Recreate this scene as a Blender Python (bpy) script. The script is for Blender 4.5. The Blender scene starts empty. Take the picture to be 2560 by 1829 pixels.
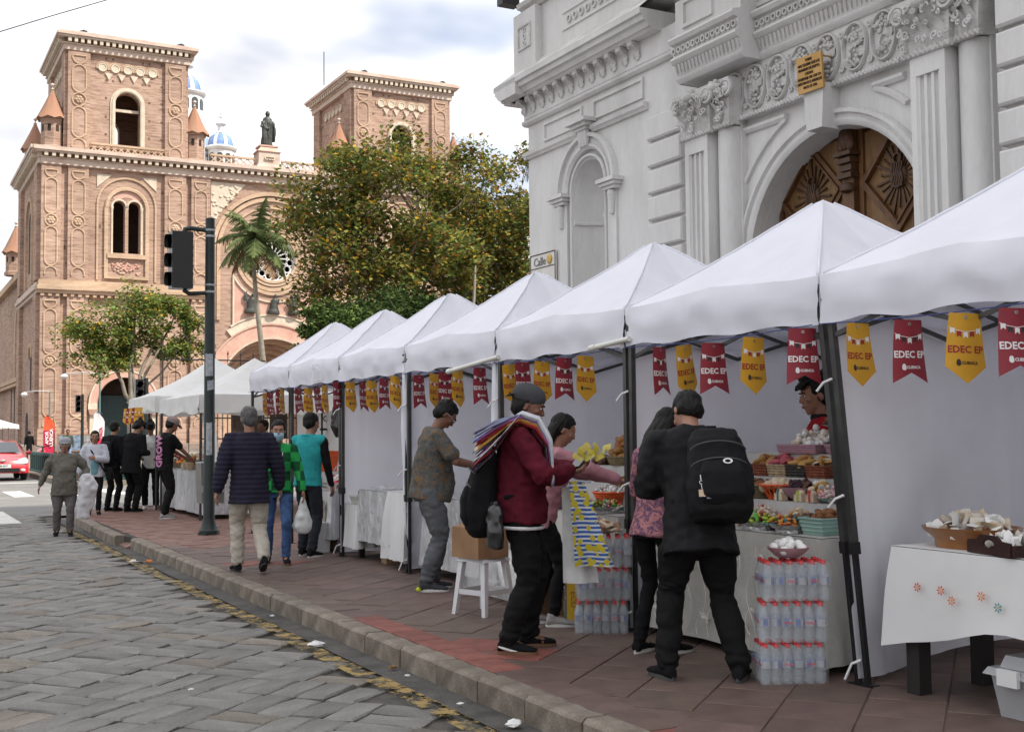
import bpy, bmesh, math, random
import numpy as np
from mathutils import Vector, Matrix, noise
from mathutils.geometry import tessellate_polygon
R = math.radians
PI = math.pi
random.seed(7)
scene = bpy.context.scene
COL = scene.collection

# ------------------------------------------------------------------ camera
cam_d = bpy.data.cameras.new('camera')
cam_d.sensor_width = 36.0
cam_d.lens = 41.77
cam_d.clip_start = 0.05
cam_d.clip_end = 3000
cam = bpy.data.objects.new('camera', cam_d)
COL.objects.link(cam)
yaw, pitch, roll = R(28.122), R(3.112), R(0.5615)
fw = Vector((math.sin(yaw)*math.cos(pitch), math.cos(yaw)*math.cos(pitch), math.sin(pitch)))
r0 = Vector((math.cos(yaw), -math.sin(yaw), 0))
u0 = r0.cross(fw)
rr = r0*math.cos(roll) - u0*math.sin(roll)
uu = u0*math.cos(roll) + r0*math.sin(roll)
cam.matrix_world = Matrix(((rr.x, uu.x, -fw.x, 0), (rr.y, uu.y, -fw.y, 0), (rr.z, uu.z, -fw.z, 1.46), (0, 0, 0, 1)))
scene.camera = cam
scene.render.resolution_x, scene.render.resolution_y = 1024, 731

# ------------------------------------------------------------------ sky and sun
SUN_EL, SUN_AZ = R(50), R(140)          # azimuth clockwise from +Y: the sun stands behind and to the right
world = bpy.data.worlds.new('World'); scene.world = world; world.use_nodes = True
nt = world.node_tree; nt.nodes.clear()
def wn(t, **k):
    n = nt.nodes.new(t)
    for a, b in k.items(): setattr(n, a, b)
    return n
out = wn('ShaderNodeOutputWorld'); bg = wn('ShaderNodeBackground'); bg.inputs['Strength'].default_value = 0.1
sky = wn('ShaderNodeTexSky', sky_type='NISHITA'); sky.sun_disc = False
sky.sun_elevation = SUN_EL; sky.sun_rotation = SUN_AZ; sky.altitude = 2500; sky.air_density = 1.0; sky.dust_density = 1.5
tc = wn('ShaderNodeTexCoord'); sep = wn('ShaderNodeSeparateXYZ'); nt.links.new(tc.outputs['Generated'], sep.inputs[0])
mx = wn('ShaderNodeMath', operation='MAXIMUM'); nt.links.new(sep.outputs['Z'], mx.inputs[0]); mx.inputs[1].default_value = 0.0
ad = wn('ShaderNodeMath', operation='ADD'); nt.links.new(mx.outputs[0], ad.inputs[0]); ad.inputs[1].default_value = 0.22
cmb = wn('ShaderNodeCombineXYZ')
for i, ax in enumerate('XY'):
    dv = wn('ShaderNodeMath', operation='DIVIDE'); nt.links.new(sep.outputs[ax], dv.inputs[0]); nt.links.new(ad.outputs[0], dv.inputs[1])
    nt.links.new(dv.outputs[0], cmb.inputs[i])
SKY_OFF = (3.1, 2.25, 0.4)
mp = wn('ShaderNodeMapping'); mp.inputs['Location'].default_value = SKY_OFF; nt.links.new(cmb.outputs[0], mp.inputs[0])
n1 = wn('ShaderNodeTexNoise'); n1.inputs['Scale'].default_value = 1.15; n1.inputs['Detail'].default_value = 4; n1.inputs['Roughness'].default_value = 0.6
nt.links.new(mp.outputs[0], n1.inputs['Vector'])
n2 = wn('ShaderNodeTexNoise'); n2.inputs['Scale'].default_value = 2.3; n2.inputs['Detail'].default_value = 4; n2.inputs['Roughness'].default_value = 0.58
nt.links.new(mp.outputs[0], n2.inputs['Vector'])
cr = wn('ShaderNodeValToRGB'); cr.color_ramp.elements[0].position = 0.31; cr.color_ramp.elements[1].position = 0.46; cr.color_ramp.elements[0].color = (.2,.2,.2,1)
nt.links.new(n1.outputs['Fac'], cr.inputs[0])
sh = wn('ShaderNodeValToRGB')
sh.color_ramp.elements[0].position = 0.32; sh.color_ramp.elements[0].color = (0.38, 0.39, 0.415, 1)
sh.color_ramp.elements[1].position = 0.60; sh.color_ramp.elements[1].color = (0.63, 0.63, 0.63, 1)
nt.links.new(n2.outputs['Fac'], sh.inputs[0])
zf = wn('ShaderNodeMapRange'); zf.inputs[3].default_value = 0.84; zf.inputs[4].default_value = 1.5; nt.links.new(mx.outputs[0], zf.inputs[0])   # overcast sky: brighter overhead than at the horizon
vz = wn('ShaderNodeVectorMath', operation='SCALE'); nt.links.new(sh.outputs[0], vz.inputs[0]); nt.links.new(zf.outputs[0], vz.inputs['Scale'])
vm = wn('ShaderNodeVectorMath', operation='MULTIPLY'); vm.inputs[1].default_value = (10.0, 10.0, 10.15); nt.links.new(vz.outputs[0], vm.inputs[0])
mix = wn('ShaderNodeMix', data_type='RGBA'); nt.links.new(cr.outputs[0], mix.inputs[0])
nt.links.new(sky.outputs[0], mix.inputs[6]); nt.links.new(vm.outputs[0], mix.inputs[7])
nt.links.new(mix.outputs[2], bg.inputs['Color']); nt.links.new(bg.outputs[0], out.inputs['Surface'])

world.cycles.sampling_method='MANUAL'; world.cycles.sample_map_resolution=256
sun_d = bpy.data.lights.new('sun', 'SUN'); sun_d.energy = 2.9; sun_d.angle = R(2.0); sun_d.color = (1.0, 0.93, 0.82)
sun = bpy.data.objects.new('sun', sun_d); COL.objects.link(sun)
sdir = Vector((math.sin(SUN_AZ)*math.cos(SUN_EL), math.cos(SUN_AZ)*math.cos(SUN_EL), math.sin(SUN_EL)))
sun.rotation_euler = sdir.to_track_quat('Z', 'Y').to_euler()
sun.location = (20, -20, 40)
cy_=scene.cycles; cy_.max_bounces=6; cy_.diffuse_bounces=3; cy_.glossy_bounces=2; cy_.transmission_bounces=4; cy_.transparent_max_bounces=10; cy_.caustics_reflective=False; cy_.caustics_refractive=False
scene.view_settings.view_transform = 'Standard'
scene.view_settings.look = 'None'
scene.view_settings.exposure = 1.1
scene.view_settings.gamma = 1.0
scene.view_settings.use_curve_mapping = False

# ------------------------------------------------------------------ helpers
def tag(o, label, cat, group=None):
    o['label'] = label; o['category'] = cat
    if group: o['group'] = group
    return o
def thing(name, label, cat, loc=(0, 0, 0), rz=0.0, group=None):
    o = bpy.data.objects.new(name, None); COL.objects.link(o)
    o.location = loc; o.rotation_euler = (0, 0, rz); o.empty_display_size = 0.1
    return tag(o, label, cat, group)
def link(name, me, parent=None, loc=(0, 0, 0), rot=(0, 0, 0), scale=None):
    o = bpy.data.objects.new(name, me); COL.objects.link(o)
    o.location = loc; o.rotation_euler = rot
    if scale is not None: o.scale = scale if hasattr(scale, '__len__') else (scale,)*3
    if parent: o.parent = parent
    return o
def structure(o): o['kind'] = 'structure'; return o
def stuff(o): o['kind'] = 'stuff'; return o
def copy_tree(o, parent=None):
    c = o.copy(); COL.objects.link(c); c.parent = parent
    for ch in o.children: copy_tree(ch, c)
    return c

class MB:
    """collects shapes; build() makes ONE mesh object"""
    def __init__(s): s.v = []; s.f = []; s.m = []; s.M = None
    def add(s, vs, fs, m=0):
        n = len(s.v)
        if s.M is not None: vs = [s.M @ Vector(p) for p in vs]
        s.v.extend(tuple(p) for p in vs); s.f.extend(tuple(n+i for i in f) for f in fs); s.m.extend([m]*len(fs)); return s
    def box(s, x0, x1, y0, y1, z0, z1, m=0):
        return s.add([(x0,y0,z0),(x1,y0,z0),(x1,y1,z0),(x0,y1,z0),(x0,y0,z1),(x1,y0,z1),(x1,y1,z1),(x0,y1,z1)],
                     [(0,3,2,1),(4,5,6,7),(0,1,5,4),(1,2,6,5),(2,3,7,6),(3,0,4,7)], m)
    def taper(s, c, a, b, h, m=0):            # frustum, centre of base c, half sizes a -> b
        x,y,z=c
        return s.add([(x-a[0],y-a[1],z),(x+a[0],y-a[1],z),(x+a[0],y+a[1],z),(x-a[0],y+a[1],z),(x-b[0],y-b[1],z+h),(x+b[0],y-b[1],z+h),(x+b[0],y+b[1],z+h),(x-b[0],y+b[1],z+h)],
                     [(0,3,2,1),(4,5,6,7),(0,1,5,4),(1,2,6,5),(2,3,7,6),(3,0,4,7)], m)
    def prism(s, poly, fn, d0, d1, m=0):      # polygon (u,v) through fn(u,v,d), from d0 to d1
        n=len(poly); vs=[fn(u,v,d0) for u,v in poly]+[fn(u,v,d1) for u,v in poly]
        tri=tessellate_polygon([[Vector((u,v,0)) for u,v in poly]])
        fs=[tuple(t) for t in tri]+[tuple(n+i for i in reversed(t)) for t in tri]+[(i,(i+1)%n,n+(i+1)%n,n+i) for i in range(n)]
        return s.add(vs,fs,m)
    def plate(s, outer, holes, fn, d0, d1, m=0):
        loops=[outer]+holes; flat=[p for l in loops for p in l]; n=len(flat)
        tri=tessellate_polygon([[Vector((u,v,0)) for u,v in l] for l in loops])
        vs=[fn(u,v,d0) for u,v in flat]+[fn(u,v,d1) for u,v in flat]
        fs=[tuple(t) for t in tri]+[tuple(n+i for i in reversed(t)) for t in tri]
        o=0
        for l in loops:
            k=len(l)
            fs+=[(o+i,o+(i+1)%k,n+o+(i+1)%k,n+o+i) for i in range(k)]; o+=k
        return s.add(vs,fs,m)
    def tube(s, pts, r, n=8, m=0, caps=True, up=None):
        pts=[Vector(p) for p in pts]; k=len(pts); rs=r if hasattr(r,'__len__') else [r]*k
        vs=[]; prev=None
        for i,p in enumerate(pts):
            t=(pts[min(i+1,k-1)]-pts[max(i-1,0)]); t=t.normalized() if t.length>1e-9 else Vector((0,0,1))
            if prev is None:
                a=Vector((0,0,1)) if abs(t.z)<.9 else Vector((1,0,0)); x=t.cross(a).normalized()
            else:
                x=prev-t*prev.dot(t); x=x.normalized() if x.length>1e-6 else t.orthogonal().normalized()
            prev=x; y=t.cross(x)
            for j in range(n):
                a=2*PI*j/n; vs.append(p+(x*math.cos(a)+y*math.sin(a))*rs[i])
        fs=[(i*n+j,i*n+(j+1)%n,(i+1)*n+(j+1)%n,(i+1)*n+j) for i in range(k-1) for j in range(n)]
        if caps: fs+=[tuple(reversed(range(n))),tuple((k-1)*n+j for j in range(n))]
        return s.add(vs,fs,m)
    def bar(s, a, b, w, h, m=0, up=(0,0,1)):  # square bar
        a=Vector(a); b=Vector(b); t=(b-a).normalized(); u=Vector(up)
        if abs(t.dot(u))>.98: u=Vector((1,0,0))
        x=t.cross(u).normalized(); y=x.cross(t).normalized()
        vs=[p+x*sx*w/2+y*sy*h/2 for p in (a,b) for sx,sy in ((-1,-1),(1,-1),(1,1),(-1,1))]
        return s.add(vs,[(3,2,1,0),(4,5,6,7),(0,1,5,4),(1,2,6,5),(2,3,7,6),(3,0,4,7)],m)
    def lathe(s, prof, c=(0,0,0), n=16, m=0, a0=0, a1=2*PI, sx=1, sy=1):
        full=abs(a1-a0-2*PI)<1e-6; k=n if full else n+1; vs=[]
        for r,z in prof:
            for j in range(k):
                a=a0+(a1-a0)*j/n; vs.append((c[0]+r*sx*math.cos(a),c[1]+r*sy*math.sin(a),c[2]+z))
        fs=[]
        for i in range(len(prof)-1):
            for j in range(n):
                j2=(j+1)%k; fs.append((i*k+j,i*k+j2,(i+1)*k+j2,(i+1)*k+j))
        if full:
            if prof[0][0]>1e-6: fs.append(tuple(reversed(range(k))))
            if prof[-1][0]>1e-6: fs.append(tuple((len(prof)-1)*k+j for j in range(k)))
        return s.add(vs,fs,m)
    def ball(s, c, r, n=10, k=6, m=0, rot=None):
        r=r if hasattr(r,'__len__') else (r,r,r); vs=[]; 
        for i in range(k+1):
            t=PI*i/k
            for j in range(n):
                a=2*PI*j/n; p=Vector((r[0]*math.sin(t)*math.cos(a),r[1]*math.sin(t)*math.sin(a),-r[2]*math.cos(t)))
                if rot is not None: p=rot@p
                vs.append((c[0]+p.x,c[1]+p.y,c[2]+p.z))
        return s.add(vs,[(i*n+j,i*n+(j+1)%n,(i+1)*n+(j+1)%n,(i+1)*n+j) for i in range(k) for j in range(n)],m)
    def grid(s, fn, nu, nv, m=0, closed=False):
        vs=[fn(i/nu,j/nv) for j in range(nv+1) for i in range(nu+1)]
        return s.add(vs,[(j*(nu+1)+i,j*(nu+1)+i+1,(j+1)*(nu+1)+i+1,(j+1)*(nu+1)+i) for j in range(nv) for i in range(nu)],m)
    def loft(s, rings, n=14, m=0, e=2.0):
        """rings: (centre, right*rx, fwd*ry) ; closed ends; e = superellipse exponent"""
        vs=[]
        for c,a,b in rings:
            c=Vector(c);a=Vector(a);b=Vector(b)
            for j in range(n):
                t=2*PI*j/n; ct,st=math.cos(t),math.sin(t)
                vs.append(c+a*math.copysign(abs(ct)**(2/e),ct)+b*math.copysign(abs(st)**(2/e),st))
        k=len(rings)
        fs=[(i*n+j,i*n+(j+1)%n,(i+1)*n+(j+1)%n,(i+1)*n+j) for i in range(k-1) for j in range(n)]
        fs+=[tuple(reversed(range(n))),tuple((k-1)*n+j for j in range(n))]
        return s.add(vs,fs,m)
    def sweep(s, path, prof, m=0, closed=False, caps=True):
        """profile list of (a,b) swept along path frames [(origin, A, B)]"""
        n=len(prof); vs=[]
        for o,A,B in path:
            o=Vector(o);A=Vector(A);B=Vector(B)
            vs+= [o+A*a+B*b for a,b in prof]
        k=len(path); kk=k if closed else k-1
        fs=[(i*n+j,i*n+(j+1)%n,((i+1)%k)*n+(j+1)%n,((i+1)%k)*n+j) for i in range(kk) for j in range(n)]
        if caps and not closed: fs+=[tuple(reversed(range(n))),tuple((k-1)*n+j for j in range(n))]
        return s.add(vs,fs,m)
    def ring(s, fn, c, prof, a0=0, a1=2*PI, n=32, m=0, sx=1, sy=1):
        """profile (radial r, depth d) swept on an arc in the plane fn(u,v,d) about c=(u,v)"""
        full=abs(a1-a0-2*PI)<1e-6; k=n if full else n+1; q=len(prof); vs=[]
        for i in range(k):
            a=a0+(a1-a0)*i/n
            for r,d in prof: vs.append(fn(c[0]+r*sx*math.cos(a),c[1]+r*sy*math.sin(a),d))
        fs=[(i*q+j,i*q+(j+1)%q,((i+1)%k)*q+(j+1)%q,((i+1)%k)*q+j) for i in range(n) for j in range(q)]
        if not full: fs+=[tuple(reversed(range(q))),tuple((k-1)*q+j for j in range(q))]
        return s.add(vs,fs,m)
    def mesh(s, name, mats=None, smooth=None, origin=None):
        me=bpy.data.meshes.new(name)
        v=s.v if origin is None else [(a-origin[0],b-origin[1],c-origin[2]) for a,b,c in s.v]
        me.from_pydata(v,[],s.f)
        mats=mats if isinstance(mats,(list,tuple)) else ([mats] if mats else [])
        for mt in mats: me.materials.append(mt)
        if len(mats)>1: me.polygons.foreach_set('material_index',s.m)
        if smooth is not None:
            me.polygons.foreach_set('use_smooth',[True]*len(me.polygons))
            if smooth<179: me.set_sharp_from_angle(angle=R(smooth))
        me.update(); return me
    def build(s, name, mats=None, parent=None, smooth=None, recalc=True):
        """shapes are given in world axes; a parent Empty (no rotation) shifts them to its own origin"""
        org=None
        if parent is not None:
            org=Vector((0,0,0)); p=parent
            while p is not None: org=org+p.location; p=p.parent
        me=s.mesh(name,mats,smooth,org)
        if recalc: fixn(me)
        return link(name,me,parent)
    def local(s, name, mats=None, parent=None, smooth=None, recalc=True, **k):
        me=s.mesh(name,mats,smooth)
        if recalc: fixn(me)
        return link(name,me,parent,**k)
def pieces(o):
    """split a mesh object into one object per loose piece (same name, same parent)"""
    bm=bmesh.new(); bm.from_mesh(o.data); bm.faces.ensure_lookup_table(); seen=set(); groups=[]
    for f in bm.faces:
        if f.index in seen: continue
        st=[f]; g=[]; seen.add(f.index)
        while st:
            a=st.pop(); g.append(a.index)
            for e in a.edges:
                for b in e.link_faces:
                    if b.index not in seen: seen.add(b.index); st.append(b)
        groups.append(g)
    bm.free(); res=[o]; src=o.data
    for g in groups[1:]: 
        c=o.copy(); c.data=src.copy(); COL.objects.link(c); res.append(c)
    for ob,g in zip(res,groups):
        if ob is o: ob.data=src.copy()
        keep=set(g); bm=bmesh.new(); bm.from_mesh(ob.data); bm.faces.ensure_lookup_table(); bmesh.ops.delete(bm,geom=[f for f in bm.faces if f.index not in keep],context='FACES'); bm.to_mesh(ob.data); bm.free()
    return res
def fixn(me):
    bm=bmesh.new(); bm.from_mesh(me); bmesh.ops.recalc_face_normals(bm,faces=bm.faces); bm.to_mesh(me); bm.free()
def arc(c, r, a0, a1, n, sx=1, sy=1): return [(c[0]+r*sx*math.cos(a0+(a1-a0)*i/n), c[1]+r*sy*math.sin(a0+(a1-a0)*i/n)) for i in range(n+1)]
def archpoly(x0, x1, z0, zs, n=16, ry=None):
    """door/window outline: straight jambs from z0 to spring zs, round head"""
    c=((x0+x1)/2,zs); r=(x1-x0)/2; k=1 if ry is None else ry/r
    return [(x0,z0),(x1,z0)]+arc(c,r,0,PI,n,1,k)
_txt={}
def text_mesh(s, size, extrude, mt, bold=0.0, align='CENTER', name='lettering', res=2):
    key=(s,size,extrude,mt.name,bold,align)
    if key in _txt: return _txt[key]
    cu=bpy.data.curves.new('txt','FONT'); cu.body=s; cu.size=size; cu.extrude=extrude; cu.offset=bold; cu.align_x=align; cu.align_y='CENTER'; cu.resolution_u=res
    ob=bpy.data.objects.new('txt',cu); COL.objects.link(ob)
    me=bpy.data.meshes.new_from_object(ob); me.name=name
    bpy.data.objects.remove(ob); bpy.data.curves.remove(cu)
    me.materials.clear(); me.materials.append(mt); _txt[key]=me; return me
WS=bpy.data.scenes.new('workshop')      # scratch scene for skinning, removed at the end
def remesh(mb, vox, smooth=3, fac=0.5):
    """one continuous skin over everything collected in mb; returns (verts, normals, mesh)"""
    me=mb.mesh('tmp'); fixn(me); ob=bpy.data.objects.new('tmp',me); WS.collection.objects.link(ob)
    m=ob.modifiers.new('r','REMESH'); m.mode='VOXEL'; m.voxel_size=vox
    if smooth: m2=ob.modifiers.new('s','SMOOTH'); m2.factor=fac; m2.iterations=smooth
    with bpy.context.temp_override(scene=WS,view_layer=WS.view_layers[0]):
        dg=bpy.context.evaluated_depsgraph_get(); dg.update(); res=bpy.data.meshes.new_from_object(ob.evaluated_get(dg))
    bpy.data.objects.remove(ob); bpy.data.meshes.remove(me)
    res.polygons.foreach_set('use_smooth',[True]*len(res.polygons)); return res
def displace(me, fn):
    n=len(me.vertices); co=np.empty(n*3); me.vertices.foreach_get('co',co); no=np.empty(n*3); me.vertices.foreach_get('normal',no)
    co=co.reshape(-1,3); no=no.reshape(-1,3)
    me.vertices.foreach_set('co',(co+fn(co,no)).ravel()); me.update()
def noise3(co, scale, seed=0.0):
    """smooth value noise in -0.7..0.7 on an array of points"""
    p=np.asarray(co)*np.asarray(scale if hasattr(scale,'__len__') else (scale,)*3)+np.array((seed*7.3+31.7,seed*3.1+17.2,seed*5.7+53.1))
    i=np.floor(p).astype(np.int64); f=p-i; f=f*f*(3-2*f); out_=np.zeros(len(p))
    for dx in (0,1):
        for dy in (0,1):
            for dz in (0,1):
                n=((i[:,0]+dx)*73856093)^((i[:,1]+dy)*19349663)^((i[:,2]+dz)*83492791); n=(n&0xffffffff); n=((n^(n>>13))*1274126177)&0xffffffff; n=(n^(n>>16))&0xffff
                out_+=(n/32767.5-1)*.8*np.where(dx,f[:,0],1-f[:,0])*np.where(dy,f[:,1],1-f[:,1])*np.where(dz,f[:,2],1-f[:,2])
    return out_

# ------------------------------------------------------------------ materials
_m={}
def pm(name, col, var=0.12, scale=6.0, rough=0.75, bump=0.0, bscale=40.0, metal=0.0, spec=0.4, detail=6, dist=0.01, col2=None, lo=0.35, hi=0.65, rnd=0.0, hue=0.0, trans=0.0, alpha=1.0, coat=0.0, stretch=None, sheen=0.0, sss=0.0, fine=0.0):
    """general procedural material: base colour broken by noise (and a second colour), per-object variation, fine relief"""
    if name in _m: return _m[name]
    mt=bpy.data.materials.new(name); mt.use_nodes=True; t=mt.node_tree; b=t.nodes['Principled BSDF']; L=t.links.new
    b.inputs['Roughness'].default_value=rough; b.inputs['Metallic'].default_value=metal; b.inputs['Specular IOR Level'].default_value=spec
    if coat: b.inputs['Coat Weight'].default_value=coat; b.inputs['Coat Roughness'].default_value=0.08
    if sheen: b.inputs['Sheen Weight'].default_value=sheen
    if alpha<1: b.inputs['Alpha'].default_value=alpha
    if trans: b.inputs['Transmission Weight'].default_value=trans
    if sss: b.inputs['Subsurface Weight'].default_value=sss; b.inputs['Subsurface Radius'].default_value=(0.02,0.008,0.004); b.inputs['Subsurface Scale'].default_value=0.5
    tcn=t.nodes.new('ShaderNodeTexCoord'); vec=tcn.outputs['Object']
    if stretch:
        mpn=t.nodes.new('ShaderNodeMapping'); mpn.inputs['Scale'].default_value=stretch; L(vec,mpn.inputs[0]); vec=mpn.outputs[0]
    nz=t.nodes.new('ShaderNodeTexNoise'); nz.inputs['Scale'].default_value=scale; nz.inputs['Detail'].default_value=detail; nz.inputs['Roughness'].default_value=0.62; L(vec,nz.inputs['Vector'])
    rp=t.nodes.new('ShaderNodeValToRGB'); rp.color_ramp.elements[0].position=lo; rp.color_ramp.elements[1].position=hi
    c=Vector(col[:3]); c2=Vector(col2[:3]) if col2 else c*(1+var); c1=c*(1-var) if not col2 else c
    rp.color_ramp.elements[0].color=(*c1,1); rp.color_ramp.elements[1].color=(*c2,1); L(nz.outputs['Fac'],rp.inputs[0]); colr=rp.outputs[0]
    if fine:
        nf=t.nodes.new('ShaderNodeTexNoise'); nf.inputs['Scale'].default_value=bscale*1.7; nf.inputs['Detail'].default_value=3; L(vec,nf.inputs['Vector'])
        mr=t.nodes.new('ShaderNodeMapRange'); mr.inputs[1].default_value=0.3; mr.inputs[2].default_value=0.7; mr.inputs[3].default_value=1-fine; mr.inputs[4].default_value=1+fine; L(nf.outputs['Fac'],mr.inputs[0])
        vmn=t.nodes.new('ShaderNodeVectorMath'); vmn.operation='SCALE'; L(colr,vmn.inputs[0]); L(mr.outputs[0],vmn.inputs['Scale']); colr=vmn.outputs[0]
    if rnd or hue:
        oi=t.nodes.new('ShaderNodeObjectInfo'); hs=t.nodes.new('ShaderNodeHueSaturation'); L(colr,hs.inputs['Color'])
        mr=t.nodes.new('ShaderNodeMapRange'); mr.inputs[3].default_value=1-rnd; mr.inputs[4].default_value=1+rnd; L(oi.outputs['Random'],mr.inputs[0]); L(mr.outputs[0],hs.inputs['Value'])
        if hue:
            mh=t.nodes.new('ShaderNodeMath'); mh.operation='MULTIPLY'; mh.inputs[1].default_value=7.31; L(oi.outputs['Random'],mh.inputs[0])
            fr=t.nodes.new('ShaderNodeMath'); fr.operation='FRACT'; L(mh.outputs[0],fr.inputs[0])
            m3=t.nodes.new('ShaderNodeMapRange'); m3.inputs[3].default_value=0.5-hue; m3.inputs[4].default_value=0.5+hue; L(fr.outputs[0],m3.inputs[0]); L(m3.outputs[0],hs.inputs['Hue'])
        colr=hs.outputs[0]
    L(colr,b.inputs['Base Color'])
    if bump:
        nb=t.nodes.new('ShaderNodeTexNoise'); nb.inputs['Scale'].default_value=bscale; nb.inputs['Detail'].default_value=5; L(vec,nb.inputs['Vector'])
        bp=t.nodes.new('ShaderNodeBump'); bp.inputs['Strength'].default_value=bump; bp.inputs['Distance'].default_value=dist; L(nb.outputs['Fac'],bp.inputs['Height']); L(bp.outputs[0],b.inputs['Normal'])
    _m[name]=mt; return mt
def film(name, col, alpha, rough=0.12, bump=0.3, bscale=25):
    """thin clear plastic: mostly see-through with a glossy skin"""
    if name in _m: return _m[name]
    mt=bpy.data.materials.new(name); mt.use_nodes=True; t=mt.node_tree; t.nodes.clear(); L=t.links.new
    o=t.nodes.new('ShaderNodeOutputMaterial'); tr=t.nodes.new('ShaderNodeBsdfTransparent'); pr=t.nodes.new('ShaderNodeBsdfPrincipled')
    pr.inputs['Base Color'].default_value=(*col,1); pr.inputs['Roughness'].default_value=rough; pr.inputs['Specular IOR Level'].default_value=0.8
    tcn=t.nodes.new('ShaderNodeTexCoord'); nb=t.nodes.new('ShaderNodeTexNoise'); nb.inputs['Scale'].default_value=bscale; nb.inputs['Detail'].default_value=3; L(tcn.outputs['Object'],nb.inputs['Vector'])
    bp=t.nodes.new('ShaderNodeBump'); bp.inputs['Strength'].default_value=bump; bp.inputs['Distance'].default_value=0.02; L(nb.outputs['Fac'],bp.inputs['Height']); L(bp.outputs[0],pr.inputs['Normal'])
    mxn=t.nodes.new('ShaderNodeMixShader'); mxn.inputs[0].default_value=alpha; L(tr.outputs[0],mxn.inputs[1]); L(pr.outputs[0],mxn.inputs[2]); L(mxn.outputs[0],o.inputs['Surface'])
    _m[name]=mt; return mt

def cloth(name, col, tr=0.4, bump=0.12, bscale=5, dist=0.03, var=0.03, scale=2, col2=None):
    """thin woven cloth: lets part of the light through"""
    if name in _m: return _m[name]
    mt=pm(name,col,var,scale,0.85,bump=bump,bscale=bscale,dist=dist,col2=col2,spec=0.15,detail=3); t=mt.node_tree; L=t.links.new
    b=t.nodes['Principled BSDF']; o=t.nodes['Material Output']; tl=t.nodes.new('ShaderNodeBsdfTranslucent'); src=b.inputs['Base Color'].links[0].from_socket; L(src,tl.inputs['Color'])
    mxn=t.nodes.new('ShaderNodeMixShader'); mxn.inputs[0].default_value=tr; L(b.outputs[0],mxn.inputs[1]); L(tl.outputs[0],mxn.inputs[2]); L(mxn.outputs[0],o.inputs['Surface']); return mt
# ================================================================== ground, road, pavement
M_earth=pm('earth',(0.16,0.15,0.14),0.2,0.3,0.95)
M_joint=pm('road_joint',(0.07,0.066,0.058),0.3,9,0.95,bump=0.6,bscale=60,col2=(0.105,0.095,0.08))
M_cob=pm('cobble',(0.178,0.171,0.158),0.20,2.6,0.72,bump=0.45,bscale=28,dist=0.012,rnd=0.14,hue=0.008,fine=0.12,spec=0.3)
M_cobw=pm('cobble_warm',(0.19,0.165,0.138),0.20,3,0.75,bump=0.5,bscale=28,dist=0.012,rnd=0.2,hue=0.012,fine=0.14,spec=0.3)
M_road=pm('road_far',(0.17,0.166,0.156),0.16,0.8,0.85,bump=0.3,bscale=12,fine=0.12)
M_gut=pm('gutter_concrete',(0.085,0.081,0.075),0.3,3,0.9,bump=0.4,bscale=50,fine=0.2,spec=0.2)
M_kerb=pm('kerb_stone',(0.135,0.112,0.088),0.35,5,0.85,bump=0.5,bscale=55,col2=(0.25,0.215,0.175),rnd=0.16,fine=0.15,spec=0.2)
M_tile=pm('paving_tile',(0.096,0.064,0.053),0.3,4,0.6,bump=0.25,bscale=60,col2=(0.140,0.095,0.078),rnd=0.16,hue=0.012,fine=0.12,spec=0.35)
M_tiler=pm('paving_tile_red',(0.205,0.070,0.054),0.25,5,0.65,bump=0.25,bscale=60,rnd=0.13,fine=0.12,spec=0.3)
M_tilef=pm('paving_tile_far',(0.175,0.095,0.075),0.3,4,0.65,bump=0.25,bscale=60,rnd=0.16,fine=0.1,spec=0.3)
M_grout=pm('paving_grout',(0.05,0.043,0.038),0.3,8,0.95)
M_park=pm('park_paving',(0.23,0.175,0.145),0.2,1.5,0.85,fine=0.12)
M_white=pm('road_paint_white',(0.62,0.61,0.57),0.3,6,0.8,col2=(0.45,0.44,0.41),fine=0.2)

MB().add([(-1500,-1500,-.2),(1500,-1500,-.2),(1500,1500,-.2),(-1500,1500,-.2)],[(0,1,2,3)]).build('ground',M_earth,recalc=False)
structure(bpy.data.objects['ground'])
mb=MB(); mb.add([(-14,-12,-.168),(3.2,-12,-.168),(3.2,26,-.168),(-14,26,-.168)],[(0,1,2,3)])
road=structure(mb.build('road',M_joint,recalc=False))
mb=MB(); mb.add([(-14,25.4,-.150),(60,25.4,-.150),(60,39.2,-.150),(-14,39.2,-.150)],[(0,1,2,3)]); mb.add([(-14,39.2,-.150),(5.3,39.2,-.150),(5.3,240,-.150),(-14,240,-.150)],[(0,1,2,3)])
structure(mb.build('cross_street',M_road,recalc=False))

# cobbles: basket-weave of long setts laid at 40 degrees
rs=random.Random(11)
def sett_mesh(i):
    rr_=random.Random(i); hx,hy=0.200,0.0965; mb=MB(); vs=[]
    def out(k,sh,z):
        return [(sx*(hx-sh)+rr_.uniform(-.009,.009),sy*(hy-sh)+rr_.uniform(-.007,.007),z+rr_.uniform(-.002,.002)) for sx,sy in ((-1,-1),(-.3,-1.03),(.4,-1.02),(1,-1),(1.01,0),(1,1),(.3,1.03),(-.4,1.02),(-1,1),(-1.01,0))]
    a=out(0,0,-.05); b=out(0,0.0,-.010); c=out(0,.014,0)
    n=10; mb.add(a+b+c,[(j,(j+1)%n,n+(j+1)%n,n+j) for j in range(n)]+[(n+j,n+(j+1)%n,2*n+(j+1)%n,2*n+j) for j in range(n)]+[tuple(2*n+j for j in range(n))])
    return mb
SM=[sett_mesh(i) for i in range(7)]
setts=[]; ca,sa=math.cos(R(40)),math.sin(R(40)); S=0.416
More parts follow.
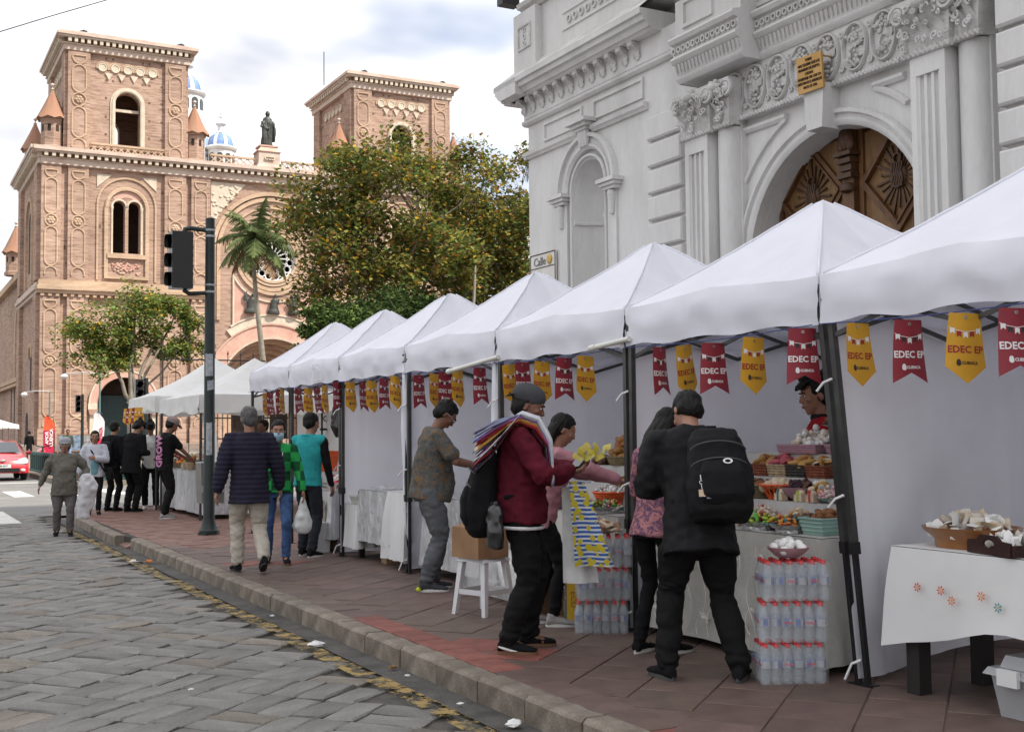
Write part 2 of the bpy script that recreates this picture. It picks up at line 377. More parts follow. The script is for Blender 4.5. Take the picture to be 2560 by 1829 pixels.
for i in range(-60,80):
    for j in range(-60,80):
        gu,gv=i*S,j*S
        for k in (-1,1):
            if ((i*7919+j*104729+i*j*31)%97)<52: u,v,a=gu,gv+k*S/4,0
            else: u,v,a=gu+k*S/4,gv,PI/2
            x=1.2+u*ca-v*sa; y=10+u*sa+v*ca
            if -3.2<x<2.76 and 3.2<y<26: setts.append((x,y,a+R(40)))
def camd(x,y):
    # nearness in view, setts outside the frame count as far
    dx,dy=x,y; dep=dx*math.sin(yaw)+dy*math.cos(yaw); lat=dx*math.cos(yaw)-dy*math.sin(yaw)
    return dep+(100 if dep<1 or abs(lat)/dep>0.45 or dep<4.6 else 0)
setts.sort(key=lambda q:camd(q[0],q[1]))
smesh=[]
for i,m in enumerate(SM):
    for mt in (M_cob,M_cobw):
        me=m.mesh('sett',mt,smooth=30); fixn(me); smesh.append(me)
rest=MB()
for k,(x,y,a) in enumerate(setts):
    q=rs.randrange(7); warm=1 if rs.random()<.13 else 0; zz=-.141+rs.uniform(-.009,.006); tx,ty=rs.gauss(0,.011),rs.gauss(0,.008)
    x+=rs.uniform(-.008,.008); y+=rs.uniform(-.008,.008)
    if k<300:
        o=link('paving_sett',smesh[q*2+warm],road,(x,y,zz),(tx,ty,a+rs.gauss(0,.025)))
    else:
        rest.M=Matrix.Translation((x,y,zz))@Matrix.Rotation(a+rs.gauss(0,.02),4,'Z')@Matrix.Rotation(tx,4,'X')
        for vs,fs in ((SM[q].v,SM[q].f),): rest.add(vs,fs,warm if rs.random()<.6 else rs.choice((0,2)))
rest.M=None
M_cob2=pm('cobble_pale',(0.198,0.19,0.176),0.20,2.2,0.8,bump=0.45,bscale=28,fine=0.12)
o=rest.build('paving_sett',[M_cob,M_cobw,M_cob2],road,smooth=30); stuff(o)
# gutter, worn yellow line
structure(MB().add([(2.97,-12,-.146),(3.2,-12,-.146),(3.2,24.0,-.146),(2.97,24.0,-.146)],[(0,1,2,3)]).build('gutter',M_gut,recalc=False))
M_yel=bpy.data.materials.new('worn_yellow_paint'); M_yel.use_nodes=True; t=M_yel.node_tree; b=t.nodes['Principled BSDF']; b.inputs['Roughness'].default_value=0.85
tcn=t.nodes.new('ShaderNodeTexCoord'); nz=t.nodes.new('ShaderNodeTexNoise'); nz.inputs['Scale'].default_value=7; nz.inputs['Detail'].default_value=8; nz.inputs['Roughness'].default_value=.72; t.links.new(tcn.outputs['Object'],nz.inputs['Vector'])
rp=t.nodes.new('ShaderNodeValToRGB'); rp.color_ramp.elements[0].position=.47; rp.color_ramp.elements[1].position=.57; t.links.new(nz.outputs['Fac'],rp.inputs[0]); t.links.new(rp.outputs[0],b.inputs['Alpha'])
b.inputs['Base Color'].default_value=(0.30,0.205,0.065,1)
mb=MB()
ys=[3+i*.25 for i in range(76)]
mb.grid(lambda u,v:(2.79+u*.15+.012*math.sin(v*40),3+v*18.9,-.131+.004*noise.noise(Vector((u,v*60,0)))),3,76)
o=mb.build('yellow_line',M_yel,recalc=False); structure(o)
# zebra stripes beyond the corner
mb=MB()
for x,y0,y1,w in ((2.15,23.4,27.2,.42),(1.2,23.6,27.4,.42),(.2,23.8,27.6,.42)): mb.box(x-w/2,x+w/2,y0,y1,-.160,-.128 if y1<24 else -.130)
o=structure(mb.build('crosswalk_stripe',M_white))
for x,y0,y1,w in ((3.45,33.7,37.2,.5),(2.3,33.9,37.4,.5),(4.7,33.5,37,.5),(5.9,33.4,36.9,.5),(7.1,33.3,36.8,.5),(8.3,33.2,36.7,.5),(9.5,33.2,36.7,.5)):
    structure(MB().box(x-w/2,x+w/2,y0,y1,-.155,-.146).build('crosswalk_stripe',M_white))
structure(MB().box(-4,5.0,43.4,43.75,-.155,-.146).build('stop_line',M_white))

# kerb: single stones, then the rounded corner
mb=MB(); mb.box(3.21,3.3,-12,17.35,-.2,-.03); kerb=structure(mb.build('kerb',M_grout))
def kerbstone(L,seed):
    r_=random.Random(seed); mb=MB(); n=7
    prof=[(0,-.19),(.15,-.19),(.15,0),(.028,.0),(.004,-.022)]
    path=[]
    for i in range(n+1):
        y=-L/2+.004+(L-.008)*i/n; j=r_.uniform(-.004,.004); path.append(((j,y,r_.uniform(-.003,.002)),(1,0,0),(0,0,1)))
    mb.sweep(path,prof); me=mb.mesh('kerbstone',M_kerb,smooth=35); fixn(me); return me
y=-6.0; k=0; KL=[.6,.75,.9,1.05,1.2]; KM={}
cuts=[5.23,5.83,6.41,7.0,7.6,8.25,8.83]
seq=[]
y=5.23
while y>-6: L=rs.choice(KL); seq.append((y-L,y)); y-=L
for a,b in zip(cuts,cuts[1:]): seq.append((a,b))
y=8.83
while y<17.3: L=min(rs.choice(KL),17.37-y); seq.append((y,y+L)); y+=L
for a,b in seq:
    o=link('kerbstone',kerbstone(b-a,int(a*100)),kerb,(3.17+rs.uniform(-.004,.004),(a+b)/2,rs.uniform(-.004,.002)),(0,0,rs.gauss(0,.003)))
# corner kerb stones beyond the ramp
cpath=[(3.06,18.0),(3.07,19.1),(3.09,20.2),(3.14,21.2)]+[(5.3-2.14*math.cos(t),23.1+2.2*math.sin(t)) for t in (0.0,.3,.6,.9,1.2,1.5708)]+[(6.6,25.3),(8,25.3),(9.6,25.3)]
for (x0,y0),(x1,y1) in zip(cpath,cpath[1:]):
    L=math.hypot(x1-x0,y1-y0); o=link('kerbstone',kerbstone(L,int(x0*99+y0)),kerb,((x0+x1)/2,(y0+y1)/2,0),(0,0,math.atan2(y1-y0,x1-x0)-PI/2))
# pavement base + tiles
poly=[(3.3,-12),(12,-12),(12,25.2),(5.3,25.2)]+[(5.3-2.02*math.cos(t),23.1+2.08*math.sin(t)) for t in (1.2,.9,.6,.3,0)]+[(3.2,18.0),(3.3,17.36)]
mb=MB(); mb.prism(poly,lambda u,v,d:(u,v,d),-.19,-.012); pave=structure(mb.build('pavement',M_grout)); MB().prism([(3.33,-12),(12,-12),(12,15.4),(3.33,15.4)],lambda u,v,d:(u,v,d),-.02,-.008).build('paving_bed',M_tile,pave); MB().prism([(3.33,15.402),(12,15.402),(12,25.1),(5.3,25.1)]+[(5.3-1.98*math.cos(t),23.1+2.0*math.sin(t)) for t in (1.2,.9,.6,.3,0)]+[(3.32,18.0),(3.33,17.36)],lambda u,v,d:(u,v,d),-.02,-.008).build('paving_bed',M_tilef,pave)
mb=MB(); mb.add([(3.12,17.40,-.125),(3.12,17.96,-.125),(3.5,17.96,-.004),(3.5,17.40,-.004),(3.12,17.4,-.19),(3.12,17.96,-.19),(3.5,17.96,-.19),(3.5,17.4,-.19)],[(0,3,2,1),(0,1,5,4),(0,4,7,3),(1,2,6,5)]); mb.build('ramp',M_tilef,pave)
T=0.41
def tile_me(w,h,mt):
    mb=MB(); g=.005; hx,hy=w/2-g,h/2-g; mb.taper((0,0,-.03),(hx,hy),(hx,hy),.027); mb.taper((0,0,-.003),(hx,hy),(hx-.003,hy-.003),.003)
    me=mb.mesh('paving_tile',mt); fixn(me); return me
def inpave(x,y,mg=0.2):
    if x<3.56 and y<17.2: return False
    if x<3.3+mg and y>17.2: return False
    if x>8.2 and y<15.6: return False
    if y>25.2-mg or x>9.4: return False
    if y>23.1 and x<5.3 and math.hypot((x-5.3)/2.02,(y-23.1)/2.08)>.9: return False
    return True
tiles=[]
for i in range(-70,70):
    for j in range(-90,90):
        u=i*T; v=j*T*.98+(T/2 if i%2 else 0); x=5+u*ca-v*sa; y=8+u*sa+v*ca   # u across the continuous joints
        # continuous joints run along (cos40, sin40)
        x=5+v*ca-u*sa; y=8+v*sa+u*ca
        if y>2.6 and inpave(x,y): tiles.append((x,y,'d'))
y=2.4
while y<17.2: tiles.append((3.445,y+.2,'b')); y+=.41
tiles.sort(key=lambda q:camd(q[0],q[1]))
tm={('d',0):tile_me(T*.98,T,M_tile),('d',1):tile_me(T*.98,T,M_tiler),('d',2):tile_me(T*.98,T,M_tilef),('b',0):tile_me(.235,.41,M_tile),('b',1):tile_me(.235,.41,M_tiler),('b',2):tile_me(.235,.41,M_tilef)}
restt=MB()
for k,(x,y,kind) in enumerate(tiles):
    red=0
    if kind=='b' and 6.62<y<9.0: red=1
    if kind=='d' and (3.5<x<4.15 and 6.95<y<7.75 and x+.6*(y-7.3)<4.0): red=1
    if kind=='d' and (12.9<y<13.5 and 3.6<x<4.4): red=1
    if red==0 and (y+.35*(x-4)+rs.gauss(0,.5))>15.4: red=2
    if kind=='b' and 4.0<y<4.7: red=1
    rz=0 if kind=='b' else R(40)
    z=rs.uniform(-.002,.0015)
    if k<300: link('paving_tile',tm[(kind,red)],pave,(x,y,z),(rs.gauss(0,.003),rs.gauss(0,.003),rz))
    else:
        w,h=(.235,.41) if kind=='b' else (T*.98,T); restt.M=Matrix.Translation((x,y,z))@Matrix.Rotation(rz,4,'Z'); g=.005
        restt.taper((0,0,-.03),(w/2-g,h/2-g),(w/2-g-.002,h/2-g-.002),.03,red)
restt.M=None; stuff(restt.build('paving_tile',[M_tile,M_tiler,M_tilef],pave))
# bits of litter along the gutter
M_lit=pm('litter_white',(0.7,0.7,0.68),0.1,20,0.8); M_leaf=pm('litter_leaf',(0.22,0.12,0.05),0.4,20,0.9); M_lito=pm('litter_orange',(0.6,0.2,0.05),0.2,20,0.8)
def crumple(r,seed,flat=.35):
    mb=MB(); mb.ball((0,0,0),(r,r*.7,r*flat),9,6); q=random.Random(seed)
    mb.v=[(a*(1+q.uniform(-.35,.35)),b_*(1+q.uniform(-.35,.35)),max(-r*flat*.9,c*(1+q.uniform(-.5,.5)))) for a,b_,c in mb.v]; return mb
lit=[('crumpled_paper',2.92,8.62,.06,M_lit,'crumpled white paper lying by the yellow line','litter'),('paper_scrap',3.08,7.25,.018,M_lit,'tiny white paper scrap in the gutter below the kerb','litter'),
 ('dry_leaf',3.1,7.55,.03,M_leaf,'dry brown leaf curled at the foot of the kerb','leaf'),('paper_scrap',3.03,6.35,.02,M_lit,'small white scrap in the gutter close to the camera','litter'),
 ('orange_peel',3.02,15.3,.05,M_lito,'orange peel scrap in the gutter near the ramp','litter'),('paper_scrap',2.85,15.4,.05,M_lit,'flat white paper scrap lying on the far yellow line','litter'),('paper_scrap',3.06,10.2,.02,M_lit,'white crumb of paper in the gutter before the old man','litter'),
 ('plastic_scrap',3.07,5.75,.05,M_lit,'clear plastic wrapper scrap in the nearest gutter','litter'),('paper_scrap',1.75,7.55,.018,M_lit,'white speck of paper on the grey setts','litter')]
for i,(n_,x,y,r_,mt,lb,ct) in enumerate(lit):
    o=crumple(r_,i).local(n_,mt,None,smooth=30,loc=(x,y,-.128+r_*.2)); tag(o,lb,ct)
# ================================================================== white church on the right
XB=8.4; KX=XB/7.6
M_wh=pm('white_limewash',(0.66,0.65,0.635),0.05,1.2,0.85,bump=0.22,bscale=14,dist=0.02,col2=(0.53,0.52,0.505),lo=.42,hi=.72,fine=0.03,spec=0.25,stretch=(1.5,1.5,.4))
M_wh2=pm('white_carving',(0.62,0.61,0.595),0.08,5,0.85,bump=0.5,bscale=40,dist=0.01,col2=(0.46,0.445,0.425),fine=0.06,spec=0.2)
M_whd=pm('weathered_ledge',(0.60,0.585,0.56),0.2,3,0.9,bump=0.5,bscale=18,col2=(0.40,0.385,0.36),lo=.4,hi=.72,fine=0.1,spec=0.2)
M_wood=pm('door_wood',(0.085,0.036,0.013),0.4,2.2,0.5,bump=0.35,bscale=30,col2=(0.16,0.075,0.027),stretch=(6,6,.8),fine=0.2,spec=0.4)
M_woodl=pm('door_panel_wood',(0.135,0.068,0.024),0.35,3,0.55,bump=0.4,bscale=30,col2=(0.22,0.125,0.052),stretch=(5,5,.7),fine=0.2,spec=0.35)
M_woodd=pm('door_carving',(0.065,0.028,0.011),0.35,8,0.5,bump=0.4,bscale=50,fine=0.2)
def yb(y,d=0.0): return y*(XB-d)/7.6
def zb(z,d=0.0): return 1.46+(z-1.46)*(XB-d)/7.6
FW=lambda u,v,d:(XB-d,u,v)                       # facade plane: u along the street, v up, d towards the street
church=thing('church_building','white plastered church front with carved arch portal behind the stalls','church',(XB,9,0))
YC=yb(13.69)
# --- wall with portal and niche openings
dc=(yb(8.03),zb(3.05)); dr=1.13*KX; nc=(yb(12.2),zb(4.40)); nr=.47*KX
hole_d=archpoly(dc[0]-dr,dc[0]+dr,.004,dc[1],28); hole_n=archpoly(nc[0]-nr,nc[0]+nr,zb(2.2),nc[1],22)
ztop=zb(5.52)
mb=MB(); mb.plate([(-14,0),(YC,0),(YC,ztop),(-14,ztop)],[hole_d,hole_n],FW,0,-.30); mb.build('wall',M_wh,church)
mb=MB(); mb.box(XB+.62,23,-14,YC-.002,0,22); mb.box(XB+.302,XB+.62,-14,dc[0]-dr-.3,0,22); mb.box(XB+.302,XB+.62,dc[0]+dr+.3,nc[0]-nr-.2,0,22); mb.box(XB+.302,XB+.62,nc[0]+nr+.2,YC-.002,0,22); mb.box(XB+.302,XB+.62,dc[0]-dr-.3,dc[0]+dr+.3,dc[1]+dr+.3,22); mb.box(XB+.302,XB+.62,nc[0]-nr-.2,nc[0]+nr+.2,nc[1]+nr+.3,22);  # plain upper mass and rear length are unseen, added to shade the street
mb.box(XB+.26,XB+.30,-14,YC-.004,ztop+.002,22); mb.build('wall',M_wh,church)
# niche: half-round shell
mb=MB()
for zz0,zz1 in ((zb(2.2),nc[1]),): mb.add([(XB-.001+.0+ .30*math.sin(PI*i/12)*1.6,nc[0]-nr*.74*math.cos(PI*i/12),z) for z in (zz0,zz1) for i in range(13)],[(i,i+1,14+i,13+i) for i in range(12)])
vs=[];n=12
for j in range(7):
    e=PI/2*j/6
    for i in range(n+1):
        a=PI*i/n; vs.append((XB+.48*math.sin(a)*math.cos(e)*1.0,nc[0]-nr*.74*math.cos(a)*math.cos(e),nc[1]+nr*.74*math.sin(e)))
mb.add(vs,[(j*(n+1)+i,j*(n+1)+i+1,(j+1)*(n+1)+i+1,(j+1)*(n+1)+i) for j in range(6) for i in range(n)])
niche=mb.build('niche',M_wh,church,smooth=60)
def roundframe(c,r,prof,z0,name,parent,mt=M_wh,a0=0,a1=PI,n=28):
    mb=MB(); mb.ring(FW,c,[(r+a,b) for a,b in prof],a0,a1,n)
    if z0 is not None:
        for s in (-1,1):
            path=[((XB,c[0]+s*r,z),(0,s,0),(-1,0,0)) for z in (z0,c[1])]
            mb.sweep(path,prof)
    return mb.build(name,mt,parent,smooth=40)
def halfround(w,d,base=-.02,n=6): return [(0,base)]+[(w/2-w/2*math.cos(PI*i/n),d*math.sin(PI*i/n)) for i in range(n+1)]+[(w,base)]
roundframe(nc,nr*.74,[(0,-.32),(0,-.03),(.03,-.01),(nr*.12,-.01),(nr*.14,-.05),(nr*.265,-.05),(nr*.265,-.32)],zb(2.2),'niche_frame',niche)
roundframe(nc,nr*.80,halfround(.05,.03,-.03),zb(2.2),'niche_frame',niche)
roundframe(nc,nr*1.0,[(0,-.2),(0,.02),(.035,.055),(.07,.05),(.075,.03),(.16,.03),(.165,.085),(.21,.085),(.22,.06),(.22,-.02)],None,'arch_moulding',niche)
for s in (-1,1):   # pilaster strips under the arch
    y=nc[0]+s*(nr+.10); MB().box(XB-.032,XB-.001,y-.10,y+.10,zb(2.2),zb(4.30)).build('pilaster',M_wh,niche)
    y=nc[0]+s*(nr+.13); mb=MB(); zt=zb(4.40)
    for i,(w,d,z0,z1) in enumerate(((.21,.17,zt-.05,zt),(.175,.135,zt-.095,zt-.052),(.14,.10,zt-.14,zt-.097))): mb.box(XB-d,XB+.0,y-w,y+w,z0,z1)
    for k in range(5): mb.lathe([(.0,-.06),(.05,-.05),(.062,-.02),(.062,.02),(.05,.05),(0,.06)],(XB-.05,y+.0,zt-.20-k*.052),10,sx=1-.1*k,sy=1-.1*k)
    mb.build('impost_bracket',M_wh,niche,smooth=40)
mb=MB(); zt=zb(5.22); y=nc[0]
for (w,d,z0,z1) in ((.25,.22,zt-.05,zt),(.20,.17,zt-.10,zt-.052),(.15,.13,zt-.14,zt-.102)): mb.box(XB-d,XB,y-w,y+w,z0,z1)
for k in range(3): mb.lathe([(0,-.12),(.03,-.11),(.05,.0),(.055,.1),(0,.11)],(XB-.06,y-.07+k*.07,zt-.24),8)
mb.build('keystone',M_wh,niche,smooth=40)
mb=MB(); mb.tube([(XB-.0+.48*math.sin(PI*i/10)*.97,nc[0]-nr*.72*math.cos(PI*i/10),zb(4.02)) for i in range(11)],.028,6); mb.build('ledge',M_wh,niche,smooth=60)
# --- mouldings across the left bay
def rail(y0,y1,z,prof,name,mt=M_wh,parent=church,d0=0.0):
    mb=MB(); mb.sweep([((XB-d0,y,z),(-1,0,0),(0,0,1)) for y in (y0,y1)],prof); return mb.build(name,mt,parent,smooth=35)
STR=[(-.02,0),(.035,0),(.05,.03),(.075,.045),(.085,.09),(.06,.10),(-.02,.10)]
rail(yb(10.9),nc[0]-.16,zb(5.05),STR,'string_course'); rail(nc[0]+.16,YC+.06,zb(5.05),STR,'string_course')
for a,b in ((yb(10.98),yb(12.05)),(yb(12.3),yb(13.25))):   # sunk panels: raised rim
    z0,z1=zb(5.20),zb(5.44); mb=MB(); w=.035
    for q in ((a,b,z0,z0+w),(a,b,z1-w,z1)): mb.box(XB-.03,XB+.01,q[0],q[1],q[2],q[3])
    for q in (a,b-w): mb.box(XB-.029,XB+.01,q,q+w,z0+w,z1-w)
    mb.build('panel_frame',M_wh,church)
rail(yb(9.0),YC+.07,zb(5.50),[(-.05,0),(.04,0),(.075,.03),(.08,.06),(.05,.085),(-.05,.085)],'moulding')
# cornice with modillions
z0=zb(5.60)
rail(yb(9.0),YC+.04,z0-.02,[(-.28,0),(.05,0),(.06,.30),(-.28,.30)],'frieze')
CORN=[(-.3,.0),(.19,.0),(.22,.03),(.25,.03),(.28,.09),(.33,.10),(.34,.16),(.38,.17),(.38,.24),(-.3,.24)]
cz=zb(5.84)
corn=rail(yb(10.55),YC+.38,cz,CORN,'cornice',M_wh)
mb=MB(); mb.add([(XB-.38,yb(10.55),cz+.242),(XB-.38,YC+.38,cz+.242),(XB+.05,YC+.05,cz+.62),(XB+.05,yb(10.55),cz+.62)],[(0,1,2,3)]); mb.add([(XB-.38,YC+.38,cz+.242),(XB+6,YC+.38,cz+.242),(XB+6,YC+.05,cz+.62),(XB+.05,YC+.05,cz+.62)],[(0,1,2,3)])
mb.build('cornice_roof',M_whd,corn)
mb=MB(); mb.sweep([((x,YC,cz),(0,1,0),(0,0,1)) for x in (XB-.38,XB+6)],CORN); mb.sweep([((x,YC,zb(5.05)),(0,1,0),(0,0,1)) for x in (XB-.06,XB+6)],STR); mb.build('side_cornice',M_wh,corn)
def modillion_me():
    mb=MB(); prof=[]
    pts=[(.06,.0),(.10,.02),(.13,.06),(.13,.10),(.17,.14),(.24,.16),(.30,.17),(.30,.225),(.06,.225)]
    mb.prism(pts,lambda u,v,d:(-u,d,v),-.052,.052)
    for s in (-1,1): mb.tube([(-.24+.04*math.cos(a),s*.055,.18+.03*math.sin(a)) for a in [i*PI/3 for i in range(7)]],.012,5); mb.tube([(-.11+.03*math.cos(a),s*.054,.07+.035*math.sin(a)) for a in [i*PI/3 for i in range(7)]],.012,5)
    mb.ball((-.10,0,.03),(.03,.045,.035),8,5)
    me=mb.mesh('modillion',M_wh2,smooth=35); fixn(me); return me
MOD=modillion_me(); y=yb(11.02)
while y<YC+.1: link('modillion',MOD,corn,(XB-church.location.x,y-church.location.y,cz-.225),(0,0,0),(.62,1,1)); corn.location; y+=.268
for o in corn.children:
    if o.name.startswith('modillion'): pass
for k in range(8): link('modillion',MOD,corn,(XB+.3+k*.27-church.location.x,YC-church.location.y,cz-.225),(0,0,-PI/2),(.62,1,1))
# parapet above the cornice
zp=cz+.55
mb=MB(); mb.box(XB-.10,XB+.28,yb(10.5),YC-.35,zp-.15,zp+.75); par=mb.build('parapet',M_wh,church)
rail(yb(10.4),YC-.1,zp+.70,[(-.2,0),(.14,0),(.17,.04),(.22,.06),(.24,.12),(.2,.15),(-.2,.15)],'coping',M_whd)
mb=MB(); mb.box(XB-.22,XB+.4,YC-.62,YC+.02,zp-.3,zp+.68); mb.build('pedestal',M_wh,church)
mb=MB()
for q in ((YC-.5,YC-.12,zp+.12,zp+.15),(YC-.5,YC-.12,zp+.45,zp+.48)): mb.box(XB-.24,XB-.2,*q)
for q in (YC-.5,YC-.15): mb.box(XB-.239,XB-.2,q,q+.03,zp+.15,zp+.45)
for k in range(3): mb.ring(FW,(YC-.31,zp+.2+k*.1),[(.03,.2),(.03,.235),(.045,.235),(.045,.2)],0,2*PI,10)
mb.build('pedestal_panel',M_wh2,church)
mb=MB()
for k in range(13): mb.ring(FW,(yb(10.7)+k*.16,zp+.25),[(.035,.08),(.035,.125),(.06,.125),(.06,.08)],0,2*PI,10)
mb.build('carved_band',M_wh2,church)
mb=MB(); mb.box(XB-.12,XB-.09,yb(10.5),yb(12.6),zp+.12,zp+.15); mb.box(XB-.12,XB-.09,yb(10.5),yb(12.6),zp+.36,zp+.40); mb.build('band_frame',M_wh,church)
# upper storey pilaster, niche sill and the foot of a bronze figure
mb=MB(); mb.box(XB-.02,XB+.4,YC-.62,YC-.22,zp+.85,zp+9); mb.box(XB-.05,XB-.02,YC-.55,YC-.5,zp+1.05,zp+9); mb.box(XB-.05,XB-.02,YC-.34,YC-.29,zp+1.05,zp+9); mb.build('upper_pilaster',M_wh,church)
M_bronze=pm('green_bronze',(0.05,0.085,0.055),0.4,6,0.5,metal=0.4,bump=0.4,bscale=20,col2=(0.10,0.14,0.10))
mb=MB(); mb.box(XB-.05,XB+.3,yb(10.9),yb(12.5),zp+.85,zp+1.08)
for k in range(22): mb.prism([(0,0),(.03,0),(.015,-.06)],lambda u,v,d:(XB-.05-d,yb(10.92)+k*.08+u,zp+.84+v),0,.02)
mb.build('upper_sill',M_wh,church)
o=MB(); q=Vector((XB-.02,yb(11.75),zp+1.15))
o.loft([(q+Vector((0,-.75,.15)),(0,0,.12),(.10,0,0)),(q+Vector((-.05,-.3,.2)),(0,.03,.2),(.16,0,0)),(q+Vector((-.05,.1,.12)),(0,.02,.2),(.15,0,0)),(q+Vector((0,.45,.02)),(0,.02,.11),(.11,0,0)),(q+Vector((0,.6,-.02)),(0,0,.06),(.08,0,0))],12)
me=remesh(o,.03,2); displace(me,lambda c,n:n*(noise3(c,9)[:,None]*.04)); me.materials.append(M_bronze)
tag(link('bronze_figure',me),'dark green bronze figure lying on the upper church ledge','statue')
# floodlight on the corner
M_dark=pm('dark_metal',(0.035,0.036,0.038),0.2,8,0.45,metal=0.5,spec=0.5)
mb=MB(); fl=thing('floodlight','small dark floodlight fixed on the white church corner','lamp',(XB-.3,YC+.08,zp+.9)); mb.box(XB-.42,XB-.14,YC-.02,YC+.16,zp+.86,zp+.98); mb.build('housing',M_dark,fl); mb=MB(); mb.tube([(XB-.2,YC,zp+.86),(XB-.2,YC-.1,zp+.76)],.015,6); mb.tube([(XB-.2,YC-.02,zp+.95),(XB-.25,YC-.3,zp+1.05),(XB-.2,YC-.5,zp+.92)],.008,5); mb.build('bracket',M_dark,fl)
# --- rusticated strips: single blocks
def blocks(y0,y1,zs,d,name='stone_block'):
    for a,b in zip(zs,zs[1:]):
        mb=MB(); g=.022; c=.02
        vs=[FW(y0,a+g,0),FW(y1,a+g,0),FW(y1,b-g,0),FW(y0,b-g,0),FW(y0+.004,a+g,d-c),FW(y1-.004,a+g,d-c),FW(y1-.004,b-g,d-c),FW(y0+.004,b-g,d-c),FW(y0+c,a+g+c,d),FW(y1-c,a+g+c,d),FW(y1-c,b-g-c,d),FW(y0+c,b-g-c,d)]
        mb.add(vs,[(0,1,5,4),(1,2,6,5),(2,3,7,6),(3,0,4,7),(4,5,9,8),(5,6,10,9),(6,7,11,10),(7,4,8,11),(8,9,10,11)]); mb.build(name,M_wh,church)
zg=[zb(4.65-.30*k) for k in range(-1,14)][::-1]; zg=[z for z in zg if z>.05]; blocks(yb(10.24),yb(10.87),zg,.07)
zr=[zb(4.50-.306*k,.25) for k in range(-6,14)][::-1]; zr=[z for z in zr if z>.05]; blocks(3.2,yb(6.23,.3),zr,.30)
mb=MB(); mb.box(XB-.22,XB+.02,-14,yb(6.23,.3)-.04,0,14); mb.build('buttress',M_wh,church)
# --- pilasters with flutes, half columns, capitals
def pilaster(yc,w,d):
    zt=zb(4.56,d); mb=MB(); hw=w/2
    # plan outline with sunk flutes, swept up
    fl=[]; fw_=w*.62; n=3; g=fw_/(n*2-1+.6)
    x=-fw_/2
    prof=[(-hw,-.0),(-hw,d)]
    base=[(-hw,0),(-hw,d),(-fw_/2-.012,d),(-fw_/2,d-.018)]
    for k in range(n):
        a=-fw_/2+ (k+.0)*fw_/n+.016; b=a+fw_/n-.032
        base+= [(a,d-.018)]+[(a+(b-a)*(.5-.5*math.cos(PI*i/5)),d-.018-.035*math.sin(PI*i/5)) for i in range(1,5)]+[(b,d-.018)]
    base+=[(fw_/2,d-.018),(fw_/2+.012,d),(hw,d),(hw,0)]
    mb.sweep([((XB,yc,z),(0,1,0),(-1,0,0)) for z in (.35,zt-.20)],base)
    mb.box(XB-d,XB,yc-hw,yc+hw,zt-.199,zt); mb.box(XB-d-.05,XB,yc-hw-.05,yc+hw+.05,0,.348)
    return mb.build('pilaster',M_wh,church,smooth=30)
def halfcol(yc,r,d):
    zt=zb(4.56,d); mb=MB(); mb.box(XB-d*.35,XB,yc-r*1.15,yc+r*1.2,0,zt); mb.lathe([(r*1.2,0),(r*1.2,.2),(r,.28),(r,zt-.02)],(XB-d*.35,yc,0),20,a0=PI/2,a1=3*PI/2); return mb.build('column',M_wh,church,smooth=40)
P1=pilaster((yb(10.235,.30)+yb(9.845,.30))/2,yb(10.235,.3)-yb(9.845,.3),.30); C1=halfcol(yb(9.54,.16),.15,.22)
P2=pilaster((yb(7.08,.30)+yb(6.715,.30))/2,yb(7.08,.3)-yb(6.715,.3),.30); C2=halfcol(yb(6.47,.16),.14,.22)
def rope(y0,y1,z,d,parent,r=.032):
    mb=MB(); mb.tube([(XB-d,y0,z),(XB-d,y1,z)],r,8); L=abs(y1-y0); k=max(2,int(L/.05))
    for i in range(k):
        y=min(y0,y1)+(i+.5)*L/k; mb.tube([(XB-d-.8*r,y-.02,z-.8*r),(XB-d-1.15*r,y,z),(XB-d-.8*r,y+.02,z+.8*r)],.011,5)
    return mb.build('rope_moulding',M_wh2,parent,smooth=50)
def leaf(mb,base,h,w,out,nrm,side):
    """acanthus leaf: curled blade with lobes, base point, height, width, outward vec"""
    base=Vector(base); up=Vector((0,0,1)); n=6; vs=[]
    for i in range(n+1):
        t=i/n; ww=w*(.5+.6*math.sin(PI*min(1,t*1.1)))*(1 if i%2 else .78); curl=out*(t**3); zz=h*(t-.25*max(0,t-.75)*2)
        for s in (-1,-.45,0,.45,1): vs.append(base+up*zz+Vector(nrm)*(curl+.03*(1-abs(s))+.006)+Vector(side)*(s*ww/2))
    mb.add(vs,[(i*5+j,i*5+j+1,(i+1)*5+j+1,(i+1)*5+j) for i in range(n) for j in range(4)])
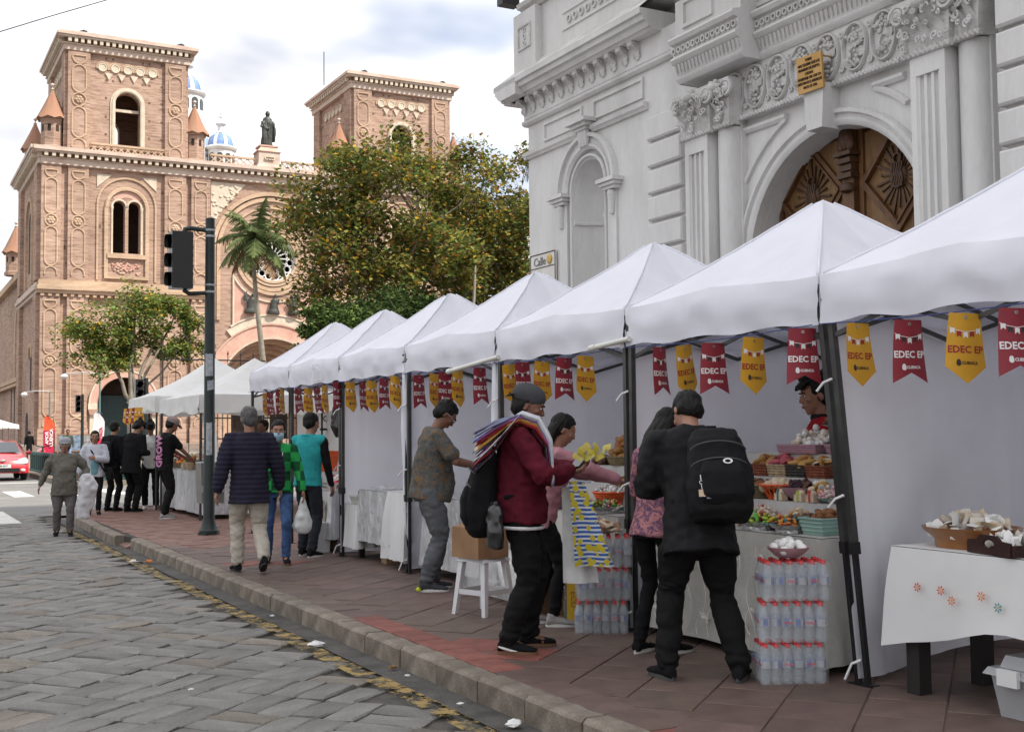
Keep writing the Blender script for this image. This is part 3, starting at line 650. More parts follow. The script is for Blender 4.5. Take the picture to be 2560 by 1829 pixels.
def capital(y0,y1,d,parent,volutes=True):
    zt=zb(4.56,d); h=zb(5.02,d)-zt; mb=MB(); fl=.10
    mb.taper((XB-d/2,(y0+y1)/2,zt),(d/2,(y1-y0)/2),(d/2+.07,(y1-y0)/2+.08),h)
    cap=mb.build('capital',M_wh2,parent)
    rope(y0-.03,y1+.03,zt,d,cap)
    for row,(zz,hh,out_) in enumerate(((.02,.42,.10),(.24,.40,.13))):
        k=3 if row==0 else 2; w=(y1-y0)/k
        for i in range(k):
            m2=MB(); leaf(m2,(XB-d,y0+(i+.5)*w,zt+zz*h),hh*h*1.25,w*.95,out_,(-1,0,0),(0,1,0)); m2.build('acanthus_leaf',M_wh2,cap,smooth=60)
        m2=MB(); leaf(m2,(XB-d/2,y1,zt+zz*h),hh*h*1.25,d*.7,out_,(0,1,0),(1,0,0)); m2.build('acanthus_leaf',M_wh2,cap,smooth=60)
    for s in (-1,1):
        m2=MB(); yc_=(y0+y1)/2+s*((y1-y0)/2+.0); rr_=.11*h/.5
        pts=[(XB-d-.05-.02*i/30,yc_+s*.02+(rr_*(1-i/34))*math.cos(i*.42),zt+h*.76+(rr_*(1-i/34))*math.sin(i*.42)) for i in range(31)]
        m2.tube(pts,[.026]*31,6); m2.ball((XB-d-.07,yc_+s*.02,zt+h*.76),.035,8,6); m2.build('volute',M_wh2,cap,smooth=60)
    m2=MB(); m2.ball((XB-d-.09,(y0+y1)/2,zt+h*.86),(.06,.08,.06),10,6)
    for k in range(6): a=k*PI/3; m2.ball((XB-d-.08,(y0+y1)/2+.08*math.cos(a),zt+h*.86+.06*math.sin(a)),.035,8,5)
    m2.build('rosette',M_wh2,cap,smooth=60)
    q=random.Random(int(y0*50)); m2=MB()
    for k in range(26):
        yy=q.uniform(y0,y1); zz=zt+h*q.uniform(.12,.92); r_=q.uniform(.022,.045); a0=q.uniform(0,6)
        m2.tube([(XB-d-.05-.05*(zz-zt)/h-.012,yy+r_*(1-j/12)*math.cos(a0+j*.7),zz+r_*(1-j/12)*math.sin(a0+j*.7)) for j in range(10)],.0105,5)
    stuff(m2.build('scroll_carving',M_wh2,cap,smooth=60))
    return cap
w_=.05
cap1=capital(yb(9.845,.3)-w_,yb(10.235,.3)+w_,.30,church); cap1b=capital(yb(9.54,.16)-.17,yb(9.54,.16)+.17,.24,church)
cap2=capital(yb(6.715,.3)-w_,yb(7.08,.3)+w_,.30,church); cap2b=capital(yb(6.47,.16)-.17,yb(6.47,.16)+.17,.24,church)
# --- arch bay
ya,yz_=yb(7.1),yb(9.36)
arch=roundframe(dc,dr,[(-.006,-.27),(-.006,.03),(.03,.06),(.06,.06),(.075,.035),(.10,.035),(.115,.075),(.15,.075),(.165,.04),(.165,-.02)],.0,'arch_moulding',church)
def spandrel(s):
    mb=MB(); rb=dr+.30; z1=zb(4.43); pts=[]
    a0,a1=(R(20),R(62)) if s<0 else (R(118),R(160))
    # raised rim bounded by a larger arc, the frieze and the pilaster
    P_=arc(dc,rb,a0,a1,14); mb.sweep([((XB,p[0],p[1]),(0,math.cos(a0+(a1-a0)*i/14),math.sin(a0+(a1-a0)*i/14)),(-1,0,0)) for i,p in enumerate(P_)],[(0,-.01),(0,.045),(.03,.06),(.06,.03),(.06,-.01)])
    yA=P_[-1][0] if s<0 else P_[0][0]; yB=P_[0][0] if s<0 else P_[-1][0]
    mb.sweep([((XB,y,z1),(0,0,1),(-1,0,0)) for y in ((yA,yB+.02) if s<0 else (yB-.0,yA))],[(0,-.01),(0,.03),(.03,.07),(.07,.07),(.075,-.01)])
    return mb.build('spandrel_moulding',M_wh,church,smooth=35)
MB().box(XB-.02,XB-.002,yb(9.33),yb(9.42),0,zb(4.5)).build('pilaster_strip',M_wh,church)
for s in (-1,1):
    # spandrel: straight ledge under the frieze and bold curved rim
    mb=MB(); z1=zb(4.38); yo=ya+.02 if s<0 else yz_-.10; yi=dc[0]+s*.62
    mb.sweep([((XB,y,z1),(0,0,1),(-1,0,0)) for y in sorted((yo,yi))],[(0,-.01),(.0,.03),(.03,.06),(.06,.06),(.075,.02),(.075,-.01)])
    rb=dr+.34; a=math.acos(min(1,.62/rb)); a_end=R(8)
    aa=[a_end+(a-a_end)*i/14 for i in range(15)]
    if s<0: aa=[PI-t for t in aa] ; 
    sgn=1
    P_=[(dc[0]-(-s)*rb*abs(math.cos(t)) if s<0 else dc[0]+rb*abs(math.cos(t)),dc[1]+rb*math.sin(t)) for t in aa]
    P_=[(min(max(p[0],ya+.02),yz_-.06),p[1]) for p in P_ if ya-.05<p[0]<yz_]
    mb.sweep([((XB,p[0],p[1]),(0,(p[0]-dc[0])/rb,(p[1]-dc[1])/rb),(-1,0,0)) for p in P_],[(0,-.01),(0,.04),(.035,.05),(.06,.02),(.06,-.01)])
    mb.build('spandrel_moulding',M_wh,church,smooth=35)
mb=MB(); yk=dc[0]; mb.prism([(-.11,0),(.11,0),(.145,.0+zb(4.58)-dc[1]-dr+.0),(-.145,zb(4.58)-dc[1]-dr)],lambda u,v,d:(XB-d,yk+u,dc[1]+dr-.04+v),0,.22); mb.build('keystone',M_wh,church)
# frieze with grape medallions
fz0,fz1=zb(4.52),zb(5.03)
mb=MB(); mb.box(XB-.07,XB,ya-.02,yz_+.04,fz0,fz1); frieze=mb.build('frieze',M_wh,church)
rope(ya,yz_,fz0+.01,.09,frieze,.03)
def medallion_me(i):
    q=random.Random(i+50); mb=MB(); F=lambda u,v,d:(-d,u,v)
    rx,ry=.165,.24
    mb.ring(F,(0,0),[(r,d) for r,d in ((.88,.0),(.88,.03),(.93,.05),(.98,.05),(1.02,.03),(1.02,0))],0,2*PI,28,0,rx,ry)
    # grapes in two bunches, vine stem, leaves
    def ok(u,v): return (u/rx)**2+(v/ry)**2<.66
    for cy_,n in ((.12,22),(-.13,22)):
        for k in range(n):
            u,v=q.gauss(0,.05),cy_+q.gauss(0,.045)
            if ok(u,v): mb.ball((-.028-q.uniform(0,.02),u,v),.021,6,4)
    pts=[(-.02,.06*math.sin(t*5),-.15+.3*t) for t in [j/8 for j in range(9)]]; mb.tube(pts,.011,5)
    for k in range(7):
        u,v=q.uniform(-.1,.1),q.uniform(-.16,.16)
        if ok(u,v):
            a=q.uniform(0,6.28); m=Matrix.Rotation(a,3,'X')
            vs=[(0,0,0),(0,.07,.012),(0,.045,.05),(0,-.005,.07),(0,-.04,.045),(0,-.06,.0),(0,-.03,-.03),(0,.03,-.03)]
            vs=[m@Vector(p) for p in vs]; mb.add([(-.035,u,v)]+[(-.012-q.uniform(0,.02),u+p.y,v+p.z) for p in vs[1:]],[(0,j,j%7+1) for j in range(1,8)])
    for s in (-1,1):
        for t in (-1,1): mb.tube([(-.02,s*(rx+.015+.022*math.cos(a)),t*(ry*.72+.026*math.sin(a))) for a in [j*.9 for j in range(8)]],.010,5)
    me=mb.mesh('medallion',M_wh2,smooth=50); fixn(me); return me
ME=[medallion_me(i) for i in range(3)]
ny=[yb(7.28),yb(7.62),yb(7.96),yb(8.30),yb(8.63),yb(8.96),yb(9.27)]
for i,y in enumerate(ny): link('medallion',ME[i%3],frieze,(XB-.07-church.location.x,y-church.location.y,(fz0+fz1)/2+.02))
# entablature: teeth row, ring row, mouldings; breaks forward over the pilasters
ent=MB(); segs=[(yb(7.02)-.25,yz_+.05,.10,.0)]
def entab(y0,y1,d,parts=True,par=church):
    mb=MB(); z=fz1
    P_=[(-.1,0),(d,0),(d+.04,.03),(d+.05,.06),(d+.02,.08),(d+.07,.20),(d+.10,.21),(d+.13,.25),(d+.11,.28),(d+.08,.29),(d+.08,.42),(d+.13,.43),(d+.16,.47),(d+.14,.50),(d+.06,.52),(d+.04,.53),(d+.04,.95),(-.1,.95)]
    mb.sweep([((XB,y,z),(-1,0,0),(0,0,1)) for y in (y0,y1)],P_); e=mb.build('entablature',M_wh,par,smooth=35)
    n=int((y1-y0)/.062); m2=MB()
    for i in range(n):
        y=y0+(i+.5)*(y1-y0)/n; m2.add([(XB-d-.03,y-.026,z+.20),(XB-d-.03,y+.026,z+.20),(XB-d-.045,y,z+.085),(XB-d-.085,y-.02,z+.20),(XB-d-.085,y+.02,z+.20)],[(0,2,3),(1,4,2),(2,4,3),(0,3,4,1)])
    stuff(m2.build('leaf_tooth_row',M_wh2,e))
    n=int((y1-y0)/.085); m2=MB()
    for i in range(n):
        y=y0+(i+.5)*(y1-y0)/n; m2.ring(FW,(y,z+.355),[(.024,d+.07),(.024,d+.11),(.040,d+.11),(.040,d+.07)],0,2*PI,9); m2.ball((XB-d-.08,y,z+.355),.014,6,4)
    stuff(m2.build('ring_row',M_wh2,e)); return e
E1=entab(yb(9.24,.35),yb(10.34,.35),.33); E0=entab(yb(7.2,.1),yb(9.24,.35)-.003,.09); E2=entab(5.6,yb(7.2,.1)-.003,.33)
# end faces with the same mouldings (left return)
for E_,yy in ((E1,yb(10.34,.35)),):
    mb=MB(); mb.sweep([((x,yy,fz1),(0,1,0),(0,0,1)) for x in (XB-.33,XB)],[(-.02,0),(.0,0),(.04,.03),(.05,.06),(.02,.08),(.07,.20),(.10,.21),(.13,.25),(.11,.28),(.08,.29),(.08,.42),(.13,.43),(.16,.47),(.14,.50),(.06,.52),(.04,.53),(.04,.95),(-.02,.95)]); mb.build('entablature_return',M_wh,E_,smooth=35)
zpn=fz1+.58
def pframe(y0,y1,z0,z1,d,par,w=.04,name='panel_frame'):
    mb=MB(); mb.box(XB-d-.03,XB-d+.01,y0,y1,z0,z0+w); mb.box(XB-d-.03,XB-d+.01,y0,y1,z1-w,z1); mb.box(XB-d-.029,XB-d+.01,y0,y0+w,z0+w,z1-w); mb.box(XB-d-.029,XB-d+.01,y1-w,y1,z0+w,z1-w); mb.build(name,M_wh,par)
pframe(yb(9.68,.35),yb(10.2,.35),zpn+.02,zpn+.34,.37,E1); pframe(yb(7.3),yb(9.12),zpn-.02,zpn+.36,.13,E0)
tx=text_mesh('PORTA',.30,.018,M_wh,.008,'LEFT'); o=link('lettering',tx,E0); o.location=(XB-.13-.02-church.location.x,yb(8.96)-church.location.y,zpn+.17); o.rotation_euler=(PI/2,0,-PI/2)
# upper modillion cornice
zu=fz1+.99
def upper(y0,y1,d):
    mb=MB(); mb.sweep([((XB,y,zu),(-1,0,0),(0,0,1)) for y in (y0,y1)],[(-.1,0),(d,0),(d+.05,.04),(d+.08,.08),(d+.04,.1),(d+.04,.36),(d+.40,.37),(d+.48,.45),(d+.56,.47),(d+.58,.58),(-.1,.60)]); u=mb.build('upper_cornice',M_wh,church,smooth=35)
    n=int((y1-y0)/.27)
    for i in range(n): link('modillion',MOD,u,(XB-d-.0-church.location.x,y0+(i+.5)*(y1-y0)/n-church.location.y,zu+.135))
    return u
upper(yb(9.26,.35),yb(10.36,.35),.37); upper(yb(7.2,.1),yb(9.26,.35)-.003,.13)
MB().box(XB-.35,XB,yb(7.2),yb(10.3),zu+.6,zu+5).build('upper_wall',M_wh,church)
# --- door
XD=XB+.285; dy=dc[0]; door=MB().box(XD+.05,XD+.12,dy-dr-.05,dy+dr+.05,0,dc[1]+dr+.05).build('door',M_wood,church)
FD=lambda u,v,d:(XD+.05-d,u,v)
mb=MB(); mb.box(XD-.07,XD+.05,dy-.075,dy+.075,0,dc[1]+dr); mb.build('door_post',M_wood,door)
mb=MB(); zc=dc[1]+.80
for k,(w,h,d) in enumerate(((.10,.05,.13),(.085,.06,.11),(.10,.05,.14),(.12,.04,.16))): mb.box(XD-d,XD+.02,dy-w,dy+w,zc-.05+k*.075,zc-.05+k*.075+h)
mb.ball((XD-.08,dy,zc+.36),(.07,.09,.14),10,8)
for s in (-1,1): mb.ball((XD-.09,dy+s*.06,zc+.30),(.04,.05,.10),8,6)
mb.lathe([(.02,0),(.085,.02),(.09,.06),(.06,.1)],(XD-.07,dy,zc-.2),10); mb.build('post_capital',M_woodd,door,smooth=50)
for s in (-1,1):
    yc_=dy+s*.60; hw=.45; zcen=dc[1]+.68
    mb=MB(); mb.box(XD+.022,XD+.049,yc_-hw,yc_+hw,  .3,dc[1]+1.2); pl=mb.build('door_panel',M_woodl,door)
    mb=MB()
    for q in ((yc_-hw-.06,yc_-hw),(yc_+hw,yc_+hw+.06)): mb.box(XD-.01,XD+.05,q[0],q[1],.2,dc[1]+dr)
    mb.build('door_stile',M_wood,door)
    def diamond(r,ry,w,d,name,mt):
        mb=MB(); o_=[(0,ry),(r,0),(0,-ry),(-r,0)]; i_=[(0,ry-w*1.4),(r-w*1.2,0),(0,-ry+w*1.4),(-r+w*1.2,0)]
        mb.plate([(yc_+u,zcen+v) for u,v in o_],[[(yc_+u,zcen+v) for u,v in i_]],FD,.025,d); return mb.build(name,mt,door)
    diamond(.50,.56,.05,.07,'diamond_moulding',M_wood); diamond(.43,.48,.02,.09,'diamond_moulding',M_wood)
    mb=MB()
    for k in range(22):     # carved sunburst
        a=2*PI*k/22+.1; r1=.20+.07*(k%2)+.05*abs(math.sin(a)); c_,s_=math.cos(a),math.sin(a)
        mb.bar((XD+.02,yc_+.10*c_,zcen+.13*s_),(XD+.0,yc_+r1*c_,zcen+r1*1.25*s_),.022 if k%2 else .012,.02,up=(1,0,0))
        if k%2==0: mb.ball((XD+.0,yc_+r1*c_,zcen+r1*1.25*s_),.016,6,4)
    mb.ball((XD+.01,yc_,zcen),(.035,.10,.14),12,8)
    for k in range(5): mb.tube([(XD-.02,yc_+(-.06+.03*k)+.012*math.sin(t*2),zcen-.12+.24*t/6) for t in range(7)],.012,5)
    mb.ring(lambda u,v,d:(XD+.03-d,u,v),(yc_,zcen-.05),[(.06,.02),(.06,.055),(.08,.055),(.08,.02)],0,2*PI,14); mb.ring(lambda u,v,d:(XD+.03-d,u,v),(yc_,zcen+.16),[(.04,.02),(.04,.05),(.055,.05),(.055,.02)],0,2*PI,12)
    mb.build('carved_sunburst',M_woodd,door,smooth=50)
    # lower horizontal rail
    MB().box(XD+.0,XD+.05,yc_-hw,yc_+hw,dc[1]-.95,dc[1]-.83).build('door_rail',M_wood,door)
# --- brass plaque with its inscription
M_brass=pm('brass_plaque',(0.42,0.235,0.065),0.25,4,0.45,metal=0.25,bump=0.2,bscale=30,col2=(0.55,0.33,0.12)); M_ink=pm('engraved_ink',(0.035,0.02,0.008),0.1,20,0.7)
py,pz=yb(8.27,.25),zb(4.745,.25); plq=thing('wall_plaque','square brass plaque with dark inscription fixed on the carved frieze','plaque',(XB-.26,py,pz)); plq.rotation_euler=(0,R(-4),R(3)); plq.scale=(1,.92,.72)
mb=MB(); mb.box(-.012,.012,-.185,.185,-.25,.25); mb.local('plate',M_brass,plq)
for i,s in enumerate(('TORRE','MAS CELEBRE QUE LAS','PIRAMIDES DE EGIPTO.','CALDAS.','HOMENAJE DEL SUB CO.','MITE FRANCE AMERIQUE','MAYO 29 1936')):
    me=text_mesh(s,.046,.002,M_ink,.0008); o=link('lettering',me,plq,(-.015,0,.19-.062*i),(PI/2,0,-PI/2)); 
    o.scale=(.68,1.15,1)
for s in (-1,1): MB().tube([(.0,s*.14,.2),(.2,s*.14,.2)],.012,6).local('fixing_bolt',M_brass,plq)
# --- street name board on the church corner
M_board=pm('sign_enamel',(0.62,0.6,0.55),0.08,5,0.4); M_gold=pm('gold_seal',(0.5,0.33,0.08),0.2,20,0.4,metal=0.5)
M_leadg=pm('sign_lettering',(.13,.13,.14),.1,9,.6); sg=thing('street_sign','white street name board with a gold seal at the church corner','sign',(XB-.03,yb(13.28),zb(3.53)))
MB().box(-.012,.012,-.36,.36,-.24,.24).local('board',M_board,sg)
mb=MB(); 
for q in ((-.36,.36,.225,.24),(-.36,.36,-.24,-.225),(-.36,.36,.03,.042)): mb.box(-.017,-.012,*q)
for q in (-.36,.345): mb.box(-.0165,-.012,q,q+.015,-.225,.225)
mb.local('border',M_ink,sg)
link('lettering',text_mesh('Calle',.17,.003,M_leadg,.0),sg,(-.016,.08,.12),(PI/2,0,-PI/2)); 
MB().lathe([(.0,0),(.07,0),(.07,.012),(.05,.018),(0,.018)],n=20).local('seal',M_gold,sg,loc=(-.012,-.2,.13),rot=(0,-PI/2,0))
# ================================================================== brick cathedral across the park
CYD=110.0; ZG=0.6
def brickmat(name,c1,c2,c3):
    mt=bpy.data.materials.new(name); mt.use_nodes=True; t=mt.node_tree; b=t.nodes['Principled BSDF']; b.inputs['Roughness'].default_value=.9; b.inputs['Specular IOR Level'].default_value=.15; L=t.links.new
    tcn=t.nodes.new('ShaderNodeTexCoord'); mpn=t.nodes.new('ShaderNodeMapping'); mpn.inputs['Scale'].default_value=(.75,.75,5.5); L(tcn.outputs['Object'],mpn.inputs[0])
    n1=t.nodes.new('ShaderNodeTexNoise'); n1.inputs['Scale'].default_value=1.1; n1.inputs['Detail'].default_value=5; n1.inputs['Roughness'].default_value=.7; L(mpn.outputs[0],n1.inputs['Vector'])
    n2=t.nodes.new('ShaderNodeTexNoise'); n2.inputs['Scale'].default_value=.22; n2.inputs['Detail'].default_value=4; L(tcn.outputs['Object'],n2.inputs['Vector'])
    rp=t.nodes.new('ShaderNodeValToRGB'); e=rp.color_ramp.elements; e[0].position=.30; e[0].color=(*c1,1); e[1].position=.72; e[1].color=(*c3,1); k=e.new(.47); k.color=(*c2,1); L(n1.outputs['Fac'],rp.inputs[0])
    mr=t.nodes.new('ShaderNodeMapRange'); mr.inputs[1].default_value=.3; mr.inputs[2].default_value=.7; mr.inputs[3].default_value=.82; mr.inputs[4].default_value=1.15; L(n2.outputs['Fac'],mr.inputs[0])
    vs=t.nodes.new('ShaderNodeVectorMath'); vs.operation='SCALE'; L(rp.outputs[0],vs.inputs[0]); L(mr.outputs[0],vs.inputs['Scale']); L(vs.outputs[0],b.inputs['Base Color'])
    bp=t.nodes.new('ShaderNodeBump'); bp.inputs['Strength'].default_value=.5; bp.inputs['Distance'].default_value=.06; L(n1.outputs['Fac'],bp.inputs['Height']); L(bp.outputs[0],b.inputs['Normal'])
    return mt
M_br=brickmat('cathedral_brick',(0.15,0.105,0.09),(0.375,0.25,0.19),(0.50,0.38,0.305))
M_brl=brickmat('brick_moulding',(0.36,0.25,0.17),(0.48,0.345,0.24),(0.56,0.43,0.32))
M_mar=pm('pale_marble',(0.54,0.45,0.375),0.1,.8,0.7,col2=(0.44,0.30,0.24),lo=.45,hi=.7,fine=.1,stretch=(1,1,2.5))
M_pink=pm('pink_marble',(0.50,0.27,0.21),0.1,.9,0.6,col2=(0.55,0.38,0.30),fine=.1)
M_cream=pm('cream_stone',(0.56,0.48,0.38),0.12,2,0.8,fine=.08)
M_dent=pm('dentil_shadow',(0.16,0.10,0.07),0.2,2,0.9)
M_inn=pm('interior_shade',(0.045,0.03,0.024),0.3,1,0.95)  # shade of the interiors put into the colour, as sun reaches inside
M_cone=pm('turret_tile',(0.36,0.175,0.105),0.2,1.5,0.85,col2=(0.30,0.18,0.125),bump=.6,bscale=6,dist=.05)
M_glass=pm('dark_glass',(0.045,0.055,0.06),0.3,2,0.25,spec=.6)
M_brz=pm('bronze_statue',(0.045,0.05,0.045),0.3,2,0.5,metal=.5,col2=(.08,.085,.075))
M_teal=pm('portal_door',(0.03,0.06,0.062),0.2,2,0.6)
M_domew=pm('dome_white',(0.66,0.66,0.65),0.08,1,0.6); M_domeb=pm('dome_blue',(0.12,0.22,0.52),0.12,1.5,0.35,col2=(.2,.32,.6))
cath=thing('cathedral','twin towered brick cathedral with rose window across the park','cathedral',(33,CYD,ZG))
FC=lambda u,v,d:(u,CYD-d,v)
CX=33.0
def mir(x): return 2*CX-x
def both(f):
    f(lambda x:x,1); f(mir,-1)
def hbox(mb,x0,x1,d0,d1,z0,z1,m=0): mb.box(min(x0,x1),max(x0,x1),CYD-max(d0,d1),CYD-min(d0,d1),z0,z1,m)
# --- main front wall with openings
def arch_hole(xc,hw,z0,zs,n=18): return archpoly(xc-hw,xc+hw,z0,zs,n)
lx=19.55
holes=[]
for x in (lx,mir(lx)):
    holes.append(archpoly(x-1.18,x-.14,17.7,21.9,10)); holes.append(archpoly(x+.14,x+1.18,17.7,21.9,10)); holes.append(arch_hole(x,2.35,ZG+.3,4.2)); holes.append(arch_hole(x+.1,.72,8.1,10.9,12))
holes.append([(CX+2.2*math.cos(2*PI*i/40),18.09+2.2*math.sin(2*PI*i/40)) for i in range(40)])
holes.append(arch_hole(CX,5.0,ZG+.3,5.4,30))
mb=MB(); mb.plate([(12.29,ZG),(mir(12.29),ZG),(mir(12.29),25.2),(12.29,25.2)],holes,FC,0,-.9); wall=mb.build('front_wall',M_br,cath)
# recessed inner faces behind the openings
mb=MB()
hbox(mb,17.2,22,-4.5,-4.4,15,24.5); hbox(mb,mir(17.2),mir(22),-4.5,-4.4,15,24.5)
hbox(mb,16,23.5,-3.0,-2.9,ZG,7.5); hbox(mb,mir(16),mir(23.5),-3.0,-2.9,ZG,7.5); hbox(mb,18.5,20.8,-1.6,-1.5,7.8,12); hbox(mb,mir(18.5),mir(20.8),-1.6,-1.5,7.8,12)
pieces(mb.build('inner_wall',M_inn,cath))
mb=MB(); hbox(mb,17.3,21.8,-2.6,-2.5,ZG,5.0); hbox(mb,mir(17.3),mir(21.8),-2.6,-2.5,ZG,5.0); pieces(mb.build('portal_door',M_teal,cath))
# great portal: stepped receding arches
for k in range(5):
    r1=5.0-.0-k*.42; d=-.9-k*.75; mb=MB()
    mb.plate(archpoly(CX-5.3,CX+5.3,ZG,5.4,24),[archpoly(CX-r1+.42,CX+r1-.42,ZG+.05,5.4,24)],FC,d,d-.74); mb.build('portal_arch',M_br if k%2 else M_brl,cath)
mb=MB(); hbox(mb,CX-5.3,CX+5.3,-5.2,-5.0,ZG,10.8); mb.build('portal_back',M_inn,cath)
mb=MB(); mb.ring(FC,(CX,5.4),[(5.0,-.1),(5.0,.12),(5.08,.2),(5.2,.2),(5.22,.1),(6.25,.1),(6.3,.22),(6.42,.22),(6.42,-.1)],0,PI,40); o=mb.build('archivolt',[M_pink],cath,smooth=30)
mb=MB(); mb.ring(FC,(CX,5.4),[(4.94,-.1),(4.94,.25),(5.1,.27),(5.1,-.1)],0,PI,40); mb.ring(FC,(CX,5.4),[(6.43,-.1),(6.43,.2),(7.15,.2),(7.15,-.1)],R(52),R(128),24); mb.ring(FC,(CX,5.4),[(7.16,-.1),(7.16,.3),(7.32,.3),(7.32,-.1)],R(56),R(124),24); mb.build('archivolt_edge',M_cream,cath,smooth=30)
# small side portals
for x in (lx-.1,mir(lx-.1)):
    mb=MB(); mb.ring(FC,(x,4.2),[(2.35,-.2),(2.35,.14),(2.9,.14),(2.9,-.1)],0,PI,24); mb.build('archivolt',M_pink,cath,smooth=30)
    mb=MB(); mb.ring(FC,(x,4.2),[(2.9,-.1),(2.9,.2),(3.05,.2),(3.05,-.1)],0,PI,24)
    for s in (-1,1): hbox(mb,x+s*2.36,x+s*3.1,0,.3,3.7,4.2); hbox(mb,x+s*2.4,x+s*2.95,0,.2,ZG,3.2)
    mb.build('archivolt_edge',M_cream,cath,smooth=30)
    mb=MB()
    for s in (-1,1): mb.taper((x+s*2.7,CYD-.2,3.2),(.28,.2),(.42,.34),.5)
    pieces(mb.build('portal_capital',M_pink,cath))
# --- pilasters with linked ring mouldings and rosettes
def mould_prof(w=.10,h=.10): return [(-w/2,0),(-w/2,h*.6),(0,h),(w/2,h*.6),(w/2,0)]
def vbar(mb,x,z0,z1,d,w=.13): mb.sweep([((x,CYD-d,z),(1,0,0),(0,-1,0)) for z in (z0,z1)],mould_prof(w))
def hbar(mb,x0,x1,z,d,w=.13): mb.sweep([((x,CYD-d,z),(0,0,1),(0,-1,0)) for x in (x0,x1)],mould_prof(w))
def arcm(mb,xc,zc,r,a0,a1,d,n=14,w=.13):
    mb.sweep([((xc+r*math.cos(a0+(a1-a0)*i/n),CYD-d,zc+r*math.sin(a0+(a1-a0)*i/n)),(math.cos(a0+(a1-a0)*i/n),0,math.sin(a0+(a1-a0)*i/n)),(0,-1,0)) for i in range(n+1)],mould_prof(w))
def pattern(mb,ro,x0,x1,z0,z1,d,circ=True):
    xc=(x0+x1)/2; r=(x1-x0)/2*.62
    zt=z1-.25; hbar(mb,xc-r,xc+r,zt,d); vbar(mb,xc-r,zt-.3,zt,d); vbar(mb,xc+r,zt-.3,zt,d); arcm(mb,xc,zt-.15,r,PI,2*PI,d,10)
    zb0=z0+.2; arcm(mb,xc,zb0,r,0,PI,d,10); vbar(mb,xc-r,zb0-.2,zb0,d); vbar(mb,xc+r,zb0-.2,zb0,d)
    top=zt-.15-r-.1; bot=zb0+r+.1; mid=(top+bot)/2+ (top-bot)*.02
    segs=[(bot,mid-r-.08),(mid+r+.08,top)] if circ else [(bot,top)]
    for a,b in segs:
        arcm(mb,xc,a+r,r,PI,2*PI,d,12); arcm(mb,xc,b-r,r,0,PI,d,12); vbar(mb,xc-r,a+r,b-r,d); vbar(mb,xc+r,a+r,b-r,d)
    if circ:
        arcm(mb,xc,mid,r,0,2*PI,d,20)
        for k in range(6): q=k*PI/3; ro.ball((xc+.22*math.cos(q),CYD-d-.05,mid+.22*math.sin(q)),(.15,.12,.15),8,5)
        ro.ball((xc,CYD-d-.1,mid),(.12,.12,.12),8,5)
PIL=[(12.29,13.92),(14.49,16.22),(22.83,24.77),(25.25,27.0)]
def make_pil(x0,x1):
    x0,x1=min(x0,x1),max(x0,x1)
    mb=MB(); hbox(mb,x0,x1,0,.34,15.0,25.2); hbox(mb,x0-.1,x1+.1,0,.44,ZG,2.0); hbox(mb,x0,x1,0,.34,2.0,13.8); p=mb.build('pilaster',M_br,cath); pieces(p)
    for a_,b_ in ((15.4,24.9),(2.2,13.4)): m1,ro=MB(),MB(); pattern(m1,ro,x0,x1,a_,b_,.34); m1.build('ring_moulding',M_brl,p); ro.build('rosette',M_brl,p,smooth=60)
for a,b in PIL: make_pil(a,b); make_pil(mir(a),mir(b))
# --- cornices with dentils
def cornice(x0,x1,z0,z1,dmax,par,step=.62,d0=.34,yside=None,mat=M_mar):
    h=z1-z0; mb=MB(); hbox(mb,x0-.05,x1+.05,-.5,d0+.12,z0,z0+h*.36); hbox(mb,x0-.12,x1+.12,-.5,d0+.22,z0+h*.36+.002,z0+h*.42); hbox(mb,x0-.05,x1+.05,-.5,d0+.16,z0+h*.42+.002,z0+h*.66); hbox(mb,x0-dmax*.8,x1+dmax*.8,-.5,d0+dmax*.8,z0+h*.66+.002,z0+h*.76); hbox(mb,x0-dmax,x1+dmax,-.5,d0+dmax,z0+h*.76+.002,z1)
    c=mb.build('cornice',mat,par); n=int((x1-x0)/step); m2=MB()
    for i in range(n): x=x0+(i+.5)*(x1-x0)/n; hbox(m2,x-step*.24,x+step*.24,d0+.161,d0+dmax*.75,z0+h*.44,z0+h*.655)
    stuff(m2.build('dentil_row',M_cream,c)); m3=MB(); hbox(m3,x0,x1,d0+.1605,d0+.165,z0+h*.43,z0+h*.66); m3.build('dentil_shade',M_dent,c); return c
cornice(12.29,mir(12.29),25.15,26.6,.75,cath)
def strc(x0,x1):
    mb=MB(); hbox(mb,x0-.1,x1,-.5,.55,13.8,14.1); hbox(mb,x0-.2,x1+.1,-.5,.75,14.103,14.45); hbox(mb,x0-.1,x1,-.5,.6,14.453,14.75); hbox(mb,x0-.05,x1-.02,-.5,.45,14.753,15.0); c=mb.build('string_cornice',M_brl,cath)
    m2=MB()
    for i in range(int((x1-x0)/.62)): x=x0+.1+i*.62; hbox(m2,x,x+.3,.34,.5,13.55,13.79)
    stuff(m2.build('dentil_row',M_brl,c))
strc(12.2,27.05); strc(mir(27.05),mir(12.2))
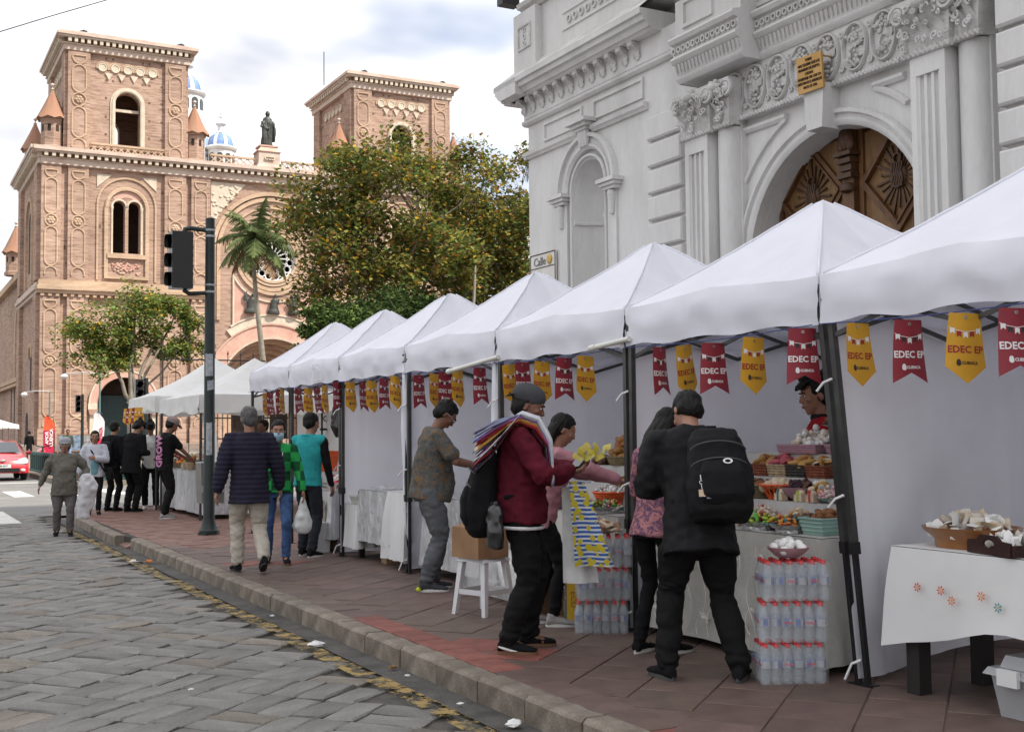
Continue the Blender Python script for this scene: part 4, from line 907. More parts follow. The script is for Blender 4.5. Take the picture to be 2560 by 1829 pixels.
# --- twin-light windows
for x in (lx,mir(lx)):
    win=MB(); 
    for a in (2.55,): win.ring(FC,(x,21.95),[(2.45,-.05),(2.45,.12),(2.62,.12),(2.62,-.05)],0,PI,28); win.box(x-2.62,x-2.45,CYD-.12,CYD,15.2,21.95); win.box(x+2.45,x+2.62,CYD-.12,CYD,15.2,21.95)
    win.ring(FC,(x,21.75),[(1.62,-.05),(1.62,.22),(1.85,.22),(1.95,.1),(1.95,-.05)],0,PI,26); win.box(x-1.95,x-1.62,CYD-.2,CYD,15.4,21.75); win.box(x+1.62,x+1.95,CYD-.2,CYD,15.4,21.75); win.box(x-1.95,x+1.95,CYD-.24,CYD-.001,15.35,15.62); win.box(x-1.7,x+1.7,CYD-.3,CYD+.3,17.2,17.6)
    w=win.build('twin_window',M_brl,cath,smooth=30)
    m=MB(); m.lathe([(.17,0),(.12,.15),(.12,3.9),(.19,4.15),(.19,4.3)],(x,CYD+.15,17.6),10)
    for s in (-1,1): m.lathe([(.14,0),(.1,.15),(.1,3.9),(.16,4.15),(.16,4.3)],(x+s*1.3,CYD-.0,17.6),10)
    for s in (-1,1): m.ring(FC,(x+s*.66,21.9),[(.54,-.25),(.54,.1),(.70,.1),(.70,-.25)],0,PI,14)
    m.build('window_column',M_cream,w,smooth=40)
    m=MB(); m.ring(FC,(x,21.75),[(1.0,-.02),(1.0,.03),(1.58,.03),(1.58,-.02)],R(35),R(145),14)
    q=random.Random(3)
    for k in range(60): m.ball((x+q.gauss(0,.55),CYD-.05,16.45+q.gauss(0,.27)),(.13,.07,.10),6,4)
    for k in range(9): xx=x-1.1+k*.275; m.tube([(xx+.13*math.cos(a),CYD-.06,16.45+.2*math.sin(k)+.13*math.sin(a)) for a in [j*.9 for j in range(8)]],.04,5)
    m.build('window_relief',M_pink,w,smooth=60)
    for s in (-1,1):
        m=MB(); m.prism([(s*1.3,24.7),(s*2.6,24.7),(s*2.6,23.5)] if s>0 else [(s*1.3,24.7),(s*2.6,23.5),(s*2.6,24.7)],lambda u,v,d:(x+u,CYD-d,v),.01,.08); m.build('corner_relief',M_cream,w)
# narrow low windows
for x in (lx+.1,mir(lx+.1)):
    m=MB(); m.ring(FC,(x,10.9),[(.72,-.3),(.72,.1),(1.15,.1),(1.15,-.02)],0,PI,16); 
    for s in (-1,1): hbox(m,x+s*.72,x+s*1.15,-.02,.1,8.1,10.9)
    hbox(m,x-1.3,x+1.3,0,.2,7.7,8.08); m.build('window_frame',M_brl,cath,smooth=30)
# --- rose window
m=MB(); rc=(CX,18.09)
for a,b,d in ((2.2,2.45,.25),(2.5,2.75,.18),(2.85,3.2,.10),(3.3,3.6,.18)): m.ring(FC,rc,[(a,-.05),(a,d),(b,d),(b,-.05)],0,2*PI,48)
rose=m.build('rose_window',M_brl,cath,smooth=30)
m=MB(); m.lathe([(0,0),(2.3,0)],(0,0,0),36); 
o=m.local('pane',M_glass,None); o.parent=rose; o.location=(0,.45,18.09-ZG); o.rotation_euler=(PI/2,0,0)
m=MB()
m.ring(FC,rc,[(.50,-.3),(.50,-.05),(.66,-.05),(.66,-.3)],0,2*PI,24); m.ring(FC,rc,[(1.40,-.3),(1.40,-.05),(1.46,-.05),(1.46,-.3)],0,2*PI,36); m.ring(FC,rc,[(2.10,-.3),(2.10,-.02),(2.25,-.02),(2.25,-.3)],0,2*PI,48)
for k in range(16):
    a=2*PI*k/16; c_,s_=math.cos(a),math.sin(a); m.bar((CX+.6*c_,CYD+.18,18.09+.6*s_),(CX+1.42*c_,CYD+.18,18.09+1.42*s_),.10,.2,up=(0,1,0))
    a+=PI/16; m.ring(FC,(CX+1.76*math.cos(a),18.09+1.76*math.sin(a)),[(.28,-.3),(.28,-.05),(.37,-.05),(.37,-.3)],0,2*PI,14)
m.build('tracery',M_domew,rose,smooth=30)
# giant blind arch over the rose window
m=MB()
for a,b,d in ((5.5,5.85,.30),(5.0,5.35,.18),(4.3,4.5,.12)): m.ring(FC,(CX,18.5),[(a,-.02),(a,d),(b,d),(b,-.02)],R(0),R(180),44)
for s in (-1,1): hbox(m,CX+s*5.5,CX+s*5.85,-.02,.3,12,18.5); hbox(m,CX+s*5.0,CX+s*5.35,-.02,.18,12,18.5)
m.build('giant_arch',M_brl,cath,smooth=30)
for s in (-1,1):
    m=MB(); m.prism([(s*5.9,24.9),(s*2.6,24.9),(s*4.3,23.1),(s*5.3,21.6),(s*5.9,20.4)] if s<0 else [(s*5.9,24.9),(s*5.9,20.4),(s*5.3,21.6),(s*4.3,23.1),(s*2.6,24.9)],lambda u,v,d:(CX+u,CYD-d,v),.01,.10); sp=m.build('spandrel_relief',M_cream,cath)
    m=MB(); q=random.Random(8)
    for k in range(70):
        u=q.uniform(2.9,5.8); v=q.uniform(20.8,24.7)
        if v>24.7-(u-2.7)*1.25+.2 and math.hypot(u,v-18.5)>6.0: m.ball((CX+s*u,CYD-.12,v),(.16,.06,.13),6,4)
    m.build('spandrel_carving',M_cream,sp,smooth=60)
# pink panel with three figures
m=MB(); pts=[(CX-3.75,11.2)]+[(CX+7.25*math.sin(R(-31+62*i/16)),5.4+7.25*math.cos(R(-31+62*i/16))) for i in range(17)]+[(CX+3.75,11.2),(CX+3.75,16.1)]+[(CX+4.2*math.cos(R(-28-124*i/16)),18.09+4.2*math.sin(R(-28-124*i/16))) for i in range(17)]+[(CX-3.75,16.1)]
m.prism(pts,FC,.02,.06); m.build('pink_panel',M_pink,cath)
m=MB(); m.ring(FC,rc,[(4.15,0),(4.15,.2),(4.3,.2),(4.3,0)],R(208),R(332),24)
for s in (-1,1): hbox(m,CX+s*3.7,CX+s*3.85,.0,.18,11.2,16.3)
m.build('panel_frame',M_cream,cath,smooth=30)
def kneeling(mb,x,z,s,wings):
    rg=lambda c,a,b:(c,(a,0,0),(0,b,0))
    mb.loft([rg((x,CYD-.35,z),.62,.4),rg((x,CYD-.35,z+.25),.6,.4),rg((x+s*.05,CYD-.35,z+.5),.42,.34),rg((x+s*.05,CYD-.35,z+.95),.36,.3),rg((x+s*.12,CYD-.35,z+1.35),.33,.28),rg((x+s*.16,CYD-.35,z+1.55),.12,.12)],12)
    mb.ball((x+s*.22,CYD-.38,z+1.72),(.17,.18,.21),10,7); mb.tube([(x+s*.1,CYD-.4,z+1.35),(x+s*.45,CYD-.5,z+1.1),(x+s*.5,CYD-.5,z+1.45)],.1,6)
    if wings: mb.loft([((x-s*.2,CYD-.3,z+.9),(.1,0,0),(0,.06,.1)),((x-s*.45,CYD-.3,z+1.4),(.25,0,.1),(0,.06,0)),((x-s*.5,CYD-.28,z+1.85),(.2,0,.1),(0,.05,0)),((x-s*.3,CYD-.28,z+2.1),(.06,0,0),(0,.05,0))],8)
for x,s,wg in ((CX-2.2,1,True),(CX,1,False),(CX+2.0,-1,True)):
    m=MB(); kneeling(m,x,12.7,s,wg); me=remesh(m,.06,2); me.materials.append(M_brz); o=link('relief_figure',me,cath); o.location=(-cath.location.x,-cath.location.y,-cath.location.z)
# --- towers
def tower(fx,s):
    x0,x1=sorted((fx(14.42),fx(24.75))); y0,y1=CYD+.2,CYD+11.5; z0,z1=26.6,35.7; xc=(x0+x1)/2
    FT=lambda u,v,d:(u,y0-d,v); hole=archpoly(xc-1.08,xc+1.08,27.5,31.3,18)
    mb=MB(); mb.plate([(x0,z0),(x1,z0),(x1,z1),(x0,z1)],[hole],FT,0,-.9); mb.plate([(x0,z0),(x1,z0),(x1,z1),(x0,z1)],[hole],lambda u,v,d:(u,y1+d,v),0,-.9)
    hs=archpoly((y0+y1)/2-1.08,(y0+y1)/2+1.08,27.5,31.3,18)
    for xx,sg in ((x0,1),(x1,-1)): mb.plate([(y0+.9,z0),(y1-.9,z0),(y1-.9,z1),(y0+.9,z1)],[hs],lambda u,v,d:(xx+sg*d,u,v),0,.9)
    mb.box(x0+.9,x1-.9,y0+.9,y1-.9,z1-.4,z1-.1); tw=mb.build('tower',M_br,cath)
    mb=MB(); mb.ring(FT,(xc,31.3),[(1.08,-.4),(1.08,.1),(1.18,.18),(1.35,.18),(1.38,.1),(1.52,.1),(1.52,-.02)],0,PI,24)
    for q in (-1,1): mb.sweep([((xc+q*1.08,y0,z),(q,0,0),(0,-1,0)) for z in (27.5,31.3)],[(0,-.4),(0,.1),(.10,.18),(.27,.18),(.30,.1),(.44,.1),(.44,-.02)])
    mb.build('window_frame',M_cream,tw,smooth=30)
    mb=MB(); mb.box(xc-1.08,xc+1.08,y0+.5,y0+.7,30.7,30.95); mb.build('window_beam',M_cream,tw)
    mb=MB()
    for a,b in ((x0,x0+1.88),(x1-1.88,x1)): mb.box(a,b,y0-.3,y0,z0,z1)
    for a,b in ((y0,y0+1.9),(y1-1.9,y1)): mb.box(x0-.28,x0,a,b,z0,z1); mb.box(x1,x1+.28,a,b,z0,z1)
    p=mb.build('tower_pilaster',M_br,tw); pieces(p)
    for a_,b_ in ((x0,x0+1.88),(x1-1.88,x1)): m1,ro=MB(),MB(); pattern(m1,ro,a_,b_,z0+.3,z1-.3,.1); m1.build('ring_moulding',M_brl,p); ro.build('rosette',M_brl,p,smooth=60)
    mb=MB(); 
    for k in range(5): 
        xx=xc-2.2+1.1*k; mb.ring(FT,(xx,34.45),[(0.01,0.0),(0.01,.09),(.26,.09),(.30,.14),(.40,.14),(.42,.05),(.42,0)],0,2*PI,16)
    for k in range(4):
        xx=xc-1.65+1.1*k; mb.prism([(-.34,0),(0,-.62),(.34,0)],lambda u,v,d:(xx+u,y0-d,33.95+v),.0,.12)
    mb.build('disc_ornament',M_cream,tw,smooth=30)
    mb=MB()
    for k in range(5): mb.ring(lambda u,v,d:(x0-d,u,v),((y0+y1)/2-2.2+1.1*k,34.45),[(0.01,0.0),(0.01,.09),(.26,.09),(.30,.14),(.40,.14),(.42,.05),(.42,0)],0,2*PI,14)
    mb.build('disc_ornament',M_cream,tw,smooth=30)
    mb=MB()
    for k in range(5): xx=xc-2.2+1.1*k; mb.ring(FT,(xx,34.45),[(.44,0),(.44,.1),(.56,.1),(.56,0)],R(-20),R(200),14)
    mb.build('disc_arch',M_brl,tw,smooth=30)
    # cornice on all sides
    mb=MB()
    for z_a,z_b,d in ((35.6,36.1,.38),(36.1,36.22,.5),(36.22,36.62,.40),(36.62,36.8,.85),(36.8,37.05,1.0),(37.05,37.2,.8)): mb.box(x0-d,x1+d,y0-d,y1+d,z_a+.001,z_b)
    c=mb.build('tower_cornice',M_mar,tw); m2=MB(); n=20
    for i in range(n): xx=x0-.2+(i+.5)*(x1-x0+.4)/n; m2.box(xx-.14,xx+.14,y0-.8,y0-.401,36.24,36.615)
    for i in range(n): yy=y0-.2+(i+.5)*(y1-y0+.4)/n; m2.box(x0-.8,x0-.401,yy-.14,yy+.14,36.24,36.615); m2.box(x1+.401,x1+.8,yy-.14,yy+.14,36.24,36.615)
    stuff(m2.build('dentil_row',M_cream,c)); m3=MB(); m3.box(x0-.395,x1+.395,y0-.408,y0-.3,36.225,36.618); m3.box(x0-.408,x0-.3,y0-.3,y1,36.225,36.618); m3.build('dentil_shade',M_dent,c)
    mb=MB()
    for q in (x0+.5,x1-1.2): mb.prism([(0,0),(1.2,0),(1.2,.5),(.9,.6),(0,.2)],lambda u,v,d:(q+u,y0+.4+d,37.2+v),0,1.2)
    pieces(mb.build('roof_block',M_dark,tw))
    # lattice balustrade at the foot
    lattice(x0+1.95,x1-1.95,26.62,27.45,y0-.35,tw)
def lattice(x0,x1,z0,z1,y,par):
    mb=MB(); mb.box(x0,x1,y-.12,y+.12,z1-.18,z1); mb.box(x0,x1,y-.12,y+.12,z0,z0+.1); h=z1-z0-.28; n=max(2,int((x1-x0)/(h*1.05))); w=(x1-x0)/n
    for i in range(n):
        a=x0+i*w; mb.bar((a,y,z0+.1),(a+w,y,z1-.18),.10,.1,up=(0,1,0)); mb.bar((a,y+.0,z1-.18),(a+w,y+.0,z0+.1),.10,.098,up=(0,1,0))
    return mb.build('balustrade',M_brl,par)
both(tower)
lattice(27.0,31.2,26.62,27.5,CYD-.2,cath); lattice(33.8,39.0,26.62,27.5,CYD-.2,cath)
# antenna on the right tower
MB().tube([(39.9,CYD+5,37),(39.9,CYD+5,40.5)],.05,5).build('antenna',M_dark,cath)
# --- turrets
def turret(x,y,z0,h=3.0,r=.95,ch=2.5):
    mb=MB(); mb.lathe([(r*1.15,0),(r*1.15,.35),(r,.45),(r,h-.4),(r*1.08,h-.35),(r*1.1,h-.1),(r*1.22,h),(0,h)],(x,y,z0),8); t=mb.build('turret',M_br,cath)
    mb=MB(); prof=[(r*1.42,-.05),(r*1.05,.45),(r*.55,ch*.6),(.12,ch),(0,ch)]; k=16; vs=[]
    for i,(rad,z) in enumerate(prof):
        for j in range(k): a=2*PI*j/k; zz=z-(.22 if i==0 and j%2==0 else 0); rf=rad*(1.06 if j%2==0 else 1); vs.append((x+rf*math.cos(a),y+rf*math.sin(a),z0+h+zz))
    mb.add(vs,[(i*k+j,i*k+(j+1)%k,(i+1)*k+(j+1)%k,(i+1)*k+j) for i in range(len(prof)-1) for j in range(k)]+[tuple(range(k))]); mb.build('turret_roof',M_cone,t,smooth=30)
    mb=MB(); mb.lathe([(.1,0),(.2,.12),(.08,.2),(.06,.35),(.2,.5),(.16,.62),(0,.7)],(x,y,z0+h+ch-.05),8); mb.build('finial',M_mar,t,smooth=50)
    mb=MB()
    for j in range(8):
        a=2*PI*(j+.5)/8; c_,s_=math.cos(a)*r*.925,math.sin(a)*r*.925; mb.M=Matrix.Translation((x+c_,y+s_,z0))@Matrix.Rotation(a,4,'Z'); mb.prism(archpoly(-.14,.14,h*.55,h*.72,6),lambda u,v,d:(d,u,v),-.02,.012)
    mb.M=None; mb.build('slit_window',M_inn,t)
for x in (13.3,25.85): turret(x,CYD+1.2,26.6); turret(mir(x),CYD+1.2,26.6)
turret(13.3,CYD+14.3,26.6); turret(12.9,CYD+27.5,18.6,2.6,1.0,2.7)
# statue on its pedestal
mb=MB(); mb.taper((32.5,CYD+.2,26.6),(1.25,1.0),(1.05,.9),.35); mb.taper((32.5,CYD+.2,26.95),(1.05,.9),(1.02,.88),1.2); ped=mb.build('pedestal',M_mar,cath)
mb=MB(); mb.taper((32.5,CYD+.2,28.15),(1.15,1.0),(.75,.7),.5); mb.box(31.6,33.4,CYD-.6,CYD+1.0,28.65,28.8); mb.build('pedestal_cap',M_pink,ped)
mb=MB()
for k in range(3): mb.ring(FC,(32.2+.3*k,27.5),[(.1,.72),(.1,.85),(.2,.85),(.2,.72)],0,2*PI,8)
mb.build('pedestal_relief',M_cream,ped)
mb=MB(); sx,sy,sz=32.5,CYD+.2,28.8
rg=lambda dx,z,a,b,dy=0:((sx+dx,sy+dy,sz+z),(a,0,0),(0,b,0))
mb.loft([rg(0,0,.62,.45),rg(0,.5,.55,.42),rg(.02,1.2,.52,.40),rg(.05,1.9,.50,.36),rg(.05,2.4,.52,.34),rg(.05,2.75,.42,.28),rg(.05,2.92,.16,.16)],16); mb.ball((sx+.05,sy-.06,sz+3.17),(.23,.25,.32),12,8)
mb.loft([((sx+.45,sy-.1,sz+2.5),(.2,0,0),(0,.2,0)),((sx+.62,sy-.2,sz+1.9),(.2,0,0),(0,.22,0)),((sx+.66,sy-.25,sz+1.2),(.2,0,0),(0,.22,0)),((sx+.62,sy-.2,sz+.5),(.12,0,0),(0,.15,0))],10)
mb.loft([((sx-.42,sy-.1,sz+2.4),(.2,0,0),(0,.2,0)),((sx-.5,sy-.3,sz+1.8),(.2,0,0),(0,.2,0)),((sx-.1,sy-.5,sz+1.6),(.13,0,.1),(0,.12,0)),((sx+.1,sy-.55,sz+1.7),(.08,0,.06),(0,.08,0))],10)
mb.ball((sx-.35,sy-.42,sz+1.75),(.2,.2,.3),10,7); mb.loft([((sx-.38,sy-.35,sz+.1),(.3,0,0),(0,.25,0)),((sx-.38,sy-.35,sz+.9),(.26,0,0),(0,.25,0)),((sx-.36,sy-.38,sz+1.5),(.2,0,0),(0,.2,0))],10)
me=remesh(mb,.06,2); displace(me,lambda c,n:n*(.05*np.sin(c[:,0]*22+noise3(c,1.5)*4)*(c[:,2]<sz+2.3))[:,None]); me.materials.append(M_brz)
tag(link('bronze_statue',me),'dark robed bronze statue standing on the cathedral roof pedestal','statue')
# --- left flank: tower base side and nave wall
mb=MB(); mb.box(12.31,13.3,CYD+.9,CYD+16,ZG,25.2); mb.box(13.3,23,CYD+13,CYD+16,ZG,25.2); mb.box(13.2,24,CYD+16,CYD+70,ZG,18.4); mb.box(16,50,CYD+12,CYD+75,ZG,22.5); mb.box(mir(13.3),mir(12.31),CYD+.9,CYD+16,ZG,25.2); mb.box(23,mir(23),CYD+6,CYD+14,ZG,26); pieces(mb.build('flank_wall',M_br,cath))
mb=MB()
for z_a,z_b,d in ((25.2,25.7,.3),(25.7,26.1,.4),(26.1,26.3,.85),(26.3,26.6,1.0)): mb.box(12.31-d,13.5,CYD-d,CYD+16+d,z_a+.003,z_b-.003)
for z_a,z_b,d in ((13.8,14.1,.3),(14.1,14.45,.5),(14.45,14.75,.35)): mb.box(12.31-d,13,CYD,CYD+16.2,z_a,z_b)
fc=mb.build('flank_cornice',M_mar,cath)
m2=MB()
for i in range(25): y=CYD+.3+i*.64; m2.box(12.31-.8,12.31-.405,y-.15,y+.15,25.72,26.095)
stuff(m2.build('dentil_row',M_cream,fc))
FS=lambda u,v,d:(12.31-d,u,v); FN=lambda u,v,d:(13.2-d,u,v)
mb=MB()
for y in (CYD+.3,CYD+13.6): mb.box(11.98,12.31,y,y+2.2,ZG,13.8); mb.box(11.98,12.31,y,y+2.2,15,25.2)
pieces(mb.build('flank_pilaster',M_br,cath))
mb=MB(); mb.ring(FS,(CYD+8,21.0),[(2.2,-.05),(2.2,.2),(2.6,.2),(2.6,-.05)],0,PI,20); mb.box(12.1,12.31,CYD+5.4,CYD+5.8,15.2,21); mb.box(12.1,12.31,CYD+10.2,CYD+10.6,15.2,21); mb.ring(FS,(CYD+6,8.5),[(1.0,-.05),(1.0,.2),(1.4,.2),(1.4,-.05)],0,PI,14); mb.build('flank_arch',M_brl,cath,smooth=30)
mb=MB(); mb.prism(archpoly(CYD+6.9,CYD+9.1,16.5,21.0,12),FS,.0,.02); mb.prism(archpoly(CYD+5.2,CYD+6.8,5.5,8.5,12),FS,.0,.02); mb.prism(archpoly(CYD+3.2,CYD+5.2,ZG,2.6,12),FS,.0,.02); mb.prism(archpoly(CYD+8,CYD+10,ZG,2.6,12),FS,.0,.02)
for k,(dy,h) in enumerate(((-.75,11.8),(0,13.6),(.75,11.8))): mb.prism(archpoly(CYD+21.5+dy*1.3-.22,CYD+21.5+dy*1.3+.22,8.5,h,8),FN,.0,.03)
for k in range(5): mb.prism(archpoly(CYD+19+k*3.5,CYD+19.7+k*3.5,2.2,6.2,8),FN,.0,.03)
pieces(mb.build('flank_window',M_inn,cath))
mb=MB(); mb.ring(FN,(CYD+21.5,11.8),[(3.6,-.05),(3.6,.5),(4.3,.5),(4.3,-.05)],0,PI,26); mb.box(12.7,13.2,CYD+17.2,CYD+17.9,7.5,11.8); mb.box(12.7,13.2,CYD+25.1,CYD+25.8,7.5,11.8); mb.box(12.5,13.2,CYD+16.5,CYD+60,7.0,7.4); mb.box(12.6,13.2,CYD+16.5,CYD+60,6.6,6.95); mb.box(12.6,13.2,CYD+16.2,CYD+60,17.8,18.5); mb.build('nave_moulding',M_brl,cath,smooth=30)
# putlog holes
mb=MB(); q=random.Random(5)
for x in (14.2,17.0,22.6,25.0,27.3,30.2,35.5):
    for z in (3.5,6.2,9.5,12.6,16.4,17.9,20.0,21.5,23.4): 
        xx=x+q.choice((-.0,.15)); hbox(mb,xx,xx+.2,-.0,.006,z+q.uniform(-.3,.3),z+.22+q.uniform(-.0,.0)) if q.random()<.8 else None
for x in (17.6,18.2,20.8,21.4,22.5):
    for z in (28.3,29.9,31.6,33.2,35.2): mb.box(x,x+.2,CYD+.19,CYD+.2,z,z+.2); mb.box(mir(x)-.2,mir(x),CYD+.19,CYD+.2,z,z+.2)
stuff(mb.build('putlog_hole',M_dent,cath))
# steps and plaza in front
mb=MB(); mb.box(8,mir(8),CYD-7,CYD+.5,-.1,ZG); mb.box(7,mir(7),CYD-8,CYD-7,-.1,ZG-.2); mb.box(6,mir(6),CYD-9,CYD-8,-.1,ZG-.4); structure(mb.build('cathedral_steps',M_park))
# --- blue and white domes behind
def dome(x,y,zb_,r,par,lan=True):
    mb=MB(); mb.lathe([(r*1.0,-3.0),(r*1.0,-.55),(r*1.12,-.5),(r*1.2,-.25),(r*1.08,-.1),(r*1.0,0)],(x,y,zb_),20); d=mb.build('dome_drum',M_domew,par,smooth=40)
    mb=MB()
    for k in range(10): a=2*PI*k/10; mb.M=Matrix.Translation((x,y,zb_))@Matrix.Rotation(a,4,'Z'); mb.prism(archpoly(-.22*r,.22*r,-2.5,-1.4,8),lambda u,v,dd:(r*.985+dd,u,v),-.05,.03)
    mb.M=None; mb.build('drum_window',M_glass,d)
    n=8; mb=MB(); mw=MB()
    for k in range(24):
        a0,a1=2*PI*k/24,2*PI*(k+1)/24; mm=mw if k%3==0 else mb; rad=r*(1.02 if k%3==0 else 1.0)
        vs=[(x+rad*math.cos(e)*math.cos(a),y+rad*math.cos(e)*math.sin(a),zb_+rad*1.05*math.sin(e)) for e in [PI/2*j/n for j in range(n+1)] for a in (a0,a1)]
        mm.add(vs,[(2*j,2*j+1,2*j+3,2*j+2) for j in range(n)])
    mb.build('dome_segment',M_domeb,d,smooth=180,recalc=False); mw.build('dome_rib',M_domew,d,recalc=False)
    mb=MB(); z=zb_+r*.98; k=r/1.75; mb.lathe([(.55*k,0),(.6*k,.15*k),(.42*k,.3*k),(.40*k,1.0*k),(.62*k,1.15*k),(.7*k,1.25*k),(.5*k,1.4*k),(.2*k,1.75*k),(.12*k,2.0*k),(.25*k,2.2*k),(.08*k,2.45*k),(.14*k,2.65*k),(0,2.95*k)],(x,y,z),12); mb.build('lantern',M_domew,d,smooth=40)
dm=thing('dome_cluster','blue and white tiled cupolas rising behind the cathedral front','dome',(38,CYD+44,22.5))
for x,y,z,r in ((38.2,CYD+40,38.0,1.75),(33.9,CYD+40,44.6,1.95),(35.9,CYD+46,36.5,4.1)): dome(x,y,z,r,dm)
MB().lathe([(4.3,0),(4.3,14.5)],(36.5,CYD+44,22),16).build('dome_base',M_domew,dm,smooth=40)
MB().lathe([(2.3,0),(2.3,20)],(33.9,CYD+40,22),14).build('dome_base',M_domew,dm,smooth=40); MB().lathe([(2.1,0),(2.1,13.2)],(38.2,CYD+40,22),14).build('dome_base',M_domew,dm,smooth=40)
# ================================================================== trees
M_bark=pm('bark',(0.115,0.09,0.07),0.3,4,0.95,bump=.6,bscale=15,col2=(0.18,0.15,0.12))
M_barkp=pm('plane_bark',(0.20,0.175,0.14),0.25,4,0.9,bump=.4,bscale=12,col2=(0.30,0.27,0.22))
def leafmat(name,col,tr=.3):
    mt=cloth(name,col,tr,0,5,.03,.3,.9); return mt
LM=[leafmat('leaf_dark',(0.072,0.105,0.030)),leafmat('leaf_olive',(0.24,0.235,0.058)),leafmat('leaf_green',(0.135,0.195,0.05)),leafmat('leaf_yellow',(0.46,0.30,0.035)),leafmat('leaf_rust',(0.33,0.17,0.05)),leafmat('leaf_brown',(0.15,0.095,0.05)),leafmat('leaf_bright',(0.16,0.23,0.06)),leafmat('leaf_deep',(0.028,0.052,0.016)),leafmat('palm_leaf',(0.12,0.155,0.06)),leafmat('palm_dry',(0.23,0.15,0.09))]
def limb(mb,p0,p1,r0,r1,rs,n=7,sag=0.1,k=6):
    p0=Vector(p0);p1=Vector(p1);d=(p1-p0).length; a=Vector((rs.gauss(0,1),rs.gauss(0,1),rs.gauss(0,.5)))*d*sag
    pts=[p0.lerp(p1,t/k)+a*math.sin(PI*t/k)*.6+Vector((rs.gauss(0,1),rs.gauss(0,1),rs.gauss(0,1)))*d*.012 for t in range(k+1)]
    mb.tube(pts,[r0+(r1-r0)*t/k for t in range(k+1)],n,caps=True); return pts
def leaves(cl,rs,name,parent,weights,size,jit=.35):
    """cl: list of (centre, radius, count). leaf = folded 5-point blade of two faces"""
    V=[];F=[];Mi=[]; ids=[i for i,_ in weights]; ws=[w for _,w in weights]
    for c,rad,n,sh in cl:
        for _ in range(n):
            d=Vector((rs.gauss(0,1),rs.gauss(0,1),rs.gauss(0,1))).normalized()*rad*(rs.random()**.45); p=c+Vector((d.x,d.y,d.z*sh))
            s=size*rs.uniform(.6,1.35); a=rs.uniform(0,6.283); tilt=rs.gauss(.35,.5); 
            ax=Vector((math.cos(a),math.sin(a),-tilt)).normalized(); sd=Vector((-math.sin(a),math.cos(a),rs.gauss(0,.4))).normalized(); up=ax.cross(sd)
            n0=len(V); V+= [p-ax*s*.5,p+sd*s*.42+up*s*.10,p+ax*s*.55,p-sd*s*.42+up*s*.10]
            F+=[(n0,n0+1,n0+2),(n0,n0+2,n0+3)]; m=rs.choices(ids,ws)[0]; Mi+=[m,m]
    me=bpy.data.meshes.new(name); me.from_pydata([tuple(v) for v in V],[],F)
    used=sorted(set(Mi))
    for u in used: me.materials.append(LM[u])
    rm={u:i for i,u in enumerate(used)}; me.polygons.foreach_set('material_index',[rm[i] for i in Mi]); me.update()
    org=parent.location; me.transform(Matrix.Translation(-org)); return link(name,me,parent)
def broadleaf(base,ht,top,rx,ry,label,seed,nclump,nleaf,weights,size,bark=M_bark,trunk_r=.3,open_=.5,group=None,name='park_tree',flat=1.0,twigs=40,clr=(.7,1.25)):
    rs=random.Random(seed); T=thing(name,label,'tree',base,0,group); b=Vector(base); c=Vector(top); mb=MB()
    fork=b.lerp(Vector((c.x,c.y,b.z)),.2)+Vector((0,0,ht*.30))
    limb(mb,b,fork,trunk_r,trunk_r*.7,rs,9,.03); cl=[]; ends=[]
    # crown clumps spread through an ellipsoid, uneven outline
    for i in range(nclump):
        while True:
            d=Vector((rs.uniform(-1,1),rs.uniform(-1,1),rs.uniform(-1,1)))
            if .25<d.length<1: break
        rr_=1+.22*noise.noise(d*2.2+Vector((seed,0,0)))
        p=c+Vector((d.x*rx*rr_,d.y*rx*rr_,d.z*ry*rr_)); cl.append((p,rx*open_*rs.uniform(*clr)*.36,int(nleaf*rs.uniform(.5,1.5)),.8*flat)); ends.append(p)
    prim=[]
    for k in range(8):
        a=k*PI/4+rs.uniform(-.3,.3); e=c+Vector((math.cos(a)*rx*.5,math.sin(a)*rx*.5,rs.uniform(-.3,.45)*ry)); pts=limb(mb,fork+Vector((0,0,rs.uniform(-.3,.3))),e,trunk_r*.45,trunk_r*.13,rs,6,.1); prim+=pts[2:]
    for p in ends[:int(len(ends)*.85)]:
        q=min(prim,key=lambda z:(z-p).length); limb(mb,q,p,trunk_r*.11,trunk_r*.025,rs,4,.12,4)
    for k in range(twigs):
        p=rs.choice(ends); d=(p-c).normalized()+Vector((rs.gauss(0,.4),rs.gauss(0,.4),rs.gauss(.2,.4))); limb(mb,p-d*.5,p+d*rx*rs.uniform(.12,.26),.02,.006,rs,3,.1,3)
    mb.build('trunk',bark,T,smooth=60); leaves(cl,rs,'crown',T,weights,size); return T
AUT=[(0,22),(1,36),(2,22),(3,8),(4,7),(5,8)]
AUT2=[(0,24),(1,34),(2,16),(3,7),(4,9),(5,12)]
# big autumn plane trees of the park
broadleaf((20.2,48,-.1),13,(20.0,49,9.9),4.9,4.7,'large autumn plane tree with yellowing leaves before the cathedral',3,130,230,AUT,.21,trunk_r=.34,open_=.62,group='autumn trees in the park',twigs=240)
broadleaf((27.3,51,-.1),14,(27.2,51,10.3),4.8,5.0,'tall autumn tree with rusty leaves beside the white church corner',5,130,230,AUT2,.21,trunk_r=.32,open_=.62,group='autumn trees in the park',twigs=240)
broadleaf((31.5,56,-.1),13,(31.5,56,9),5,5,'autumn tree half hidden behind the white church corner',15,70,130,AUT2,.28,trunk_r=.32,open_=.62,group='autumn trees in the park')
